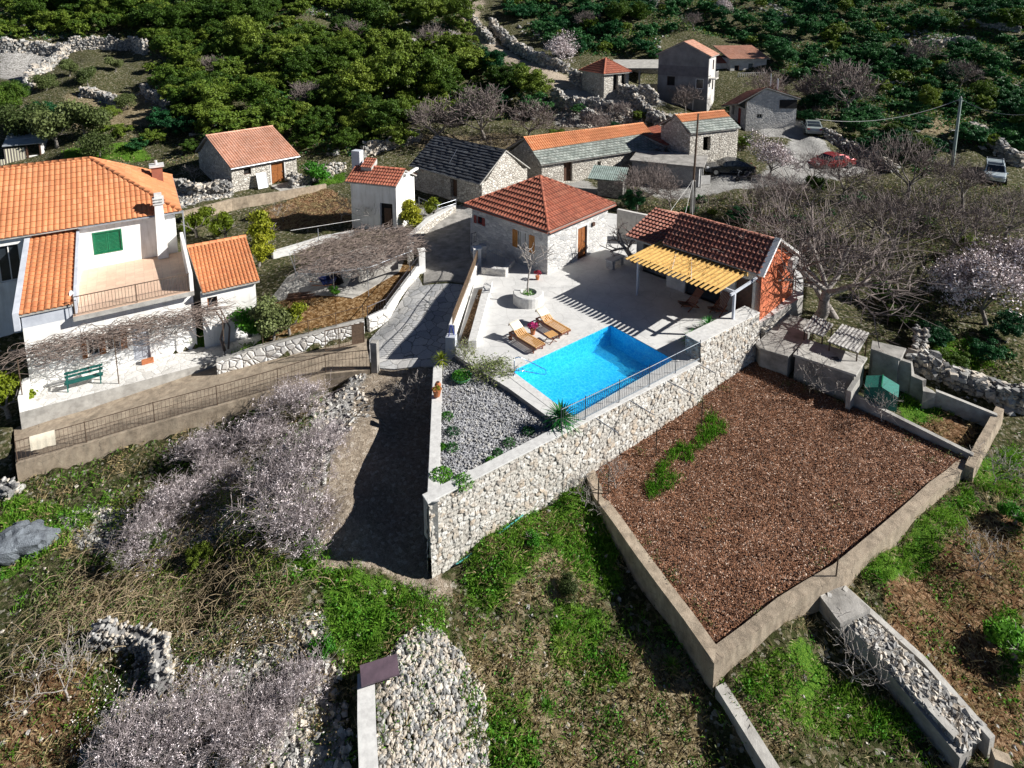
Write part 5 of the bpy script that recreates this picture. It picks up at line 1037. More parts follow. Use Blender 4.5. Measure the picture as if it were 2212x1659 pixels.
# ================================================================== FENCES, WALLS OF THE DRIVE
def fence(name,label,pts,hgt,mat,spacing=.13,low=.08,cat='fence',posts=2.0,br=.008,mid=None,spike=0,pr=.022,topr=.018,mesh=False):
    pts=[Vector(p) for p in pts]; c=pts[0]; e=empty(name,c,0,label,cat); pts=[p-c for p in pts]; up=Vector((0,0,1))
    mb=MB(); mb.tube([p+up*hgt for p in pts],topr,5); mb.build('top_rail',M[mat],e); mb=MB(); mb.tube([p+up*low for p in pts],.012,5)
    if mid: mb.tube([p+up*mid for p in pts],.012,5)
    mb.build('lower_rail',M[mat],e); mb=MB(); 
    for a,b in zip(pts[:-1],pts[1:]):
        L=(b-a).length; k=max(1,int(L/spacing))
        for i in range(k+1): q=a.lerp(b,i/k); mb.tube([q+up*low,q+up*(hgt+spike)],br,4,cap=False)
        n=max(1,round(L/posts))
        for i in range(n+(1 if b is pts[-1] else 0)):
            q=a.lerp(b,i/n); m2=MB(); m2.tube([q-up*.05,q+up*(hgt+spike+.04)],pr,5); m2.build('post',M[mat],e)
    mb.build('bars',M[mat],e)
    if mesh:
        mb=MB()
        for a,b in zip(pts[:-1],pts[1:]):
            for k in range(1,9): mb.tube([a+up*(low+(mid-low)*k/9),b+up*(low+(mid-low)*k/9)],.004,3,cap=False)
        mb.build('wire_mesh',M[mat],e)
    return e
fence('pool_fence','dark grey-blue spiked iron fence on the coping along the pool',[P(1212,932,.09),P(1264,906,.09),P(1337,869,.09),P(1402,836,.09),P(1459,806,.09),P(1511,779,.09)],.95,'greyiron',.105,posts=2.2,spike=.06,mid=.12)
# lower left walkway wall and fence
fl=[(24,1015,-3.15),(205,962+70,-3.0),(370,982,-2.75),(522,935+15,-2.45),(660,890,-2.1),(720,835+35,-2.0)]
lp=[(34,1001),(184,958),(332,914),(468,877),(600,839),(703,806),(799,797)]
wz=[-3.0,-2.83,-2.57,-2.25,-1.9,-1.57,-1.45]
lw=[tuple(P(x,y+2,z)) for (x,y),z in zip(lp,wz)]
mb=ribbon(MB(),lw,.28,1,zlow=-5.0); o=mb.build('walkway_wall',M['tanconc']); c=Vector(lw[0]); o.data.transform(Matrix.Translation(-c)); o.location=c; tag(o,'long rough concrete wall under the brown mesh fence of the walkway','wall')
fence('mesh_fence','long brown iron fence with wire mesh beside the lower walkway',[Vector(q)+Vector((-.02,.13,0)) for q in lw],1.0,'rustiron',.16,posts=3.3,mid=.62,mesh=True)
a=P(62,1078,-3.0)
# towel on that fence
t0=Vector(lw[0]).lerp(Vector(lw[1]),.22); t1=Vector(lw[0]).lerp(Vector(lw[1]),.58); d=(t1-t0).normalized(); n=Vector((-d.y,d.x,0)); mb=MB(); pr_=[]
for i in range(13):
    p=t0.lerp(t1,i/12)+n*.13; w_=.004*math.sin(i*1.7); pr_.append([p-n*(.06+w_)+Vector((0,0,.36+.02*math.sin(i))),p-n*(.05+w_)+Vector((0,0,.7)),p-n*.03+Vector((0,0,1.02)),p+Vector((0,0,1.035)),p+n*.03+Vector((0,0,1.02)),p+n*(.05+w_)+Vector((0,0,.5))])
for i in range(12): mb.add([tuple(q) for q in pr_[i]+pr_[i+1]],[(k,k+6,k+7,k+1) for k in range(5)])
o=mb.build('hanging_towel',M['cream'],smooth=True); o.data.transform(Matrix.Translation(-t0)); o.location=t0; tag(o,'cream towel hung over the brown mesh fence at the lower left','towel')
# gate at its upper end and concrete gate post
g0=P(800,797,-1.5); mb=MB(); mb.box(-.17,.17,-.15,.2,-.6,1.5); o=mb.build('gate_post',M['darkconc'],loc=(g0.x+.25,g0.y,g0.z),rz=R(-8),bevel=.02); tag(o,'square weathered concrete gate post at the top of the gravel track','post')
ga=P(787,742,-1.35); gb_=P(690,772,-1.55); e=empty('iron_gate',ga,math.atan2(gb_.y-ga.y,gb_.x-ga.x),'brown iron gate standing open beside the white stone wall','gate')
mb=MB(); L2=2.0; mb.bar((0,0,.1),(L2,0,.1),.04,.04); mb.bar((0,0,1.2),(L2,0,1.2),.04,.04); mb.bar((0,0,.1),(0,0,1.2),.04,.04); mb.bar((L2,0,.1),(L2,0,1.2),.04,.04); mb.bar((1.3,0,.1),(1.3,0,1.2),.04,.04); mb.build('frame',M['rustiron'],e)
mb=MB(); mb.box(.02,.65,-.01,.01,.12,1.18); mb.build('sheet_panel',M['rustiron'],e); mb=MB(); [mb.tube([(.7+i*.13,0,.1),(.7+i*.13,0,1.2)],.007,4) for i in range(10)]; [mb.tube([(.65,0,.1+k*.14),(L2,0,.1+k*.14)],.005,3) for k in range(8)]; mb.build('grille',M['rustiron'],e)
# white crazy stone garden wall
gw=[tuple(P(467,783,-1.75)),tuple(P(553,754,-1.4)),tuple(P(660,727,-1.0)),tuple(P(787,693,-.65))]
e=empty('garden_wall',gw[0],0,'white crazy stone wall below the ochre garden','wall')
mb=ribbon(MB(),gw,.28,1,zlow=-2.9); keep(mb.build('wall_face',M['mas_white'],bevel=.01),e); g2=[(x,y,z+.05) for x,y,z in gw]; mb=ribbon(MB(),g2,.3,1,depth=.05); keep(mb.build('coping',M['concrete']),e)
fence('handrail','thin pinkish iron railing on top of the white crazy stone wall',[Vector(g2[1])+Vector((.3,.2,0)),Vector(g2[2])+Vector((.1,.2,0)),Vector(g2[3])+Vector((-.1,.15,0))],.75,'rustiron',9,posts=1.8,low=.1,br=.01)
# drive wall with railing
dw=[(798,690,-.6),(838,672,-.55),(868,630,-.45),(912,571,-.05)]; dwp=[tuple(P(*q)) for q in dw]
e=empty('drive_wall',dwp[0],0,'whitewashed stone wall beside the paved path carrying dark railings','wall')
mb=ribbon(MB(),dwp,.3,1,zlow=-2.4); keep(mb.build('wall_face',M['mas_white']),e); mb=ribbon(MB(),[(x,y,z+.06) for x,y,z in dwp],.32,1,depth=.055); keep(mb.build('coping',M['white']),e)
fence('drive_railing','dark violet iron railing rising along the whitewashed path wall',[Vector(q)+Vector((-.12,.1,.06)) for q in dwp],.62,'iron',.16,posts=1.7,spike=.05)
p0=P(911,574,-.1); mb=MB(); mb.box(-.2,.2,-.2,.2,-.8,1.05); mb.box(-.24,.24,-.24,.24,1.052,1.12); tag(mb.build('white_pillar',M['white'],loc=(p0.x,p0.y,p0.z),rz=R(20),bevel=.01),'white pillar at the head of the dark violet railing','pillar')
# upper drive wall toward the white shed
uw=[tuple(P(*q)) for q in [(893,540,.35),(893,510,.4),(930,475,.5),(985,445,.55)]]
e=empty('lane_wall',uw[0],0,'pale stone wall with smooth top curving from the vine arbour to the slate barn','wall'); mb=ribbon(MB(),uw,.4,1,zlow=-.9); keep(mb.build('wall_face',M['mas_barn']),e); mb=ribbon(MB(),[(x,y,z+.06) for x,y,z in uw],.42,1,depth=.055); keep(mb.build('coping',M['coping']),e)
fence('lane_handrail','thin grey handrail above the path by the white shed',[P(905,442,.5),P(945,460,.5),P(985,447,.6)],.6,'steel',9,posts=1.6,low=.3)
# terrace side wall: white, with a cane screen
sw=[tuple(P(1036,575,.05)),tuple(P(1005,660,.05)),tuple(P(983,722,.05))]
e=empty('screen_wall',sw[0],0,'low white wall along the paved path topped by a tan cane screen','wall')
mb=ribbon(MB(),[(x,y,.55) for x,y,z in sw],.32,-1,zlow=-1.8); keep(mb.build('wall_face',M['white'],bevel=.01),e)
mb=MB(); A_=Vector(sw[0]); B_=Vector(sw[2]); d=(B_-A_); 
for i in range(60): q=A_+d*((i+.5)/60)+Vector((-.12,0,0)); mb.bar((q.x,q.y,.56),(q.x,q.y,1.12+.02*(i%3)),.055,.02)
keep(mb.build('cane_screen',plain('tan_cane',(.52,.36,.22),(.38,.25,.15),8,.8,.2)),e); mb=MB(); mb.tube([A_+Vector((-.12,0,1.1)),B_+Vector((-.12,0,1.1))],.02,5); mb.tube([A_+Vector((-.12,0,.65)),B_+Vector((-.12,0,.65))],.015,5); keep(mb.build('rail',M['rustiron']),e)
p0=P(1031,573,0); mb=MB(); mb.box(-.22,.22,-.22,.22,-1.2,1.15); mb.box(-.28,.28,-.28,.28,1.152,1.22); tag(mb.build('stone_pillar',M['white'],loc=(p0.x,p0.y,0),rz=R(15),bevel=.01),'white pillar with flat cap opposite the iron arch gate','pillar')
p0=P(975,745,0); mb=MB(); mb.box(-.25,.25,-.2,.2,-2.2,.5); o=mb.build('end_pillar',M['whiteblue'],loc=(p0.x,p0.y,0),rz=R(-10),bevel=.01); tag(o,'blue-grey end pillar at the foot of the cane screen wall','pillar'); mb=MB(); mb.bar((-.1,-.1,.5),(-.03,0,1.05),.05,.05); mb.bar((.12,.1,.5),(.03,0,1.05),.05,.05); mb.build('bracket',plain('blue_paint',(.05,.08,.35),(.03,.05,.25),4,.5,0),o)
# planting strip and long white bench beside it
ps=[tuple(P(*q,.02)) for q in [(1034,625),(1046,625),(1012,745),(991,742)]]; platform('planting_strip',ps,M['garden'],.3,rough=.03,sub=.2,sink=0)
mb=MB(); bp=[P(*q,.4) for q in [(1046,610),(1064,607),(1030,735),(1011,736)]]; mb.prism([q[:2] for q in bp][::-1],.0,.4); tag(mb.build('stone_bench',M['coping'],bevel=.02),'long low white stone bench edge beside the planting strip','bench')
# arch gate and little wall by the pool house
ga=P(1052,572,0); gb_=P(1089,572,0); gz=math.atan2(gb_.y-ga.y,gb_.x-ga.x)
e=empty('arch_gate',ga,gz,'small arched iron gate in front of the pool house','gate'); mb=MB(); W3=(gb_-ga).length; arc=lambda u:.75+.28*math.sin(math.pi*u/W3)
mb.tube([(W3*i/12,0,arc(W3*i/12)) for i in range(13)],.02,5); mb.tube([(0,0,.12),(W3,0,.12)],.015,5); mb.tube([(0,0,0),(0,0,.95)],.025,5); mb.tube([(W3,0,0),(W3,0,.95)],.025,5); mb.build('frame',M['steel'],e)
mb=MB(); [mb.tube([(W3*(i+1)/9,0,.12),(W3*(i+1)/9,0,arc(W3*(i+1)/9)+.04)],.009,4) for i in range(8)]; mb.build('bars',M['steel'],e)
for lab,a,b,hh in (('low pale stone wall stub in front of the arched iron gate',(1040,592),(1092,598),.45),('low curved stone wall between arched gate and house corner',(1092,598),(1112,572),.4)):
    A_=P(*a,0); B_=P(*b,0); o=ribbon(MB(),[(A_.x,A_.y,hh),(B_.x,B_.y,hh)],.3,1,zlow=-.1).build('low_wall',M['mas_grey']); o.data.transform(Matrix.Translation(-A_)); o.location=A_; tag(o,lab,'wall')
p0=P(1043,566,0); mb=MB(); mb.box(-.22,.22,-.22,.22,0,1.1); mb.box(-.26,.26,-.26,.26,1.102,1.18); tag(mb.build('gate_pillar',M['mas_grey'],loc=p0,rz=gz),'grey stone pillar holding the arched iron gate','pillar')
e=fence('iron_railing','small dark iron railing panel under the red shuttered window',[P(1018,528,.3),P(1036,521,.3)],.75,'iron',.15,posts=2)

# ================================================================== POOL THINGS
e=empty('pool_handrail',pl(.25,.45),0,'curved stainless handrail at the near left corner of the pool','handrail')
def pr(u,v,z): q=pl(u,v,z); o=pl(.25,.45,0); return (q[0]-o[0],q[1]-o[1],q[2])
mb=MB(); mb.tube([pr(-.15,.35,0),pr(-.15,.35,.75),pr(-.1,.37,.86),pr(.05,.42,.88),pr(.2,.48,.8),pr(1.2,.95,.06),pr(1.25,.98,-.1),pr(1.2,.95,-.2),pr(.9,.8,-.1),pr(.3,.5,.12),pr(-.15,.38,.28)],.022,8); mb.build('rail',M['chrome'],e,smooth=True)
mb=MB(); mb.tube([pr(-.15,.35,0),pr(-.15,.35,.02)],.06,10); mb.build('foot_plate',M['chrome'],e)
def lounger(loc,rz,label,towel_label):
    e=empty('sun_lounger',loc,rz,label,'sun lounger','wooden sun loungers by the pool')
    mb=MB()
    for s in (-.3,.3): mb.bar((0,s,.3),(2.0,s,.3),.045,.09)
    for x in (.02,1.98): mb.bar((x,-.3,.3),(x,.3,.3),.045,.07)
    mb.build('frame',M['teakframe'],e)
    for x,s in ((.2,-.3),(.2,.3),(1.8,-.3),(1.8,.3)): m2=MB(); m2.bar((x,s,0),(x,s,.27),.06,.05); m2.build('leg',M['teakframe'],e)
    mb=MB()
    for i in range(6): y=-.275+i*.11; mb.bar((.72,y,.365),(2.0,y,.365),.062,.022)
    mb.bar((.85,-.3,.345),(.85,.3,.345),.05,.02); mb.bar((1.85,-.3,.345),(1.85,.3,.345),.05,.02); mb.build('seat',M['teak'],e)
    mb=MB(); 
    for i in range(6): y=-.275+i*.11; mb.bar((.7,y,.37),(.02,y,.78),.062,.022)
    mb.bar((.65,-.3,.375),(.65,.3,.375),.05,.02); mb.bar((.06,-.3,.74),(.06,.3,.74),.05,.03); mb.build('backrest',M['teak'],e)
    mb=MB(); mb.bar((.25,-.22,.62),(.35,-.22,.3),.03,.03); mb.bar((.25,.22,.62),(.35,.22,.3),.03,.03); mb.build('back_support',M['teakframe'],e)
    for s in (-.34,.34):
        m2=MB(); m2.tube([(.12,s-.03,.1),(.12,s+.03,.1)],.1,12); m2.build('wheel',M['teakframe'],e)
    # towel: over the head half of the backrest with a strip on the seat
    m_=Matrix.Translation(Vector(loc))@Matrix.Rotation(rz,4,'Z'); mb=MB(); N_=8
    prof_=[(-.05,.66),(-.02,.79),(.01,.815),(.12,.745),(.25,.665),(.4,.575)]
    rows=[[ (x,-.31+.62*j/N_,z+.006*math.sin(j*2+i)) for j in range(N_+1)] for i,(x,z) in enumerate(prof_)]
    vs=[p for r in rows for p in r]; n=N_+1; mb.add(vs,[(i*n+j,(i+1)*n+j,(i+1)*n+j+1,i*n+j+1) for i in range(len(prof_)-1) for j in range(N_)])
    o=mb.build('towel',M['cream'],loc=loc,rz=rz,smooth=True); sm=o.modifiers.new('thick','SOLIDIFY'); sm.thickness=.02; tag(o,towel_label,'towel','cream towels on the loungers')
    return e
def loung(hd,ft,lab,tl):
    a=P(*hd,.35); b=P(*ft,.35); d=b-a; print('lounger len',d.length); m=(a+b)/2; rz=math.atan2(d.y,d.x); u=Vector((math.cos(rz),math.sin(rz),0)); p=m-u*1.0; lounger((p.x,p.y,.005),rz,lab,tl)
loung((1110,713),(1167,747),'slatted wooden sun lounger with towel, the nearer one by the low bench','folded cream towel on the backrest of the nearer lounger')
loung((1167,683),(1223,716),'slatted wooden sun lounger with towel, the one farther from the path','folded cream towel on the backrest of the farther lounger')
q=P(1190,738,0); e=empty('folding_table',q,R(35),'small folding wooden table between the two sun loungers','table')
mb=MB(); [mb.box(-.28+i*.095,-.2+i*.095,-.25,.25,.4,.42) for i in range(6)]; mb.build('table_top',M['teak'],e)
for s in (-.2,.2): m2=MB(); m2.bar((-.25,s,.0),(.25,s,.39),.035,.025); m2.build('leg',M['teakframe'],e); m2=MB(); m2.bar((.25,s*.8,.0),(-.25,s*.8,.39),.035,.025); m2.build('leg',M['teakframe'],e)
def petals(name,c,r,n,mat,parent,size=.05,zs=.7):
    p=rng.normal(0,1,(n,3)); p/=np.linalg.norm(p,axis=1)[:,None]; p*=r*rng.uniform(.6,1,(n,1)); p[:,2]=np.abs(p[:,2])*zs; p+=np.array(c)
    return leaves(name,p,size,mat,parent)
def leaves(name,p,size,mat,parent=None,loc=(0,0,0),asp=.5,up=.0,rnd=None,mi=None):
    n=len(p); Rm=rotmats(n,True); s=np.broadcast_to(size,(n,))*rng.uniform(.7,1.3,n)
    q=np.array([(-.5,-.5*asp,0),(.5,-.5*asp,0),(.5,.5*asp,0),(-.5,.5*asp,0)]) if asp!=.5 else np.array([(-.5,0,0),(0,-.28,.05),(.5,0,0),(0,.28,.05)])
    V=np.einsum('nij,kj->nki',Rm,q)*s[:,None,None]+p[:,None,:]
    return npmesh(name,V.reshape(-1,3),np.arange(4*n).reshape(-1,4),mat,parent,loc=loc,mi=mi)
q=P(1151,722,0); e=empty('flower_pot',q,0,'pot of magenta flowers between the two sun loungers','flower pot'); mb=MB(); mb.tube([(0,0,0),(0,0,.26),(0,0,.28)],[.1,.15,.16],12); mb.build('pot',M['terracotta'],e); petals('flowers',(0,0,.42),.3,160,M['pink'],e,.11); petals('foliage',(0,0,.33),.22,80,M['leaf_cool'],e,.1)
q=P(1161,604,0); e=empty('flower_pot',q,0,'pot of red flowers standing at the pool house corner','flower pot'); mb=MB(); mb.tube([(0,0,0),(0,0,.22),(0,0,.24)],[.09,.13,.14],12); mb.build('pot',M['terracotta'],e); petals('flowers',(0,0,.4),.26,150,plain('crimson_petals',(.36,.015,.05),(.25,.01,.03),20,.6,0),e,.1)
# round stone planter
q=P(1141,652,0); e=empty('round_planter',q,0,'round white stone planter holding a bare young tree','planter'); mb=MB()
n=28; ro,ri=.86,.48
vs=[]; 
for z,r in ((0,ro),(.55,ro),(.6,ro-.04),(.6,ri),(.45,ri)): vs+=[(r*math.cos(2*math.pi*j/n)*(1+.012*math.sin(j*3)),r*math.sin(2*math.pi*j/n),z) for j in range(n)]
mb.add(vs,[(i*n+j,i*n+(j+1)%n,(i+1)*n+(j+1)%n,(i+1)*n+j) for i in range(4) for j in range(n)]+[tuple(4*n+j for j in range(n))]); mb.build('stone_ring',M['coping'],e,smooth=False)
PLANTER=(q.x,q.y,.46)
p=rng.normal(0,.17,(140,3)); p[:,2]=.48+abs(p[:,2])*.3; leaves('ground_plants',p,.09,M['leaf_bright'],e)
# deck chairs under the pergola
def deckchair(px,rz,lab,tw=False):
    q=P(*px,0); e=empty('deck_chair',q,rz,lab,'deck chair','dark slatted deck chairs under the pergola')
    mb=MB(); [mb.bar((.0,s,.12),(1.0,s,.42),.04,.05) for s in (-.28,.28)]; [mb.bar((.75,s,.0),(.1,s,.52),.04,.05) for s in (-.31,.31)]; mb.bar((.0,-.3,.12),(.0,.3,.12),.04,.04); mb.build('frame',M['teakframe'],e)
    mb=MB(); [mb.bar((.35-i*.0,-.26+.085*i,.22),(1.0,-.26+.085*i,.34),.05,.015) for i in range(7)]; mb.build('seat',M['darkwood'],e)
    mb=MB(); [mb.bar((.38,-.26+.085*i,.22),(-.25,-.26+.085*i,1.0),.05,.015) for i in range(7)]; mb.bar((-.25,-.3,1.0),(-.25,.3,1.0),.05,.03); mb.build('backrest',M['teakframe'],e)
    return e
deckchair((1503,664),R(200),'dark slatted deck chair under the pergola, farther from the pool fence')
deckchair((1562,672),R(215),'dark slatted deck chair nearest the white pergola post')
# grill bench at the house side
q=P(1328,575,0); e=empty('stone_counter',q,R(46),'rough stone counter against the terrace wall by the lean-to','counter'); mb=MB(); mb.box(-.7,.7,-.3,.3,.52,.6); mb.build('top_slab',M['coping'],e); mb=MB(); mb.box(-.62,-.35,-.25,.25,0,.52); mb.box(.35,.62,-.25,.25,0,.52); mb.build('support',M['mas_grey'],e)
# terrace wall between pool house and lean-to
A_=P(1345,548,0); B_=P(1400,565,0)
# steel arms for vines over the retaining wall
for lab,a,b in (('first vine arm from the left, thin steel rod over the retaining wall',(1322,935-33),(1374,969-33)),('second vine arm from the left, thin steel rod over the retaining wall',(1357,863),(1412,896)),('third vine arm from the left, thin steel rod over the retaining wall',(1434,819),(1501,853)),('last vine arm from the left, thin steel rod near the parapet',(1500,781),(1545,806))):
    if lab.startswith('first'): a,b=(1287,903),(1336,936)
    A_=P(*a,.05); B_=P(*b,-.02); A_=A_-(B_-A_)*.0; mb=MB(); mb.tube([(0,0,0),tuple(B_-A_)],.022,5); mb.tube([tuple((B_-A_)*.35),tuple(Vector((0,0,-.35))+(B_-A_)*.02)],.012,4); o=mb.build('steel_rod',M['steel'],loc=A_); tag(o,lab.replace('vine arm','steel rod').replace(', thin steel rod',', jutting'),'rod','steel rods on the retaining wall')
# green bowl, terracotta pot
q=P(997,822,GZ); e=empty('green_bowl',q,0,'wide green bowl full of bright clipped plants on the gravel','planter'); mb=MB(); n=20
mb.add([(r*math.cos(2*math.pi*j/n),r*math.sin(2*math.pi*j/n),z) for z,r in ((0,.28),(.22,.46),(.26,.48),(.2,.4)) for j in range(n)],[(i*n+j,i*n+(j+1)%n,(i+1)*n+(j+1)%n,(i+1)*n+j) for i in range(3) for j in range(n)]+[tuple(3*n+j for j in range(n))]); mb.build('bowl',plain('green_plastic',(.08,.3,.14),(.05,.2,.1),4,.4,0),e,smooth=True)
petals('foliage',(0,0,.16),.5,1500,M['leaf_bright'],e,.06,.6)
q=P(944,855,-.0); e=empty('clay_pot',q,0,'clay pot with small plant standing on the wall coping','flower pot'); mb=MB(); mb.tube([(0,0,0),(0,0,.3),(0,0,.33)],[.13,.2,.22],14); mb.build('pot',M['terracotta'],e); petals('foliage',(0,0,.3),.2,120,M['leaf_citrus'],e,.07)
q=P(946,838,-.0); e=empty('clay_jug',q,0,'second clay pot just behind, with a dark open mouth','flower pot'); mb=MB(); mb.tube([(0,0,0),(0,0,.15),(0,0,.28)],[.1,.15,.09],14); mb.build('pot',M['terracotta'],e); mb=MB(); mb.tube([(0,0,.281),(0,0,.285)],.07,10); mb.build('mouth',M['black'],e)
# green bench on the house terrace
b0=LH.o+LH.u*.35+LH.v*(-.35); e=empty('park_bench',(b0.x,b0.y,-2.2),LH.a,'teal green slatted bench on the house terrace','bench')
for z,y in ((.42,-.2),(.42,-.05),(.42,.1)): pass
mb=MB(); [mb.bar((0,y,.42),(1.6,y,.42),.1,.03) for y in (-.18,-.05,.08)]; mb.build('seat',M['benchgreen'],e); mb=MB(); [mb.bar((0,.18+z*.1,.5+z),(1.6,.18+z*.1,.5+z),.03,.12) for z in (.1,.28)]; mb.build('backrest',M['benchgreen'],e)
for x in (.12,1.48): m2=MB(); m2.bar((x,-.2,0),(x,-.2,.6),.05,.05); m2.bar((x,.15,0),(x,.24,.85),.05,.05); m2.bar((x,-.22,.62),(x,.2,.62),.05,.05); m2.bar((x,-.2,.4),(x,.15,.4),.05,.05); m2.build('leg',M['benchgreen'],e)
q=LH.o+LH.u*3.9+LH.v*.28; tag(MB().box(-.28,.28,-.12,.12,0,.22).build('planter_box',M['terracotta'],loc=(q.x,q.y,-2.2),rz=LH.a,bevel=.015),'long low terracotta trough beside the white house door','planter')
q=LH.o+LH.u*(-1.22)+LH.v*(-.2); tag(MB().box(-.14,.14,-1.0,.7,0,.75).build('terrace_parapet',M['white'],loc=(q.x,q.y,-2.2),rz=LH.a,bevel=.01),'short white parapet at the left end of the house terrace','wall')
# boulder and metal sheet
q=G(62,1185); bmb=bmesh.new(); bmesh.ops.create_icosphere(bmb,subdivisions=4,radius=1); from mathutils import noise as mnoise
for v_ in bmb.verts:
    c_0=v_.co.copy(); k_=1+.42*mnoise.noise(c_0*1.1+Vector((3,1,2)))+.14*mnoise.cell(c_0*2.2)+.05*mnoise.noise(c_0*6); v_.co=Vector((c_0.x*.95,c_0.y*.75,c_0.z*.8))*k_
me=bpy.data.meshes.new('boulder'); bmb.to_mesh(me); bmb.free(); me.materials.append(M['boulder']); o=bpy.data.objects.new('boulder',me); COL.objects.link(o); o.location=(q.x,q.y,q.z+.2); o.rotation_euler=(0,.2,.7); tag(o,'big weathered blue-grey boulder at the left edge','boulder')
a=P(820,1452,-2.9); o=MB().add([(-.55,-.3,0),(.55,-.3,0),(.55,.3,0),(-.55,.3,0),(-.55,-.3,.06),(.55,-.3,.06),(.55,.3,.06),(-.55,.3,.06)],[(0,3,2,1),(4,5,6,7),(0,1,5,4),(1,2,6,5),(2,3,7,6),(3,0,4,7)]).build('metal_sheet',plain('violet_brown_sheet',(.12,.08,.10),(.08,.055,.07),3,.6,.2),loc=(a.x,a.y,-2.86),rz=R(18)); tag(o,'dark violet-brown metal sheet lying on the white wall end','sheet')
lwp=[tuple(P(*q)) for q in [(772,1456,-2.95),(772,1560,-3.05),(776,1690,-3.1)]]
mb=ribbon(MB(),lwp,.5,1,zlow=-4.8); o=mb.build('rubble_wall',M['coping']); c=Vector(lwp[0]); o.data.transform(Matrix.Translation(-c)); o.location=c; tag(o,'white plastered wall top beside the stone heap at the bottom','wall')

# ================================================================== POLES, WIRES
zt=topz(1495,447,.2,245); q=P(1495,447,.2)
e=empty('utility_pole',q,0,'slim dark brown utility pole rising behind the dark red roof','utility pole'); hp=zt-.2; print('pole h',hp)
mb=MB(); mb.tube([(0,0,1.4),(.14,0,hp)],[.1,.07],8); mb.build('shaft',M['rustiron'],e); mb=MB(); mb.box(-.16,.02,-.12,.12,-.5,2.2); mb.box(.1,.2,-.12,.12,-.5,2.2); mb.build('concrete_foot',M['concrete'],e)
q2=P(2057,356,.8); zt2=topz(2057,356,.8,210); h2=zt2-.8; print('pole2 h',h2)
e=empty('utility_pole',q2,0,'pale green-grey utility pole on the right side of the valley','utility pole'); mb=MB(); mb.tube([(0,0,-.4),(.1,0,h2)],[.17,.11],8); mb.build('shaft',plain('green_grey_pole',(.36,.42,.38),(.24,.3,.27),2,.8,.2),e); mb=MB(); mb.tube([(.1,0,h2-.1),(.1,0,h2+.15)],.05,6); mb.tube([(-.15,0,h2-.3),(.35,0,h2-.3)],.03,5); mb.build('insulator',M['coping'],e)
def cable(a,b,sag,lab,r=.012,mat='coping'):
    a=Vector(a); b=Vector(b); mb=MB(); mb.tube([(a.lerp(b,i/16)-a)-Vector((0,0,4*sag*(i/16)*(1-i/16))) for i in range(17)],r,4); o=mb.build('cable',M[mat],loc=a); tag(o,lab,'cable')
T2=q2+Vector((.1,0,h2-.1)); cable(T2,P(1762,257,5.2),1.0,'long thin overhead cable from the right pole to the stone house',.022)
cable(T2,P(2230,246,7.0),.6,'overhead cable running from the right pole out of the picture',.018)
T1=q+Vector((.0,0,2.3)); 
for lab,px,z in (('longest pale guy cord from the pole foot to the pergola edge',(1452,581),2.6),('middle pale guy cord from the pole foot to the pergola',(1493,604),2.6),('pale guy cord from the pole foot down to the lean-to',(1386,541),1.2)): cable(T1,P(*px,z),.0,lab,.012)

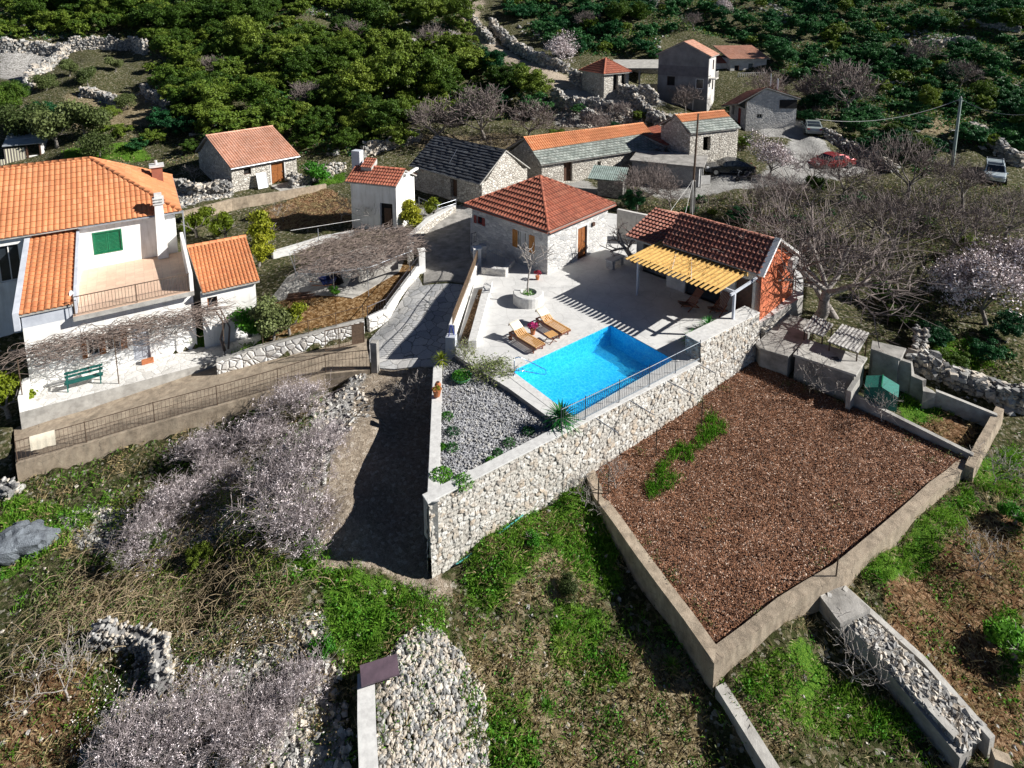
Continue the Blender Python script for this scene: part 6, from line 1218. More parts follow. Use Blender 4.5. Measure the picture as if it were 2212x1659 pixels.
# ================================================================== CARS
def car(loc,rz,L,W,H,paint_,label,kind='sedan',rack=False,cat='car'):
    e=empty('parked_car',loc,rz,label,cat,'cars parked around the village')
    if kind=='suv': st=[(0,.42,.78,.80,.6),(.03,.30,.92,.93,.8),(.12,.28,.98,1.0,.9),(.26,.26,1.02,1.05,.96),(.36,.26,1.04,1.65,.98),(.5,.26,1.05,1.78,1),(.8,.26,1.05,1.8,1),(.95,.27,1.03,1.62,.98),(.985,.3,.98,1.1,.94),(1,.42,.8,.85,.85)]
    else: st=[(0,.38,.55,.56,.62),(.03,.26,.66,.68,.82),(.12,.22,.78,.80,.93),(.27,.2,.88,.91,.98),(.40,.2,.92,1.32,1),(.52,.2,.93,1.42,1),(.66,.2,.93,1.40,1),(.80,.2,.93,1.22,.99),(.90,.21,.92,.98,.96),(.975,.26,.86,.88,.9),(1,.38,.6,.62,.8)]
    k=H/(1.8 if kind=='suv' else 1.42); V=[];F_=[];GV=[]
    for x,zb,zm,zt,wf in st:
        hw=W/2*wf; tw=hw*.78 if zt-zm>.2 else hw*.9
        V+=[(x*L,-hw*.9,zb*k),(x*L,-hw,(zb+.12)*k),(x*L,-hw,zm*k),(x*L,-tw,zt*k),(x*L,tw,zt*k),(x*L,hw,zm*k),(x*L,hw,(zb+.12)*k),(x*L,hw*.9,zb*k)]
    n=len(st); quads=[];gl=[]
    for i in range(n-1):
        for j in range(8):
            f=(i*8+j,(i+1)*8+j,(i+1)*8+(j+1)%8,i*8+(j+1)%8); quads.append(f)
    mb=MB(); mb.add(V,quads+[tuple(range(8)),tuple(range((n-1)*8+7,(n-1)*8-1,-1))]); bo=mb.build('body',paint_,e,smooth=False,bevel=.03)
    # glass panels proud of the cabin
    mb=MB()
    def vv(i,j): return Vector(V[i*8+j])
    for i in range(n-1):
        a,b=st[i],st[i+1]
        if max(a[3]-a[2],b[3]-b[2])>.25:
            for (j0,j1,s) in ((2,3,-1),(5,4,1)):
                p=[vv(i,j0),vv(i+1,j0),vv(i+1,j1),vv(i,j1)]; c=sum(p,Vector())/4; p=[c+(q-c)*.84+Vector((0,s*.012,.004)) for q in p]
                mb.add(p,[(0,1,2,3)] if s<0 else [(3,2,1,0)])
            if abs(a[3]-b[3])>.12:
                p=[vv(i,3),vv(i+1,3),vv(i+1,4),vv(i,4)]; c=sum(p,Vector())/4; nrm=(p[1]-p[0]).cross(p[3]-p[0]).normalized(); nrm=nrm if nrm.z>0 else -nrm
                mb.add([c+(q-c)*.88+nrm*.012 for q in p],[(0,3,2,1)])
    mb.build('window',M['glass'],e)
    for x in (.19,.80):
        for s in (-1,1):
            r=.33 if kind!='suv' else .37; mb=MB(); mb.tube([(x*L,s*(W/2-.2),r),(x*L,s*(W/2+.012),r)],r,20); wo=mb.build('wheel',M['tyre'],e); mb=MB(); mb.tube([(x*L,s*(W/2+.013),r),(x*L,s*(W/2+.022),r)],r*.62,10); mb.build('rim',M['rim'],wo)
    for s in (-1,1):
        mb=MB(); mb.box(.02*L,.06*L,s*W*.33-.16,s*W*.33+.16,.6*k,.74*k); mb.build('headlight',M['lamp_clear'],e); mb=MB(); mb.box(.975*L,1.0*L,s*W*.34-.13,s*W*.34+.13,.72*k,.86*k); mb.build('tail_light',M['lamp_red'],e)
        mb=MB(); mb.box(.3*L,.33*L,s*W*.5+(-.02 if s<0 else 0)-.08,s*W*.5+.1,.92*k,1.05*k); mb.build('mirror',paint_,e)
    mb=MB(); mb.box(-.03,.1,-W*.4,W*.4,.3*k,.42*k); mb.box(L-.1,L+.03,-W*.4,W*.4,.36*k,.5*k); mb.build('bumper',paint_ if kind!='suv' else M['tyre'],e)
    if rack: mb=MB(); [mb.tube([(.4*L,s*W*.36,H+.08),(.9*L,s*W*.36,H+.08)],.02,5) for s in (-1,1)]; [mb.tube([(x*L,-W*.36,H+.08),(x*L,W*.36,H+.08)],.015,4) for x in (.45,.6,.75,.88)]; mb.build('roof_rack',M['steel'],e)
    return e
def carat(px,px2,L,W,H,p,lab,**k):   # px: front end point, px2: rear end point on the ground
    a=G(*px); b=G(*px2); d=b-a; rz=math.atan2(d.y,d.x); m=(a+b)/2; u=Vector((math.cos(rz),math.sin(rz),0)); o=m-u*L/2; print(lab,d.length); return car((o.x,o.y,min(a.z,b.z)+.02),rz,L,W,H,p,lab,**k)
carat((1528,374),(1620,376),4.5,1.8,1.42,M['pdark'],'dark blue coupe parked beside the block store')
carat((1748,268),(1758,294),4.2,1.75,1.42,M['psilver'],'silver-green saloon parked beside the square stone house')
carat((1725,362),(1862,356),4.6,1.8,1.45,M['pred'],'red car half hidden behind the bare trees')
carat((2148,398),(2146,372),4.2,1.75,1.75,M['pwhite'],'white off-road car with roof rack at the right edge',kind='suv',rack=True,cat='off-road car')
# scooter on the forecourt
q=G(1592,392); e=empty('motor_scooter',q,R(20),'small dark motor scooter standing near the dark blue coupe','scooter'); mb=MB(); mb.tube([(0,0,.5),(.4,0,.35),(.9,0,.35),(1.2,0,.7),(1.5,0,.75)],[.08,.12,.14,.16,.1],8); mb.build('body',M['iron'],e)
for x in (.05,1.35): mb=MB(); mb.tube([(x,-.05,.24),(x,.05,.24)],.24,14); mb.build('wheel',M['tyre'],e)
mb=MB(); mb.tube([(.0,0,.3),(.2,0,1.0)],.03,6); mb.tube([(.2,-.3,1.0),(.2,.3,1.0)],.02,6); mb.build('handlebar',M['steel'],e)
q=G(1520,400); tag(MB().box(-.6,.6,-.05,.0,.1,.9).add([],[]).build('white_crate',M['coping'],loc=q,rz=R(10)),'pale slatted pallet standing on the village forecourt','pallet')
# ================================================================== GROUND SHEET
def zone(poly): p=[tuple(G(*q))[:2] for q in poly]; return p
Z_green=[[(690,1225),(760,1228),(860,1262),(960,1290),(965,1370),(900,1400),(740,1460),(700,1350)],[(1000,1200),(1130,1110),(1250,1030),(1300,1085),(1340,1180),(1330,1290),(1250,1260),(1200,1180),(1060,1330),(1000,1290)],
[(1930,860),(1990,845),(2060,900),(1960,925)],[(1850,1240),(2090,1050),(2120,1100),(2000,1240),(1900,1265)],[(1570,1480),(1650,1430),(1740,1380),(1800,1450),(1960,1540),(2050,1590),(1900,1600),(1700,1560)],
[(2150,1330),(2212,1300),(2212,1500),(2160,1470)],[(640,1150),(700,1100),(710,1230),(600,1280),(560,1240)],[(0,1050),(120,1090),(230,1110),(100,1200),(0,1260)],[(640,400),(745,374),(747,390),(680,412)],
[(1200,1300),(1330,1330),(1290,1420),(1180,1440)],[(1000,1500),(1150,1480),(1170,1659),(1020,1659)],[(1240,1430),(1340,1400),(1370,1480),(1260,1500)],[(130,330),(300,310),(330,345),(150,350)],[(530,200),(640,190),(640,225),(530,225)],[(2060,1000),(2200,960),(2212,1090),(2120,1060)],[(330,700),(660,690),(560,745),(480,780),(460,760)],[(2000,740),(2100,730),(2150,790),(2050,800)]]
Z_rock=[[(120,1110),(330,1090),(560,1000),(720,960),(700,1090),(450,1180),(300,1180),(180,1200)],[(350,1380),(700,1330),(760,1659),(150,1659)],[(0,108),(125,112),(60,185),(0,170)],[(380,395),(500,400),(500,425),(390,450)],[(660,860),(790,800),(800,900),(700,1000)],[(1190,230),(1340,225),(1400,250),(1340,290),(1200,270)]]
Z_dry=[[(100,1250),(400,1230),(650,1250),(650,1400),(400,1430),(100,1400)],[(1060,1130),(1250,1110),(1290,1290),(1100,1320),(1020,1240)],[(1000,1330),(1500,1400),(1540,1659),(1000,1659)],[(1600,1480),(1760,1450),(1700,1640),(1580,1600)],[(140,200),(340,190),(370,270),(150,280)],[(880,290),(1130,290),(1130,330),(900,320)],[(1900,220),(2100,250),(2160,290),(2000,290)],[(1230,250),(1420,250),(1420,290),(1200,290)]]
Z_soil=[[(0,1450),(200,1430),(210,1560),(150,1659),(0,1659)],[(1900,1270),(2120,1100),(2212,1100),(2212,1659),(2090,1600),(1950,1450)],[(2040,885),(2120,930),(2080,970),(1950,920)],[(560,455),(705,405),(760,440),(765,480),(560,500)]]
Z_pave=[[(1380,400),(1500,380),(1640,380),(1720,300),(1740,290),(1800,330),(1860,345),(1880,370),(1700,400),(1480,430),(1400,420)],[(1105,385),(1260,385),(1300,410),(1240,440),(1100,420)],[(1640,270),(1740,260),(1740,300),(1640,290)],[(895,455),(1000,440),(1150,440),(1150,470),(900,520)],[(1180,205),(1440,215),(1440,235),(1200,232)]]
Z_gard=[[(560,748),(785,690),(830,660),(900,575),(870,560),(820,590),(640,625),(560,650),(540,690)]]
Z_track=[[(985,0),(1050,0),(1030,40),(1060,80),(1130,130),(1200,150),(1240,175),(1340,205),(1300,215),(1180,180),(1120,160),(1060,110),(1000,50)]]
Z_drive=[[(812,790),(960,790),(957,880),(955,1000),(945,1100),(950,1240),(975,1262),(985,1290),(940,1310),(890,1270),(840,1240),(770,1228),(675,1226),(668,1160),(690,1080),(715,1000),(750,900),(778,830)]]
yr=np.concatenate([np.arange(7,22,.22),np.arange(22,40,.28),np.arange(40,70,.45),np.arange(70,130,.9),np.arange(130,420,6)])
nxg=300
ug=np.linspace(-1,1,nxg)
Yg=np.repeat(yr[:,None],nxg,1); Xg=ug[None]*(8+yr[:,None]*1.02)
Zg=hz(Xg,Yg)
for poly,sk in CUTS: Zg=np.where(inpoly(Xg,Yg,poly),Zg-sk,Zg)
Zg+=rng.normal(0,.02,Zg.shape)*np.clip(1.5-Yg/60,.2,1)
V=np.stack([Xg,Yg,Zg],2).reshape(-1,3); ny=len(yr); i=np.arange(ny-1)[:,None]*nxg+np.arange(nxg-1)[None]
F=np.stack([i,i+1,i+nxg+1,i+nxg],2).reshape(-1,4)
m,t,b=newmat('ground_earth'); v=coord(t)
n1=noise(t,v,.9,8,.7); n2=noise(t,v,5,6,.7); n3=noise(t,v,22,3,.7)
vd=coord(t,'Object',(1,1,1),.08,6); cc=vor(t,vd,9,'F1',1); sp=t.nodes.new('ShaderNodeSeparateColor'); t.links.new(cc,sp.inputs[0])
def msk(a,k=.5): 
    s=math_(t,'ADD',attr(t,a),math_(t,'MULTIPLY',math_(t,'SUBTRACT',math_(t,'ADD',n2,n1),1.0),1.5)); r=t.nodes.new('ShaderNodeMapRange'); r.inputs[1].default_value=k-.12; r.inputs[2].default_value=k+.12; t.links.new(s,r.inputs[0]); return r.outputs[0]
col=ramp(t,[(.25,(.018,.022,.008)),(.45,(.045,.05,.018)),(.6,(.10,.10,.045)),(.8,(.26,.24,.17))],n2)
col=mixc(t,.6,col,ramp(t,[(0,(.02,.022,.008)),(.4,(.05,.065,.018)),(.65,(.13,.11,.06)),(.9,(.27,.23,.15)),(1,(.5,.47,.4))],sp.outputs[0]))
col=mixc(t,msk('dry'),col,ramp(t,[(0,(.12,.09,.045)),(.5,(.24,.19,.11)),(1,(.42,.35,.23))],sp.outputs[0]))
col=mixc(t,msk('soil'),col,ramp(t,[(0,(.09,.045,.02)),(.5,(.2,.11,.055)),(1,(.38,.25,.15))],sp.outputs[0]))
col=mixc(t,msk('gard'),col,ramp(t,[(0,(.10,.05,.018)),(.5,(.22,.12,.045)),(1,(.44,.30,.16))],sp.outputs[0]))
col=mixc(t,msk('green',.55),col,ramp(t,[(.3,(.03,.09,.009)),(.5,(.075,.17,.017)),(.7,(.17,.27,.035))],n3))
col=mixc(t,msk('rock'),col,ramp(t,[(0,(.1,.09,.08)),(.4,(.3,.285,.26)),(1,(.62,.6,.57))],sp.outputs[0]))
col=mixc(t,msk('drive'),col,mixc(t,.5,ramp(t,[(0,(.16,.125,.09)),(.5,(.33,.265,.2)),(.85,(.46,.39,.31)),(1,(.64,.58,.5))],sp.outputs[0]),ramp(t,[(.3,(.22,.17,.12)),(.7,(.46,.385,.3))],n3)))
col=mixc(t,msk('track'),col,ramp(t,[(0,(.3,.24,.18)),(.6,(.48,.4,.31)),(1,(.6,.52,.43))],n3))
col=mixc(t,msk('pave'),col,ramp(t,[(.3,(.26,.25,.235)),(.6,(.42,.41,.385)),(.8,(.5,.49,.46))],n1))
col=mixc(t,.5,col,ramp(t,[(.3,(.5,.5,.5)),(.7,(1.3,1.3,1.3))],n3),'MULTIPLY')
t.links.new(col,b.inputs['Base Color']); b.inputs['Roughness'].default_value=1; b.inputs['Specular IOR Level'].default_value=.1
bump(t,b,math_(t,'ADD',math_(t,'ADD',n3,n2),math_(t,'MULTIPLY',sp.outputs[1],.5)),1,.09)
gr=npmesh('ground',V,F,m,smooth=True); gr['kind']='structure'
for nm,zs in (('green',Z_green),('rock',Z_rock),('dry',Z_dry),('soil',Z_soil),('pave',Z_pave),('gard',Z_gard),('track',Z_track),('drive',Z_drive)):
    a=np.zeros(Xg.shape)
    for z_ in zs: a=np.maximum(a,inpoly(Xg,Yg,zone(z_)))
    k=a.copy()
    for _ in range(2): k=(k+np.roll(k,1,0)+np.roll(k,-1,0)+np.roll(k,1,1)+np.roll(k,-1,1))/5
    at=gr.data.attributes.new(nm,'FLOAT','POINT'); at.data.foreach_set('value',k.ravel().astype(np.float32))
def sample(poly,dens,cap=40000):
    p=zone(poly); xs=[q[0] for q in p]; ys=[q[1] for q in p]; A=(max(xs)-min(xs))*(max(ys)-min(ys)); n=int(min(A*dens,cap*2))
    x=rng.uniform(min(xs),max(xs),n); y=rng.uniform(min(ys),max(ys),n); k=inpoly(x,y,p); x,y=x[k],y[k]; return np.stack([x,y,hz(x,y)],1)
def uncut(p,shr=0):
    k=np.ones(len(p),bool)
    for poly,_ in CUTS: k&=~inpoly(p[:,0],p[:,1],poly)
    return p[k]
# ------------------------------------------------ grass, weeds, dry stalks
def blades(name,p,hgt,wid,mat,lean=.35,kind='stuff',parent=None):
    n=len(p); a=rng.uniform(0,6.283,n); h=hgt*rng.uniform(.5,1.3,n); w=wid*rng.uniform(.7,1.3,n); l=rng.normal(0,lean,(n,2))*h[:,None]
    dx=np.stack([np.cos(a),np.sin(a),np.zeros(n)],1)*w[:,None]; tip=p+np.concatenate([l,h[:,None]],1); mid=p+np.concatenate([l*.35,h[:,None]*.6],1)
    V=np.stack([p-dx,p+dx,mid+dx*.6,tip],1); V2=np.stack([p-dx,mid+dx*.6,tip,mid-dx*.6],1)
    F=np.stack([np.array([0,1,2,3])+4*i for i in range(0)]) if 0 else np.arange(4*n).reshape(-1,4)
    o=npmesh(name,V.reshape(-1,3),F,mat,parent)
    if kind: o['kind']=kind
    return o
def tufts(p,k,r): q=np.repeat(p,k,0); q[:,:2]+=rng.normal(0,r,(len(q),2)); return q
gp=[]
for z_ in Z_green: 
    s=uncut(sample(z_,9)); 
    if len(s): gp.append(s)
gp=np.concatenate(gp); gp=gp[gp[:,1]<62]
kn=np.sin(gp[:,0]*1.9+gp[:,1]*.7)+np.sin(gp[:,1]*2.3-gp[:,0]*.9)+rng.normal(0,.6,len(gp)); g2=gp[kn>-.6]
blades('grass',tufts(g2,26,.13),.2,.012,M['grassm'])
s=np.concatenate([uncut(sample(z_,2.2)) for z_ in Z_green+Z_dry if True]); s=s[s[:,1]<50]; q=tufts(s,26,.12); q[:,2]+=np.abs(rng.normal(.08,.07,len(q))); o=leaves('weeds',q,.085,M['weed']); o['kind']='stuff'
s=np.concatenate([uncut(sample(z_,14)) for z_ in Z_dry+Z_soil]); s=s[s[:,1]<55]; blades('dry_grass',tufts(s,7,.1),.16,.009,M['dry'],.9)
# broad scatter of low weeds over the near lots
s=uncut(sample([(0,1659),(0,1050),(300,1020),(700,900),(700,1230),(960,1290),(1250,1030),(1540,1460),(1700,1659)],4.5)); q=tufts(s,16,.16); q[:,2]+=np.abs(rng.normal(.06,.06,len(q))); o=leaves('low_weeds',q,.075,M['leaf_olive']); o['kind']='stuff'
s=uncut(sample([(0,1659),(0,1050),(40,1040),(184,1000),(468,915),(700,850),(700,1230),(960,1290),(1250,1030),(1540,1460),(2212,1659)],11)); kn=np.sin(s[:,0]*1.3+2)*np.sin(s[:,1]*1.7)+rng.normal(0,.4,len(s)); blades('straw_grass',tufts(s[kn>0],9,.13),.15,.009,M['dry'],.8); blades('thin_grass',tufts(s[kn<.1],9,.14),.15,.01,M['grassm'],.6)
s=uncut(sample([(1560,1490),(1830,1240),(2120,1010),(2212,1000),(2212,1659),(1680,1659)],8)); blades('straw_grass',tufts(s,9,.13),.15,.009,M['dry'],.8)
# field clods, weeds on the field and the grass strip
fz=[tuple(P(*q))[:2] for q in FZ]; xs=[q[0] for q in fz]; ys=[q[1] for q in fz]
def fieldz(x,y):
    return PLN[0]*x+PLN[1]*y+PLN[2]
n=60000; x=rng.uniform(min(xs),max(xs),n); y=rng.uniform(min(ys),max(ys),n); k=inpoly(x,y,fz); x,y=x[k],y[k]
o=stones('soil_clods',np.stack([x,y,fieldz(x,y)+.03],1),rng.uniform(.014,.036,len(x)),[M['clod'],M['earth']],kind='cube'); o['kind']='stuff'
def polyP(px,z): return [tuple(P(*q,z))[:2] for q in px]
def insample(p,dens):
    xs=[q[0] for q in p]; ys=[q[1] for q in p]; n=int((max(xs)-min(xs))*(max(ys)-min(ys))*dens); x=rng.uniform(min(xs),max(xs),n); y=rng.uniform(min(ys),max(ys),n); k=inpoly(x,y,p); return x[k],y[k]
x,y=insample(polyP([(1395,1045),(1420,1000),(1545,895),(1575,925),(1520,965),(1450,1040),(1400,1075),(1370,1065)],-2.2),34); kn=np.sin(x*2.3)+np.sin(y*2.9+x)+rng.normal(0,.6,len(x)); x,y=x[kn>-.5],y[kn>-.5]; p=np.stack([x,y,fieldz(x,y)],1); o=blades('strip_grass',tufts(p,18,.1),.2,.012,M['grassm'])
x,y=insample(fz,.9); x2=np.array([q[0] for q in fz]); p=np.stack([x,y,fieldz(x,y)+.03],1)
ed=np.array([min(np.hypot(px_-(a[0]+(b[0]-a[0])*tt),py_-(a[1]+(b[1]-a[1])*tt)) for a,b in zip(fz,fz[1:]+fz[:1]) for tt in np.linspace(0,1,30)) for px_,py_ in zip(x,y)])
p=p[(ed<.8)|(rng.random(len(p))<.04)]; q=tufts(p,40,.17); q[:,2]+=np.abs(rng.normal(.05,.07,len(q))); o=leaves('field_weeds',q,.07,M['leaf_olive']); o['kind']='stuff'
# stones lying about
s=np.concatenate([uncut(sample(z_,30)) for z_ in Z_rock]); s=s[s[:,1]<70]; o=stones('loose_stones',s,rng.uniform(.05,.17,len(s))*np.where(s[:,1]>40,1.6,1),[M['stone'],M['stonecream'],M['stonedark']],full=True); o['kind']='stuff'
s=uncut(sample([(660,1320),(740,1460),(770,1659),(560,1659),(640,1400)],22)); o=stones('loose_stones',s,rng.uniform(.06,.24,len(s)),[M['stone'],M['stonecream']]); o['kind']='stuff'
p=sample([(815,1455),(850,1400),(900,1355),(950,1360),(1000,1420),(1045,1490),(1060,1700),(815,1700)],420); p[:,2]+=.03; o=stones('stone_heap',p,rng.choice([.07,.09,.11,.14,.2],len(p))*rng.uniform(.7,1.2,len(p)),[M['stonecream'],M['stone'],M['stonecream'],M['stonedark']],full=True,kind='ico'); tag(o,'long heap of cream rubble stones at the bottom centre','stone heap'); o['kind']='stuff'
s=uncut(sample([(0,1659),(0,1050),(700,900),(700,1230),(960,1290),(1250,1030),(1540,1460),(2212,1300),(2212,1659)],2.2)); o=stones('field_stones',s,rng.uniform(.04,.13,len(s)),[M['stone'],M['stonecream']]); o['kind']='stuff'
gbp=[q[:2] for q in GB]; x,y=insample(gbp,170); o=stones('gravel_stones',np.stack([x,y,np.full(len(x),GZ+.02)],1),rng.uniform(.03,.075,len(x)),[M['gravelstone'],M['stone'],M['gravelstone']],kind='cube'); o['kind']='stuff'
# ------------------------------------------------ loose stone walls
def gw_(*px): return [tuple(G(*q)) for q in px]
WL=[('pale stone wall running from the left edge above the olive yard',gw_((0,112),(70,112),(135,116)),1.6,.28),('long bright stone wall along the top of the olive yard',gw_((150,112),(220,106),(290,104),(315,118)),1.8,.28),('pale wall falling from the bright yard wall down to the left',gw_((148,114),(105,150),(62,196)),1.4,.3),
('dark tumbled wall on the right side of the olive yard',gw_((310,200),(345,225),(372,240)),1.0,.28),('lane wall curving down from the hill to the pointed roof hut',gw_((1062,60),(1085,85),(1118,115),(1170,140),(1225,158)),1.3,.3),('lane wall below the pointed roof hut toward the tall house',gw_((1230,178),(1300,190),(1360,215),(1420,224)),1.5,.3),
('stone wall on the left side of the upper lane',gw_((1000,20),(1030,60),(1062,95)),.9,.3),('mossy wall beside the small yard lawn',gw_((628,405),(680,388),(742,368)),.8,.25),('stone wall behind the slate barn near the bare trees',gw_((785,335),(845,318),(903,300)),.9,.27),
('ruined wall with square top above the long barn',gw_((1255,262),(1300,270),(1362,262)),1.3,.26),('crumbling wall left of the ruined yard',gw_((1195,215),(1230,235),(1320,240)),1.2,.28),('heap-like wall between ruined yard and tall house',gw_((1370,225),(1400,250),(1430,275)),1.2,.3),
('low wall under the tall house side',gw_((1400,262),(1440,262),(1490,262)),.8,.28),('dry stone wall below the silver car curving right',gw_((1782,300),(1830,320),(1880,345),(1930,372)),1.0,.3),('long dry stone wall at the right running to the frame edge',gw_((1965,795),(2030,815),(2120,850),(2212,885)),.8,.22),('tumbled wall end beside the stepped concrete wall',gw_((1990,735),(1985,770),(1970,795)),.7,.2),
('stone wall on the far right terrace',gw_((2100,290),(2150,320),(2200,360)),1.1,.3),('rough stone wall at the lower left around the brown patch',gw_((205,1395),(290,1400),(345,1420),(355,1500)),.7,.13),('low stone wall left of the stone barn yard',gw_((378,412),(430,422),(498,418)),.9,.25),('broken wall edge far left below the tall shrubs',gw_((0,1060),(28,1075)),.4,.2),
('dry stone wall along the top of the dark wood, left of the lane',gw_((700,215),(770,205)),.9,.3),('short wall in the scrub above the grey bare tree',gw_((880,95),(960,112),(1010,100)),.7,.3),('terrace wall in the scrub right of the tall house',gw_((1930,110),(2010,100),(2100,96)),.8,.35),('second terrace wall high on the right hill',gw_((1990,60),(2090,55),(2200,70)),.8,.35),('pale field wall below the olive yard',gw_((180,205),(230,215),(260,235)),.8,.28)]
for i,(lab,pts,h_,sz) in enumerate(WL): drywall('dry_stone_wall',lab,pts,h_,.6 if sz>.2 else .45,size=sz,kind='ico' if i%2 or sz<.2 else 'cube')
# ================================================================== TREES
def crownmesh(name,R_,H_,nb,nl,size,mat,seed,base=.15,br=.36,trunk=None):
    g=np.random.default_rng(seed); 
    c=g.normal(0,1,(nb,3)); c/=np.linalg.norm(c,axis=1)[:,None]; c*=g.uniform(.25,.85,(nb,1)); c[:,2]=c[:,2]*.5+.5
    c=c*np.array([R_,R_,H_*(1-base)]); c[:,2]+=H_*base*.6; rr=g.uniform(.6,1.15,nb)*br*R_
    k=g.integers(0,nb,nl); d=g.normal(0,1,(nl,3)); d/=np.linalg.norm(d,axis=1)[:,None]; d[:,2]=d[:,2]*.75+.15
    p=c[k]+d*(rr[k]*np.where(g.random(nl)<.12,g.uniform(1.0,1.5,nl),g.uniform(.5,1.1,nl)))[:,None]; p=p[p[:,2]>H_*base*.3]
    st=np.random.default_rng(seed+1); n=len(p)
    a=st.uniform(0,6.283,n); tl=st.normal(0,.55,(n,2))
    # leaf cards tilted about the outward direction
    nrm=d[:n]+st.normal(0,.8,(n,3)); nrm/=np.linalg.norm(nrm,axis=1)[:,None]; ref=np.stack([np.cos(a),np.sin(a),tl[:,0]],1); u=np.cross(nrm,ref); u/=np.linalg.norm(u,axis=1)[:,None]+1e-9; v_=np.cross(nrm,u)
    s=size*st.uniform(.6,1.4,n)[:,None]
    V=np.stack([p-u*s*.5,p+v_*s*.3,p+u*s*.5,p-v_*s*.3],1).reshape(-1,3)
    o=npmesh(name,V,np.arange(4*n).reshape(-1,4),mat); me=o.data; bpy.data.objects.remove(o); return me
def grow(seed,H_,ch=(5,5,4,4),trunk=.25,spread=.75,r0=.16,up=.25,lr=.7,lean=(0,0),multi=1,rmin=.007):
    g=random.Random(seed); segs=[]
    def br(p,d,l,r,lv):
        n=3 if lv<2 else 2; q=p
        pts=[(p,r)]
        for i in range(n):
            d=(d+Vector((g.gauss(0,.16),g.gauss(0,.16),g.gauss(0,.12)+(.06 if lv else 0)))).normalized(); q=q+d*(l/n); rr=max(rmin,r*(1-.38*(i+1)/n)); pts.append((q,rr))
        for a,b in zip(pts[:-1],pts[1:]): segs.append((a[0],b[0],a[1],b[1],lv))
        if lv>=len(ch): return
        k=ch[lv]+g.choice((-1,0,0,1))*(lv>0)
        for i in range(k):
            t=g.uniform(.45,1) if lv else g.uniform(.75,1); 
            idx=min(n-1,int(t*n)); a,b=pts[idx],pts[idx+1]; f=t*n-idx; st=a[0].lerp(b[0],min(1,f))
            az=6.283*i/k+g.uniform(-.5,.5); side=Vector((math.cos(az),math.sin(az),g.uniform(-.15,.35)))
            side=(side-d*side.dot(d)); side=side.normalized() if side.length>.01 else Vector((1,0,0))
            nd=(d*g.uniform(.45,.9)+side*spread*g.uniform(.8,1.3)+Vector((0,0,up))).normalized()
            br(st,nd,l*(H_*.36/(H_*trunk) if lv==0 else lr)*g.uniform(.75,1.2),pts[idx+1][1]*.68,lv+1)
    for m_ in range(multi):
        off=Vector((g.uniform(-.12,.12),g.uniform(-.12,.12),0))*(multi>1)
        br(Vector((0,0,-.15))+off,Vector((lean[0]+off.x*3,lean[1]+off.y*3,1)).normalized(),H_*trunk,r0,0)
    return segs
def segmesh(name,segs,n,mat,asmesh=True):
    if not segs: return None
    A=np.array([s[0][:] for s in segs]); B=np.array([s[1][:] for s in segs]); ra=np.array([s[2] for s in segs]); rb=np.array([s[3] for s in segs])
    d=B-A; d/=np.linalg.norm(d,axis=1)[:,None]+1e-9; ref=np.where(np.abs(d[:,2:3])<.9,np.array([[0,0,1.]]),np.array([[1.,0,0]])); u=np.cross(d,ref); u/=np.linalg.norm(u,axis=1)[:,None]; w_=np.cross(d,u)
    th=np.arange(n)*2*np.pi/n; cs,sn=np.cos(th),np.sin(th)
    ring=u[:,None]*cs[None,:,None]+w_[:,None]*sn[None,:,None]
    V=np.concatenate([A[:,None]+ring*ra[:,None,None],B[:,None]+ring*rb[:,None,None]],1).reshape(-1,3)
    j=np.arange(n); f=np.stack([j,(j+1)%n,n+(j+1)%n,n+j],1); F=(f[None]+(np.arange(len(segs))*2*n)[:,None,None]).reshape(-1,4)
    o=npmesh(name,V,F,mat,smooth=n>3); 
    if asmesh: me=o.data; bpy.data.objects.remove(o); return me
    return o
def fatten(segs,k): return [(a,b,max(r1*1.0,k),max(r2,k),l) for a,b,r1,r2,l in segs]
def bareproto(seed,H_,ch,rm,r0=.16,tmat='bark',wmat='twig',**k):
    s=grow(seed,H_,ch,r0=r0,rmin=rm,**k); return (segmesh('trunk',[q for q in s if q[4]<=1],6,M[tmat]),segmesh('branches',[q for q in s if q[4]>1],3,M[wmat]),s)
def put(name,parts,loc,rz,sc,label,cat,group=None):
    e=empty(name,loc,rz,label,cat,group); e.scale=(sc,sc,sc) if not isinstance(sc,tuple) else sc
    for nm,me in parts:
        if me is None: continue
        o=bpy.data.objects.new(nm,me); COL.objects.link(o); o.parent=e
    return e
BARE=[bareproto(11+i,6,(6,5,5,5),.013,spread=.85,up=.15,lr=.72) for i in range(3)]
BAREF=[bareproto(31+i,5,(6,5,5,4),.02,spread=.8,up=.2,lr=.72) for i in range(2)]
def clus(s,lv,nc,k,r,seed): q=ends(s,lv,nc,.02,seed); q=np.repeat(q,k,0); return q+np.random.default_rng(seed).normal(0,r,q.shape)
def ends(s,lv,n,jit,seed=0):
    g=np.random.default_rng(seed); c=[q for q in s if q[4]>=lv]; A=np.array([q[0][:] for q in c]); B=np.array([q[1][:] for q in c]); k=g.integers(0,len(c),n); t_=g.random((n,1)); return A[k]*(1-t_)+B[k]*t_+g.normal(0,jit,(n,3))
def asmesh(o): me=o.data; bpy.data.objects.remove(o); return me
BLOS=[]
for i in range(3):
    t_,w_,s=bareproto(51+i,3.2,(6,5,5,4),.0075,r0=.09,tmat='bark',wmat='twigmauve',spread=.9,up=.1,lr=.75,trunk=.16,multi=2)
    BLOS.append((t_,w_,asmesh(leaves('blossom',clus(s,3,330,9,.055,i),.06,M['blossom'])),s))
t_,w_,s=bareproto(61,4,(6,5,5,4),.016,r0=.12,tmat='bark',wmat='twig',spread=.9,up=.2,lr=.72); BLF=(t_,w_,asmesh(leaves('blossom',ends(s,3,4200,.1,4),.13,M['blossom'])))
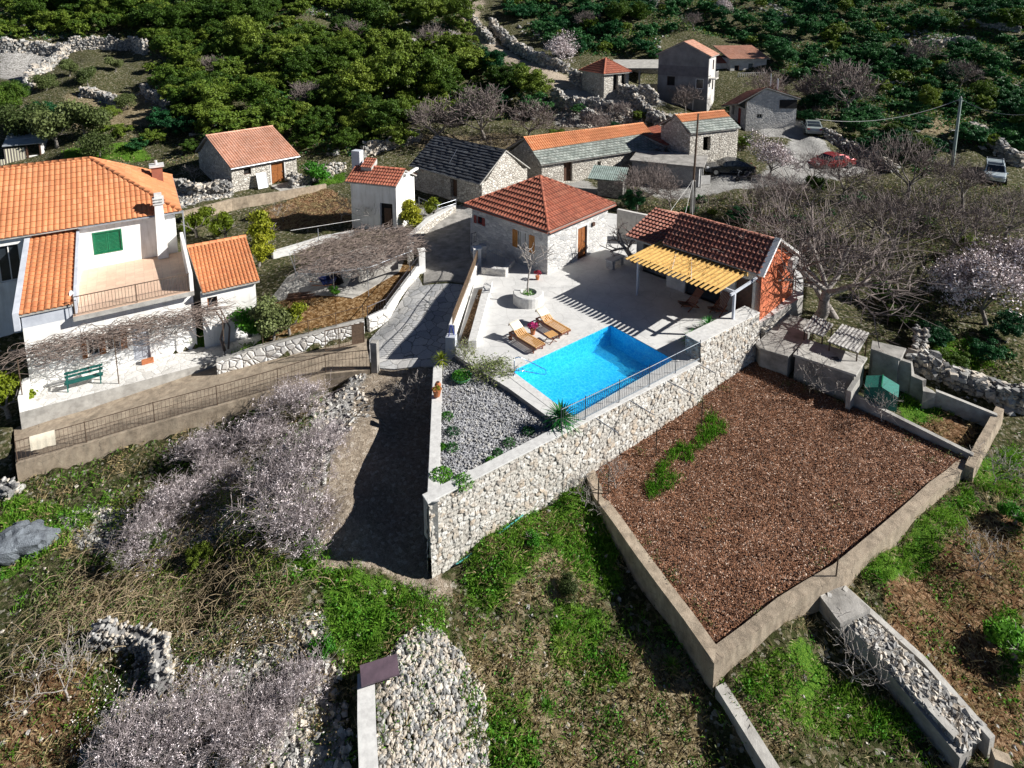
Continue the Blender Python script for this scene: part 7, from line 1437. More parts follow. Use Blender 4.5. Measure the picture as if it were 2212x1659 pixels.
def at(px,sc=1,dz=0): q=G(*px); return (q.x,q.y,q.z+dz)
# big bare tree with two trunks by the orange gable
s=grow(5,8.5,(6,5,5,5),r0=.34,trunk=.3,spread=.95,up=.12,lr=.76,lean=(.1,.1),rmin=.013); tm=segmesh('trunk',[q for q in s if q[4]<=1],9,M['bark2']); wm=segmesh('branches',[q for q in s if q[4]>1],3,M['twig'])
put('bare_tree',[('trunk',tm),('branches',wm)],at((1765,690)),.5,(1.05,1.05,.9),'largest bare tree with thick pale trunk beside the orange gable','tree')
s=grow(8,8,(5,5,5,5),r0=.24,trunk=.3,spread=.85,up=.15,lr=.75,lean=(.35,.2),rmin=.012); tm=segmesh('trunk',[q for q in s if q[4]<=1],8,M['bark2']); wm=segmesh('branches',[q for q in s if q[4]>1],3,M['twig'])
put('bare_tree',[('trunk',tm),('branches',wm)],at((1805,685)),2.1,.95,'second pale trunk leaning right beside the largest bare tree','tree')
BL=[((1920,560),6.5,'wide grey bare tree right of the largest bare tree'),((2050,560),6.0,'bare tree in the dark hollow left of the blossoming trees'),((1960,430),6.8,'broad bare tree in front of the right utility pole'),((2080,450),5.5,'bare tree below the right utility pole'),((1700,470),4.5,'thin bare tree behind the dark roofed outbuilding'),((1640,460),4.0,'low bare thicket behind the utility pole foot'),((1820,440),5.5,'bare tree in front of the red car'),((1375,455),4.6,'bare fig tree behind the pool house roof'),((1450,455),3.8,'brown bare shrub tree between pool house and utility pole'),((1880,520),5.0,'pale bare tree above the big trunk fork'),((2170,520),5.0,'bare tree at the right edge below the white off-road car'),((1750,400),3.6,'small bare tree left of the red car'),((2150,640),4.5,'bare tree among the blossoming trees at right'),((1420,420),3.6,'twiggy bare tree before the block store')]
for i,(px,h_,lab) in enumerate(BL): b=BARE[i%3]; put('bare_tree',[('trunk',b[0]),('branches',b[1])],at(px),i*1.3,h_/6,lab,'tree')
BL2=[((1270,70),3.6,'bare tree in the scrub above the pointed roof hut'),((1500,66),3.4,'bare tree on the slope above the tall grey house'),((760,95),3.8,'bare tree high in the left wood'),((455,170),3.6,'bare tree standing in the dark wood above the stone barn'),((948,312),5.2,'bare oak leaning by the corner of the slate barn'),((1048,300),6.8,'widest bare tree above the slate barn'),((1140,300),4.6,'bare tree at the left end of the long barn ridge'),((655,242),4.2,'lone pinkish bare tree in the dark wood'),((940,118),4.6,'lone bare tree beside the upper lane'),((1825,245),7.2,'large dull bare tree right of the square stone house'),((1645,235),5.0,'bare tree in front of the faded red roofs'),((1760,235),5.0,'dark bare tree touching the square stone house'),((1990,150),4.5,'hazy grey bare tree on the right hillside'),((2070,190),4.2,'bare tree above the right utility pole'),((1290,300),3.2,'brown leafless bush in the ruined yard'),((1340,268),3.0,'reddish leafless bush beside the crumbling walls'),((1480,240),3.4,'bare tree at the foot of the tall grey house')]
for i,(px,h_,lab) in enumerate(BL2): b=BAREF[i%2]; put('bare_tree',[('trunk',b[0]),('branches',b[1])],at(px),i*1.7,h_/5,lab,'tree')
# blossom trees
for i,(px,h_,lab) in enumerate([((1208,142),4.6,'round white blossoming almond tree beside the lane'),((1660,384),4.0,'white blossoming tree on the village forecourt'),((1400,22),3.5,'far blossoming tree near the top edge'),((2130,700),4.6,'largest pink-white blossoming tree at the right edge'),((2205,640),4.2,'blossoming tree cut by the right edge'),((2060,660),3.4,'smaller blossoming tree behind the right scrub'),((1560,30),3.0,'blossoming tree high on the hill above the tall house'),((985,105),2.6,'low pale flowering bush beside the upper lane')]):
    put('almond_tree',[('trunk',BLF[0]),('branches',BLF[1]),('blossom',BLF[2])],at(px),i*1.1,h_/4,lab,'tree')
NB=[((560,985),2.6,'pinkish blossoming shrub left of the gravel track'),((690,1000),2.3,'blossoming shrub on the edge of the gravel track'),((655,1165),2.1,'mauve shrub above the green grass patch'),((440,1000),2.0,'mauve twiggy shrub under the middle of the mesh fence'),((330,1180),1.8,'low mauve shrub near the dark bramble mound'),((430,1600),2.2,'mauve shrub with forked pale trunk at the bottom'),((640,905),2.5,'blossoming shrub against the brown mesh fence'),((620,1080),2.8,'biggest blossoming almond in the shrub belt'),((470,1050),2.0,'blossoming shrub over the pale stones below the fence'),((380,1120),2.2,'leftmost blossoming shrub near the pale scree'),((300,1640),2.0,'blossoming almond at the lower left above the bottom edge'),((540,1620),1.8,'blossoming almond left of the stone heap wall'),((640,1530),1.7,'blossoming almond in the white scree')]
for i,(px,h_,lab) in enumerate(NB): b=BLOS[i%3]; put('almond_shrub',[('trunk',b[0]),('branches',b[1]),('blossom',b[2])],at(px),i*2.2,(h_/3.0,h_/3.0,h_/3.6),lab,'shrub','blossoming almond shrubs in the lower left lots')
for zp,dn in (([(350,1380),(700,1330),(760,1659),(150,1659),(150,1560)],95),([(300,1060),(560,960),(700,900),(790,820),(780,900),(690,1120),(640,1190),(450,1200)],45)):
    s=uncut(sample(zp,dn)); kn=np.sin(s[:,0]*2.1)*np.sin(s[:,1]*1.9+1)+rng.normal(0,.5,len(s)); s=s[kn>-.5]; s[:,2]+=rng.uniform(.02,.35,len(s)); o=leaves('low_blossom',s,.055,M['flowerwhite']); o['kind']='stuff'
# planter tree, pruned tree, small bare trees
s=grow(77,3.4,(5,3,2),r0=.06,trunk=.55,spread=.95,up=.2,lr=.62,rmin=.018); sc=segmesh('trunk',[q for q in s if q[4]==0],8,M['bark2']); sb=segmesh('branches',[q for q in s if q[4]>0],5,M['bark2'])
put('young_tree',[('trunk',sc),('branches',sb)],PLANTER,.3,1.0,'young bare tree with thin curved stem in the round planter','tree')
s=grow(91,3.4,(5,4,3),r0=.2,trunk=.42,spread=.9,up=.15,lr=.6,lean=(-.55,0),rmin=.014); put('pruned_tree',[('trunk',segmesh('trunk',[q for q in s if q[4]<=1],8,M['bark2'])),('branches',segmesh('branches',[q for q in s if q[4]>1],4,M['twig']))],tuple(P(1372,566,0)),0,1.0,'gnarled pruned tree leaning toward the pool house door','tree')
SB=[((1826,1482),2.1,'leafless sapling on the grass below the field wall'),((1905,905),1.6,'bare vine stump against the shaded field wall'),((1775,850),1.9,'bare twiggy shrub in front of the smooth tank'),((1262,1100),1.5,'bare vine by the foot of the retaining wall'),((735,478),2.3,'bare fruit tree in the dark yard'),((790,487),2.6,'bare fruit tree before the white shed wall'),((612,478),2.0,'bare fruit tree under the tan yard wall'),((420,395),2.0,'pale leafless shrub behind the white house chimney'),((150,1520),2.0,'leafless sapling over the brown patch'),((2110,1230),1.6,'low bare twigs right of the field wall'),((2140,1050),1.8,'bare bramble beyond the pale end wall'),((1330,1050),1.3,'thin bare vine on the field edge'),((905,880),1.7,'dead white branch hanging over the gravel track')]
sp_=[grow(101+i,2.2,(4,4,3,3),r0=.045,trunk=.3,spread=.8,up=.25,lr=.72,rmin=.008) for i in range(2)]; SPm=[(segmesh('trunk',[q for q in s if q[4]<=1],5,M['bark2']),segmesh('branches',[q for q in s if q[4]>1],3,M['bark2'])) for s in sp_]
for i,(px,h_,lab) in enumerate(SB):
    q=G(*px)
    if px in ((1330,1050),(1905,905),(1775,850)): q=P(px[0],px[1],-2.2 if px[0]<1500 else -1.9)
    put('bare_sapling',[('trunk',SPm[i%2][0]),('branches',SPm[i%2][1])],tuple(q),i*1.9,h_/2.2,lab,'sapling')
# evergreen shrubs
SCR=[crownmesh('scrub_crown',2.0,3.1+.8*(i%3),40+4*i,8500,.155,M['leaf_scrub'],200+i,br=.15+.03*(i%3)) for i in range(6)]
SCRC=[crownmesh('scrub_crown',2.0,2.6+.7*i,44,8000,.155,M['leaf_cool'],240+i,br=.17) for i in range(3)]
OLV=[crownmesh('crown',2.2,3.2,13,5200,.2,M['leaf_olive'],300+i,base=.25) for i in range(2)]
CIT=[crownmesh('crown',1.3,2.2,10,4200,.15,M['leaf_citrus'],320+i,base=.2) for i in range(2)]
BRT=crownmesh('crown',1.2,1.5,9,3000,.15,M['leaf_bright'],340)
_s=grow(401,2.0,(4,3),r0=.12,trunk=.4,spread=.6); TRK=segmesh('trunk',_s,6,M['bark'])
def evg(me,px,h_,h0,lab,cat='tree',name='evergreen_tree',zed=None,rz=0):
    q=tuple(P(px[0],px[1],zed)) if zed is not None else at(px); return put(name,[('trunk',TRK),('crown',me)],q,rz,h_/h0,lab,cat)
evg(OLV[0],(125,318),5.2,3.2,'largest dark olive tree above the striped shed'); evg(OLV[1],(60,300),4.4,3.2,'dark olive tree at the left edge behind the striped shed',rz=2); evg(OLV[1],(185,300),4.2,3.2,'dark olive tree between the largest olive and the pale field wall',rz=4); evg(OLV[1],(215,340),2.8,3.2,'olive bush right of the striped shed',rz=1)
evg(OLV[0],(150,165),2.4,3.2,'left olive tree of the olive yard',rz=2); evg(OLV[1],(190,185),2.6,3.2,'middle olive tree of the olive yard'); evg(OLV[0],(250,155),2.2,3.2,'upper olive tree of the olive yard',rz=3); evg(OLV[1],(275,235),2.0,3.2,'grey olive bush at the foot of the olive yard',rz=1); evg(OLV[1],(100,195),2.3,3.2,'olive tree on the pale falling wall',rz=2)
evg(CIT[0],(425,512),2.4,2.2,'orange tree with yellow-green leaves left of the annexe roof','citrus tree','citrus_tree'); evg(CIT[1],(485,520),2.3,2.2,'orange tree just behind the annexe ridge','citrus tree','citrus_tree',rz=1); evg(CIT[0],(575,530),2.6,2.2,'tall orange tree beside the vine arbour','citrus tree','citrus_tree',rz=2); evg(CIT[1],(560,575),2.2,2.2,'lower orange tree beside the annexe corner','citrus tree','citrus_tree',rz=3)
evg(CIT[0],(895,492),2.2,2.2,'citrus tree in front of the white shed side','citrus tree','citrus_tree',rz=2); evg(CIT[1],(935,470),1.7,2.2,'low citrus bush beside the lane wall','citrus tree','citrus_tree',rz=1)
evg(OLV[0],(590,735),2.4,3.2,'fruit tree with thin green leaves in front of the annexe','fruit tree','fruit_tree',rz=2); evg(CIT[0],(625,722),1.8,2.2,'yellow-green bush beside the fruit tree','shrub','citrus_bush'); evg(BRT,(540,720),1.6,1.5,'bright green bush against the annexe wall','shrub','green_bush'); evg(BRT,(685,393),2.1,1.5,'rounded green bush beside the stone barn door','shrub','green_bush')
evg(BRT,(722,636),.6,1.5,'small leafy green plant on the arbour edge','plant','green_bush'); evg(CIT[1],(20,900),2.4,2.2,'bright leafy tree at the left edge by the house terrace','tree','citrus_tree'); evg(BRT,(2185,1420),1.3,1.5,'bright green bush at the lower right edge','shrub','green_bush'); evg(BRT,(2190,1130),.9,1.5,'low bright bush beyond the pale end wall','shrub','green_bush'); evg(SCR[1],(1760,425),2.4,4.1,'dark evergreen bush left of the red car','shrub','dark_bush'); evg(OLV[1],(1230,405+880),.7,3.2,'small grey-green clump above the bright tufts','plant','green_bush')
for i,(px,h_) in enumerate([((395,292),3.6),((350,278),3.0),((300,330),1.8),((255,300),2.4),((330,315),2.2),((240,262),1.8),((410,330),2.0),((30,225),3.0),((100,255),3.2),((160,262),2.6),((1320,300),2.2),((1205,305),2.0),((1090,195),4.0),((1150,225),4.2),((905,262),3.6),((835,290),4.0),((1745,262),2.2),((1880,272),3.0),((1850,300),3.2),((1930,300),2.6),((1380,262),1.6),((1505,300),1.6),((1610,318),1.8),((1960,330),2.4),((1700,250),1.8),((1585,245),1.6),((1250,250),1.6),((700,372),1.4),((1120,170),2.6),((1990,345),2.2),((1990,500),2.0),((2100,560),1.8),((2020,740),1.8),((2130,780),1.6),((2180,740),2.0),((1950,700),1.6),((2060,800),1.3),((1900,650),1.4),((1560,300),1.5),((1470,215),1.4)]):
    q=G(*px); o=bpy.data.objects.new('evergreen_shrub',(SCRC+SCR)[i%8]); COL.objects.link(o); o.location=(q.x,q.y,q.z-.15); o.rotation_euler=(0,0,i*1.3); ks=h_/3.6; o.scale=(ks*1.25,ks*1.25,ks); tag(o,'loose green evergreen shrub standing alone among walls, houses and bare trees','shrub','evergreen shrubs around the village')
# rosettes
def rosette(name,loc,n,L,W_,label,mat='leaf_yucca',trunk=0,droop=1.0,cat='plant',group=None):
    g=random.Random(len(label)*7+n); e=empty(name,loc,0,label,cat,group); mb=MB(); z0=trunk
    for i in range(n):
        a=2.399*i; el=R(80-95*(i/n)**1.0+g.uniform(-8,8)); l=L*g.uniform(.75,1.1); d=Vector((math.cos(a)*math.cos(el),math.sin(a)*math.cos(el),math.sin(el))); sd=Vector((-math.sin(a),math.cos(a),0)); pts=[]
        p=Vector((0,0,z0+.02*g.random()))
        for k,wk in ((0,.5),(.35,1),(.7,.7),(1,.02)): q=p+d*l*k+Vector((0,0,-droop*l*.28*k*k)); pts+= [tuple(q-sd*W_*wk/2),tuple(q+sd*W_*wk/2)]
        mb.add(pts,[(0,1,3,2),(2,3,5,4),(4,5,7,6)])
    mb.build('leaves',M[mat],e)
    if trunk: m2=MB(); m2.tube([(0,0,-.05),(0,0,trunk+.03)],[.13,.1],8); m2.build('trunk',M['bark'],e)
    return e
rosette('yucca',tuple(P(1212,918,0)),110,.95,.05,'large green yucca at the near corner of the pool',trunk=.3); rosette('yucca',tuple(P(1497,742,0)),90,.75,.045,'spiky yucca at the far end of the pool fence',trunk=.2); rosette('yucca',tuple(P(1530,712,0)),80,.75,.045,'spiky yucca in shade by the deck chairs',trunk=.2); rosette('yucca',tuple(P(953,782,0)),46,.6,.05,'yellow-green yucca at the top of the retaining wall',mat='leaf_citrus',trunk=.1)
for i,(px,r_) in enumerate([((965,902),.3),((978,935),.32),((975,970),.3),((1062,1000),.28),((1100,960),.3),((1075,980),.22),((955,968),.2),((1140,935),.3)]):
    q=P(px[0],px[1],GZ); e=empty('gravel_plant',q,0,['grey-green tuft highest on the gravel bed','bright green tuft near the wall on the gravel bed','wide flat tuft low on the gravel bed','green tuft by the coping on the gravel bed','grey lavender tuft in the shadow of the large yucca','small tuft between the two coping plants','smallest tuft beside the left coping','dark tuft nearest the large yucca'][i],'plant'); petals('foliage',(0,0,.02),r_,260,M['leaf_cool' if i%3 else 'leaf_bright'],e,.07,.7)
for i,(px,lab) in enumerate([((953,1030),'green creeping plant on the lower left gravel corner'),((1000,1045),'green creeping plant on the coping near the wall corner')]): q=P(px[0],px[1],GZ+.02); e=empty('creeping_plant',q,0,lab,'plant'); petals('foliage',(0,0,.03),.45,500,M['leaf_bright'],e,.08,.5)
s=grow(131,2.0,(5,4,3,2),r0=.04,trunk=.12,spread=1.0,up=.1,lr=.8,rmin=.007,multi=2); put('young_olive',[('branches',segmesh('branches',s,4,M['bark'])),('foliage',asmesh(leaves('foliage',ends(s,2,1300,.07,8),.12,M['leaf_pale'])))],tuple(P(1062,812,GZ)),0,(.95,.75,.65),'spreading young olive between green bowl and pool','shrub')
put('young_olive',[('branches',segmesh('branches',s,4,M['bark'])),('foliage',asmesh(leaves('foliage',ends(s,2,700,.07,9),.12,M['leaf_pale'])))],tuple(P(1003,772,.0)),2,(.6,.5,.55),'wispy shrub at the foot of the planting strip','shrub')
# bottom lots: long grass tufts as plants of their own
for i,(px,lab) in enumerate([((1205,1395),'long-bladed green tuft in the middle of the lower garden'),((1275,1335),'long-bladed tuft right of the shadow bar'),((1180,1530),'long-bladed tuft lowest in the garden'),((1330,1262),'long-bladed tuft in the shade of the field wall'),((1450,1440),'long-bladed tuft inside the wall shadow near the field corner')]): rosette('grass_tuft',at(px),70,.42,.025,lab,mat='grassm')
# vine arbour
apx=[(600,560),(700,520),(880,505),(893,560),(850,585),(770,625),(660,640),(600,600)]
ab=[P(x,y,1.55) for x,y in [(625,545),(720,505),(870,488),(890,540),(800,575),(700,590),(640,590)]]; c=sum((Vector(q) for q in ab),Vector())/len(ab)
e=empty('vine_arbour',(c.x,c.y,-.6),0,'flat arbour covered in brown leafless vines over the grey patio','arbour')
pa=[(q.x,q.y) for q in ab]; g=random.Random(5); segs=[]
x,y=insample(pa,38)
for px_,py_ in zip(x,y):
    a=g.uniform(-.5,.9); p=Vector((px_,py_,1.55+g.uniform(-.12,.12))); r_=.017
    for k in range(6): a+=g.gauss(0,.5); q=p+Vector((math.cos(a)*.25,math.sin(a)*.25,g.gauss(0,.06))); segs.append((p-Vector((c.x,c.y,-.6)),q-Vector((c.x,c.y,-.6)),r_,r_*.85,0)); p=q; r_*=.88
me=segmesh('canes',segs,3,M['vine']); o=bpy.data.objects.new('canes',me); COL.objects.link(o); o.parent=e
for px_ in ((640,625),(722,640),(778,600),(796,640),(884,575),(690,560),(830,545)):
    q=G(*px_); mb=MB(); mb.tube([(q.x-c.x,q.y-c.y,q.z+.5),(q.x-c.x,q.y-c.y,2.15)],.025,5); mb.build('post',M['steel'],e)
mb=MB(); 
for i in range(len(pa)): a,b_=pa[i],pa[(i+1)%len(pa)]; mb.tube([(a[0]-c.x,a[1]-c.y,2.1),(b_[0]-c.x,b_[1]-c.y,2.1)],.018,4)
mb.build('wire_frame',M['steel'],e)
# patio under it
drape('patio',[(560,668),(640,640),(760,645),(860,590),(880,545),(880,520),(780,535),(690,560),(620,600),(590,640)],M['concrete'],dz=.05)
# things on the patio
q=G(708,622); e=empty('wheelbarrow',q,R(30),'blue-bodied handcart under the vine arbour','handcart'); mb=MB(); mb.add([(-.3,-.25,.35),(.35,-.2,.3),(.35,.2,.3),(-.3,.25,.35),(-.5,-.35,.7),(.5,-.3,.65),(.5,.3,.65),(-.5,.35,.7)],[(0,3,2,1),(0,1,5,4),(1,2,6,5),(2,3,7,6),(3,0,4,7)]); mb.build('tray',plain('navy_paint',(.015,.03,.14),(.01,.02,.09),4,.4,0),e); mb=MB(); mb.tube([(.55,-.04,.2),(.55,.04,.2)],.2,12); mb.build('wheel',M['tyre'],e); mb=MB(); [mb.tube([(.55,s*.1,.2),(-.3,s*.28,.33),(-1.0,s*.3,.55)],.02,5) for s in (-1,1)]; mb.build('handle',M['wood'],e)
q=G(665,640); o=MB().box(-1.2,1.2,-.35,-.2,0,.12).box(-1.2,1.2,-.05,.1,0,.12).box(-1.2,1.2,.25,.4,0,.12).build('timber_stack',M['darkwood'],loc=q,rz=R(12)); tag(o,'three dark timbers lying on the patio edge','timber')
q=G(745,612); e=empty('sandwich_frame',q,R(-25),'tilted black and grey board frame leaning under the arbour','board'); mb=MB(); mb.bar((0,-.4,.1),(-.5,-.4,1.0),.05,.7); mb.build('panel',M['black'],e); mb=MB(); mb.bar((.05,-.4,0),(.5,-.4,.9),.04,.7); mb.build('stand',M['steel'],e)
concwall('patio_wall','long pale low concrete step wall on the patio',[(776,590,.05),(860,562,.2)],.25,1,M['concrete'],depth=.6)
concwall('yard_kerb','pale stone edging between dark yard and vine arbour',[(590,545,-.25),(700,512,-.1),(765,500,0)],.35,1,M['coping'],depth=.6,jit=.05)
cable(P(628,498,.9),P(778,474,1.0),.0,'pale rail crossing in front of the dark yard',.02)
# vine on the front of the white house
g=random.Random(9); segs=[]; O=Vector((LH.o.x,LH.o.y,-2.2))
e=empty('grape_vine',O,LH.a,'leafless tangled vine trained along the front of the white house','vine')
for i in range(560):
    u0=g.uniform(-1.0,7.4); p=Vector((u0,g.uniform(-1.0,.2),2.55+g.gauss(0,.12)-(i%3==0)*g.uniform(0,1.0))); a=g.uniform(-.4,.6)+g.choice((0,3.1)); r_=.016
    for k in range(7): a+=g.gauss(0,.45); q=p+Vector((math.cos(a)*.24,math.sin(a)*.14,g.gauss(0,.09)-.01*k)); segs.append((p,q,r_,r_*.88,0)); p=q; r_*=.9
o=bpy.data.objects.new('canes',segmesh('canes',segs,3,M['vine'])); COL.objects.link(o); o.parent=e
mb=MB(); mb.tube([(7.6,-.6,-.3),(7.4,-.5,.7),(7.65,-.45,1.5),(7.2,-.4,2.5)],[.09,.07,.06,.04],7); mb.tube([(7.7,-.5,-.3),(7.9,-.4,1.2),(7.5,-.4,2.4),(6.0,-.4,2.6)],[.06,.05,.045,.03],6); mb.build('trunk',M['vine'],e)
for x in (-1.2,2.6,7.5): mb=MB(); mb.tube([(x,-1.05,0),(x,-1.05,2.55)],.025,5); mb.build('post',M['rustiron'],e)
mb=MB(); [mb.tube([(-1.2,y,2.5),(7.5,y,2.5)],.008,3) for y in (-1.05,-.6,-.1)]; mb.build('wire',M['rustiron'],e)
# small vines and stakes by the retaining wall
for i,(a,b_) in enumerate([((1515,916),-1.75),((1417,980),-2.1),((1314,1070),-2.5),((1292,1090),-2.5)]): q=P(a[0],a[1],b_); tag(MB().tube([(0,0,-.1),(0,0,1.15)],.03,5).build('vine_stake',M['rustiron'],loc=q),['rusty stake farthest up the field edge','rusty stake by the grass strip','rusty stake near the field wall top','rusty stake at the field wall corner'][i],'stake')
q=P(1806,1243,-2.55); tag(MB().tube([(0,0,-.1),(.02,0,.85)],.025,5).build('iron_stake',M['rustiron'],loc=q),'short iron stake standing on the field wall junction','stake')
a=P(985,1222,-3.0); b_=P(1130,1112,-2.35); tag(MB().tube([(0,0,.05),tuple((b_-a)*.5+Vector((.05,-.05,.05))),tuple(b_-a)],.03,6).build('water_pipe',plain('turquoise_pipe',(.1,.4,.38),(.06,.28,.27),3,.5,0),loc=a),'turquoise pipe lying along the foot of the retaining wall','pipe')
# tangles of dry bramble
g=random.Random(21); segs=[]
for zp,nn in (([(100,1240),(400,1220),(660,1250),(640,1400),(400,1430),(100,1400)],900),([(330,1050),(560,1050),(560,1250),(250,1250)],500),([(0,1400),(200,1300),(250,1450),(0,1480)],350)):
    pz=zone(zp); x,y=insample(pz,nn/25.); zz_=hz(x,y)
    for a_,b2_,c2_ in zip(x,y,zz_):
        p=Vector((a_,b2_,c2_+.0)); a=g.uniform(0,6.28); up=g.uniform(.05,.25); r_=g.choice((.005,.007,.01))
        for k in range(6): a+=g.gauss(0,.35); q=p+Vector((math.cos(a)*.2,math.sin(a)*.2,up)); up-=.075; segs.append((p,q,r_,r_*.9,0)); p=q
o=segmesh('dry_bramble',segs,3,plain('straw_cane',(.36,.28,.17),(.2,.15,.09),3,.9,0),asmesh=False); o['kind']='stuff'
for i in range(0): pass
for nm,zp,dn,mt,sz in (('ochre_scrub',[(60,1240),(400,1220),(680,1240),(680,1380),(420,1440),(100,1420)],60,'leaf_olive',.075),('hollow_scrub',[(230,1100),(420,1040),(600,1000),(690,1090),(640,1200),(560,1260),(260,1250)],60,'leaf_scrub',.085),('pale_twig_scrub',[(150,1440),(700,1330),(740,1659),(150,1659)],40,'dry',.06)):
    s=uncut(sample(zp,dn)); hh_=np.clip(.45+.5*np.sin(s[:,0]*1.7)*np.sin(s[:,1]*1.5+2)+.25*np.sin(s[:,0]*4+s[:,1]*3),0,1.1); s=s[hh_>.12]; hh_=hh_[hh_>.12]; s=np.repeat(s,3,0); hh_=np.repeat(hh_,3); s[:,:2]+=rng.normal(0,.07,(len(s),2)); s[:,2]+=hh_*rng.uniform(.05,1,len(s))*.75; o=leaves(nm,s,sz,M[mt]); o['kind']='stuff'
for nm,zps,dn,mt,sz,hm in (('lush_herbs',[Z_green[1],Z_green[8],Z_green[10],Z_green[0],Z_green[6]],55,'weed',.085,.55),('right_lot_weeds',[[(1850,1260),(2090,1060),(2212,1080),(2212,1659),(2100,1600),(1950,1440)],[(2080,1000),(2212,930),(2212,1090),(2120,1060)]],38,'weed',.09,.4),('right_lot_straw',[[(1850,1260),(2090,1060),(2212,1080),(2212,1659),(2100,1600),(1950,1440)]],30,'leaf_olive',.07,.3),('lower_lot_weeds',[[(1000,1330),(1540,1330),(1560,1659),(1000,1659)]],16,'weed',.08,.35),('lower_lot_weeds',[[(1570,1500),(1760,1400),(2060,1600),(2060,1659),(1640,1659)]],30,'weed',.075,.3)):
    s=np.concatenate([uncut(sample(zp,dn)) for zp in zps]); hh_=np.clip(-.05+.55*np.sin(s[:,0]*2.3+1)*np.sin(s[:,1]*1.9)+.35*np.sin(s[:,0]*5+s[:,1]*4)*np.sin(s[:,1]*3.1-s[:,0]),0,1); s=s[hh_>.06]; hh_=hh_[hh_>.06]; s=np.repeat(s,4,0); hh_=np.repeat(hh_,4); s[:,:2]+=rng.normal(0,.07,(len(s),2)); s[:,2]+=hh_*rng.uniform(.0,1,len(s))*hm; o=leaves(nm,s,sz,M[mt]); o['kind']='stuff'
# dark evergreen brambles in the hollow
for i,(px,h_,lab) in enumerate([((330,1190),1.3,'dark green bramble mound beside the pale scree'),((430,1230),1.2,'dark bramble mound in the middle of the hollow'),((250,1240),.9,'low green mound next to the boulder'),((1150,1180),.5,'green herb patch under the retaining wall'),((700,1420),.6,'bright weed clump beside the scree')]): evg(SCR[i] if i<3 else BRT,px,h_,4.1 if i<3 else 1.5,lab,'shrub','bramble_mound',rz=i)
# ------------------------------------------------ the wooded hill
F1=[(0,-40),(1000,-40),(985,40),(1050,110),(1170,190),(1200,262),(870,262),(870,318),(760,338),(650,335),(640,312),(430,305),(385,260),(330,190),(325,110),(290,82),(0,88)]
F2=[(1060,-40),(2212,-40),(2300,-40),(2300,330),(2212,330),(2160,325),(1980,305),(1900,262),(1760,262),(1745,185),(1665,150),(1665,112),(1560,82),(1430,84),(1415,128),(1240,120),(1130,75)]
F3=[(1880,290),(2040,310),(2010,380),(1890,360),(1800,300)]
F4=[(1900,600),(2212,700),(2212,830),(2060,800),(1960,740),(1870,650)]
F5=[(1330,470),(1340,450),(1500,430),(1700,430),(1900,440),(1950,560),(1760,560),(1560,470)]
F6=[(0,225),(60,230),(80,280),(0,285)]
holes_=[[(2000,255),(2160,265),(2160,300),(2010,295)],[(680,40),(760,45),(700,110),(640,90)],[(850,60),(1000,80),(980,120),(860,110)],[(540,200),(640,195),(640,235),(540,230)],[(1700,90),(1800,95),(1790,120),(1700,115)],[(1900,75),(2100,80),(2212,110),(2180,135),(1980,110)],[(1420,40),(1520,40),(1500,70),(1420,70)],[(630,360),(760,340),(760,400),(640,400)],[(2000,20),(2130,20),(2130,50),(2000,50)]]
cand=[]
gg=np.random.default_rng(99); y=30.
while y<170:
    d=2.0+max(0,y-60)*.016; xs_=np.arange(-y*1.0,y*1.0,d); n_=len(xs_)
    cand.append(np.stack([xs_+gg.uniform(-.45,.45,n_)*d,y+gg.uniform(-.45,.45,n_)*d],1)); y+=d
cand=np.concatenate(cand); cz=hz(cand[:,0],cand[:,1]); pxx,pyy=pix(np.c_[cand,cz])
ok=np.zeros(len(cand),bool)
for f in (F1,F2,F6): ok|=inpoly(pxx,pyy,f)
ok2=np.zeros(len(cand),bool)
for f in (F3,F4,F5): ok2|=inpoly(pxx,pyy,f)
ok|=ok2&(gg.random(len(cand))<.4)
for h_ in holes_: ok&=~inpoly(pxx,pyy,h_)
ok&=(pxx>-60)&(pxx<2290)
dens=np.sin(cand[:,0]*.13+2)*np.sin(cand[:,1]*.19); right=pxx>1050
ok&=~((gg.random(len(cand))<.16+.22*dens)&right); ok&=~((gg.random(len(cand))<.12+.12*dens)&~right)
cand=cand[ok]; cz=cz[ok]; pxx=pxx[ok]; pyy=pyy[ok]
sc_=np.exp(gg.normal(-.05,.33,len(cand))).clip(.4,1.9)*np.where(pxx>1050,.85,1.0)*np.where(cand[:,1]<52,.45,1); app=sc_/cand[:,1]; order=np.argsort(-app); print('scrub total',len(cand))
small=[]
for r_,i in enumerate(order):
    cool=pxx[i]>1050; me=(SCRC if (cool and gg.random()<.85) else SCR)[gg.integers(0,3 if cool else 6)] if not cool else SCRC[gg.integers(0,3)] if gg.random()<.8 else SCR[gg.integers(0,6)]
    if r_<290:
        o=bpy.data.objects.new('evergreen_shrub',me); COL.objects.link(o); o.location=(cand[i,0],cand[i,1],cz[i]-.25); o.rotation_euler=(0,0,gg.uniform(0,6.28)); s=sc_[i]; o.scale=(s*gg.uniform(.85,1.25),s*gg.uniform(.85,1.25),s*gg.uniform(.7,1.0))
        if cand[i,1]<60 and pxx[i]>1300: lab,grp=('low evergreen shrub among the bare trees behind the outbuilding','evergreen shrubs behind the outbuilding')
        elif pxx[i]>1050: lab,grp=('cool dark green shrub on the hillside right of the lane','evergreen shrubs right of the lane')
        elif pyy[i]>150: lab,grp=('rounded evergreen tree in the dark wood above the stone barn','evergreen trees above the stone barn')
        else: lab,grp=('yellow-green evergreen shrub on the upper slope left of the lane','evergreen shrubs on the upper left slope')
        tag(o,lab,'shrub',grp)
    else: small.append(i)
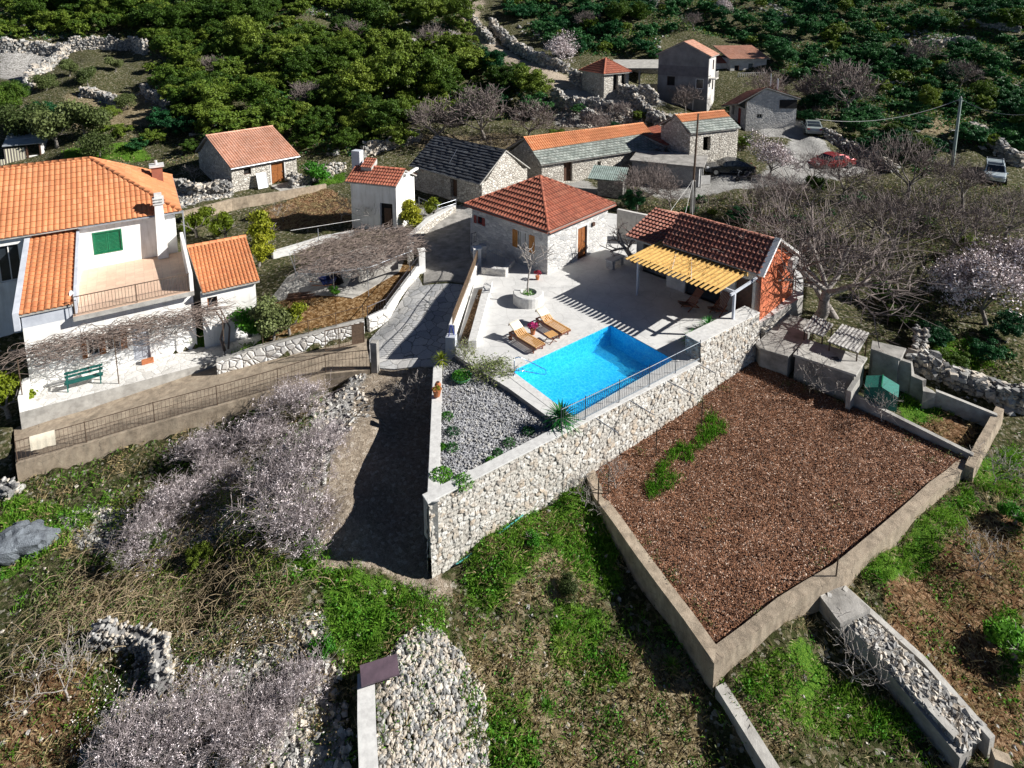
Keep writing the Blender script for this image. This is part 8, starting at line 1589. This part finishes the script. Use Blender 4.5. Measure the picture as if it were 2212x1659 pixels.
def lowcopy(me,n,k):
    co=np.zeros(len(me.vertices)*3,np.float32); me.vertices.foreach_get('co',co); co=co.reshape(-1,4,3); q=co[gg.permutation(len(co))[:n]]; c=q.mean(1,keepdims=True); return c+(q-c)*k
LW=[lowcopy(m_,1600,2.3) for m_ in SCRC+SCR[:3]]
if small:
    VS=[];MI=[]
    for i in small:
        k=gg.integers(0,3) if pxx[i]>1050 and gg.random()<.8 else gg.integers(3,6); q=LW[k]; a=gg.uniform(0,6.28); ca,sa=math.cos(a),math.sin(a); s=sc_[i]; Rm=np.array([[ca,-sa,0],[sa,ca,0],[0,0,.85]])
        VS.append((q.reshape(-1,3)@Rm.T*s+np.array([cand[i,0],cand[i,1],cz[i]-.25])).reshape(-1,4,3)); MI.append(np.full(len(q),0 if k<3 else 1))
    VS=np.concatenate(VS); o=npmesh('distant_scrub',VS.reshape(-1,3),np.arange(len(VS)*4).reshape(-1,4),[M['leaf_cool'],M['leaf_scrub']],mi=np.concatenate(MI)); o['kind']='stuff'
# bare brown thicket under the trees on the right
g=random.Random(44); segs=[]
for zp,dn in (([(1330,450),(1500,430),(1700,430),(1900,400),(2212,420),(2212,620),(2050,640),(1880,640),(1740,560),(1560,470)],3),([(1190,240),(1420,235),(1420,290),(1200,300)],4),([(870,290),(1130,290),(1130,325),(905,318)],4),([(1700,180),(1900,200),(1900,260),(1740,250)],3)):
    pz=zone(zp); x,y=insample(pz,dn); kk=uncut(np.c_[x,y,hz(x,y)])
    for a_,b2_,c2_ in kk:
        p=Vector((a_,b2_,c2_)); d=Vector((g.gauss(0,.6),g.gauss(0,.6),1)).normalized(); r_=.018
        for k in range(4):
            d=(d+Vector((g.gauss(0,.3),g.gauss(0,.3),.05))).normalized(); q=p+d*g.uniform(.18,.34); segs.append((p,q,r_,r_*.8,0)); p=q; r_*=.85
            if k: q2=p+Vector((g.gauss(0,.25),g.gauss(0,.25),g.uniform(0,.25))); segs.append((p,q2,r_*.8,.008,0))
o=segmesh('bare_thicket',segs,3,M['twig'],asmesh=False); o['kind']='stuff'
s=np.concatenate([uncut(sample(zp,dn)) for zp,dn in (([(1330,450),(1500,430),(1700,430),(1900,400),(2212,400),(2212,900),(2000,800),(1880,640),(1740,560),(1560,470)],40),([(0,280),(400,280),(870,310),(870,380),(440,380),(0,330)],14))]); kn=np.sin(s[:,0]*1.1)+np.sin(s[:,1]*1.3)+rng.normal(0,.6,len(s)); s=s[kn>-.2]; s[:,2]+=rng.uniform(0,.3,len(s)); o=leaves('ground_cover',s,.16,[M['leaf_olive'],M['leaf_scrub'],M['dry']],mi=rng.integers(0,3,len(s))); o['kind']='stuff'
# low maquis ground cover between the shrubs, and pale outcrops
n=260000; yy_=gg.uniform(56,135,n); xx_=gg.uniform(-1,1,n)*yy_; zz_=hz(xx_,yy_); a_,b3=pix(np.c_[xx_,yy_,zz_]); k=inpoly(a_,b3,F1)|inpoly(a_,b3,F2)|inpoly(a_,b3,F3)
q=np.c_[xx_,yy_,zz_][k]; q[:,2]+=gg.uniform(0,.45,len(q)); q0_=q; q=q[(np.sin(q[:,0]*.37+1)*np.sin(q[:,1]*.41)+gg.normal(0,.35,len(q)))>-.25]; o=leaves('undergrowth',q,.34,[M['leaf_scrub'],M['leaf_cool'],M['leaf_olive']],mi=gg.choice([0,1,1,2],len(q))); q=q0_; o['kind']='stuff'
k2=(np.sin(q[:,0]*.31)+np.sin(q[:,1]*.27+q[:,0]*.1)+gg.normal(0,.5,len(q)))>1.45; q2=q[k2][:2600].copy(); q2[:,2]=hz(q2[:,0],q2[:,1]); o=stones('rock_outcrops',q2,gg.uniform(.15,.6,len(q2)),[M['stone'],M['stonedark']],kind='cube',full=False,flat=.5); o['kind']='stuff'
print('objects',len(bpy.data.objects))
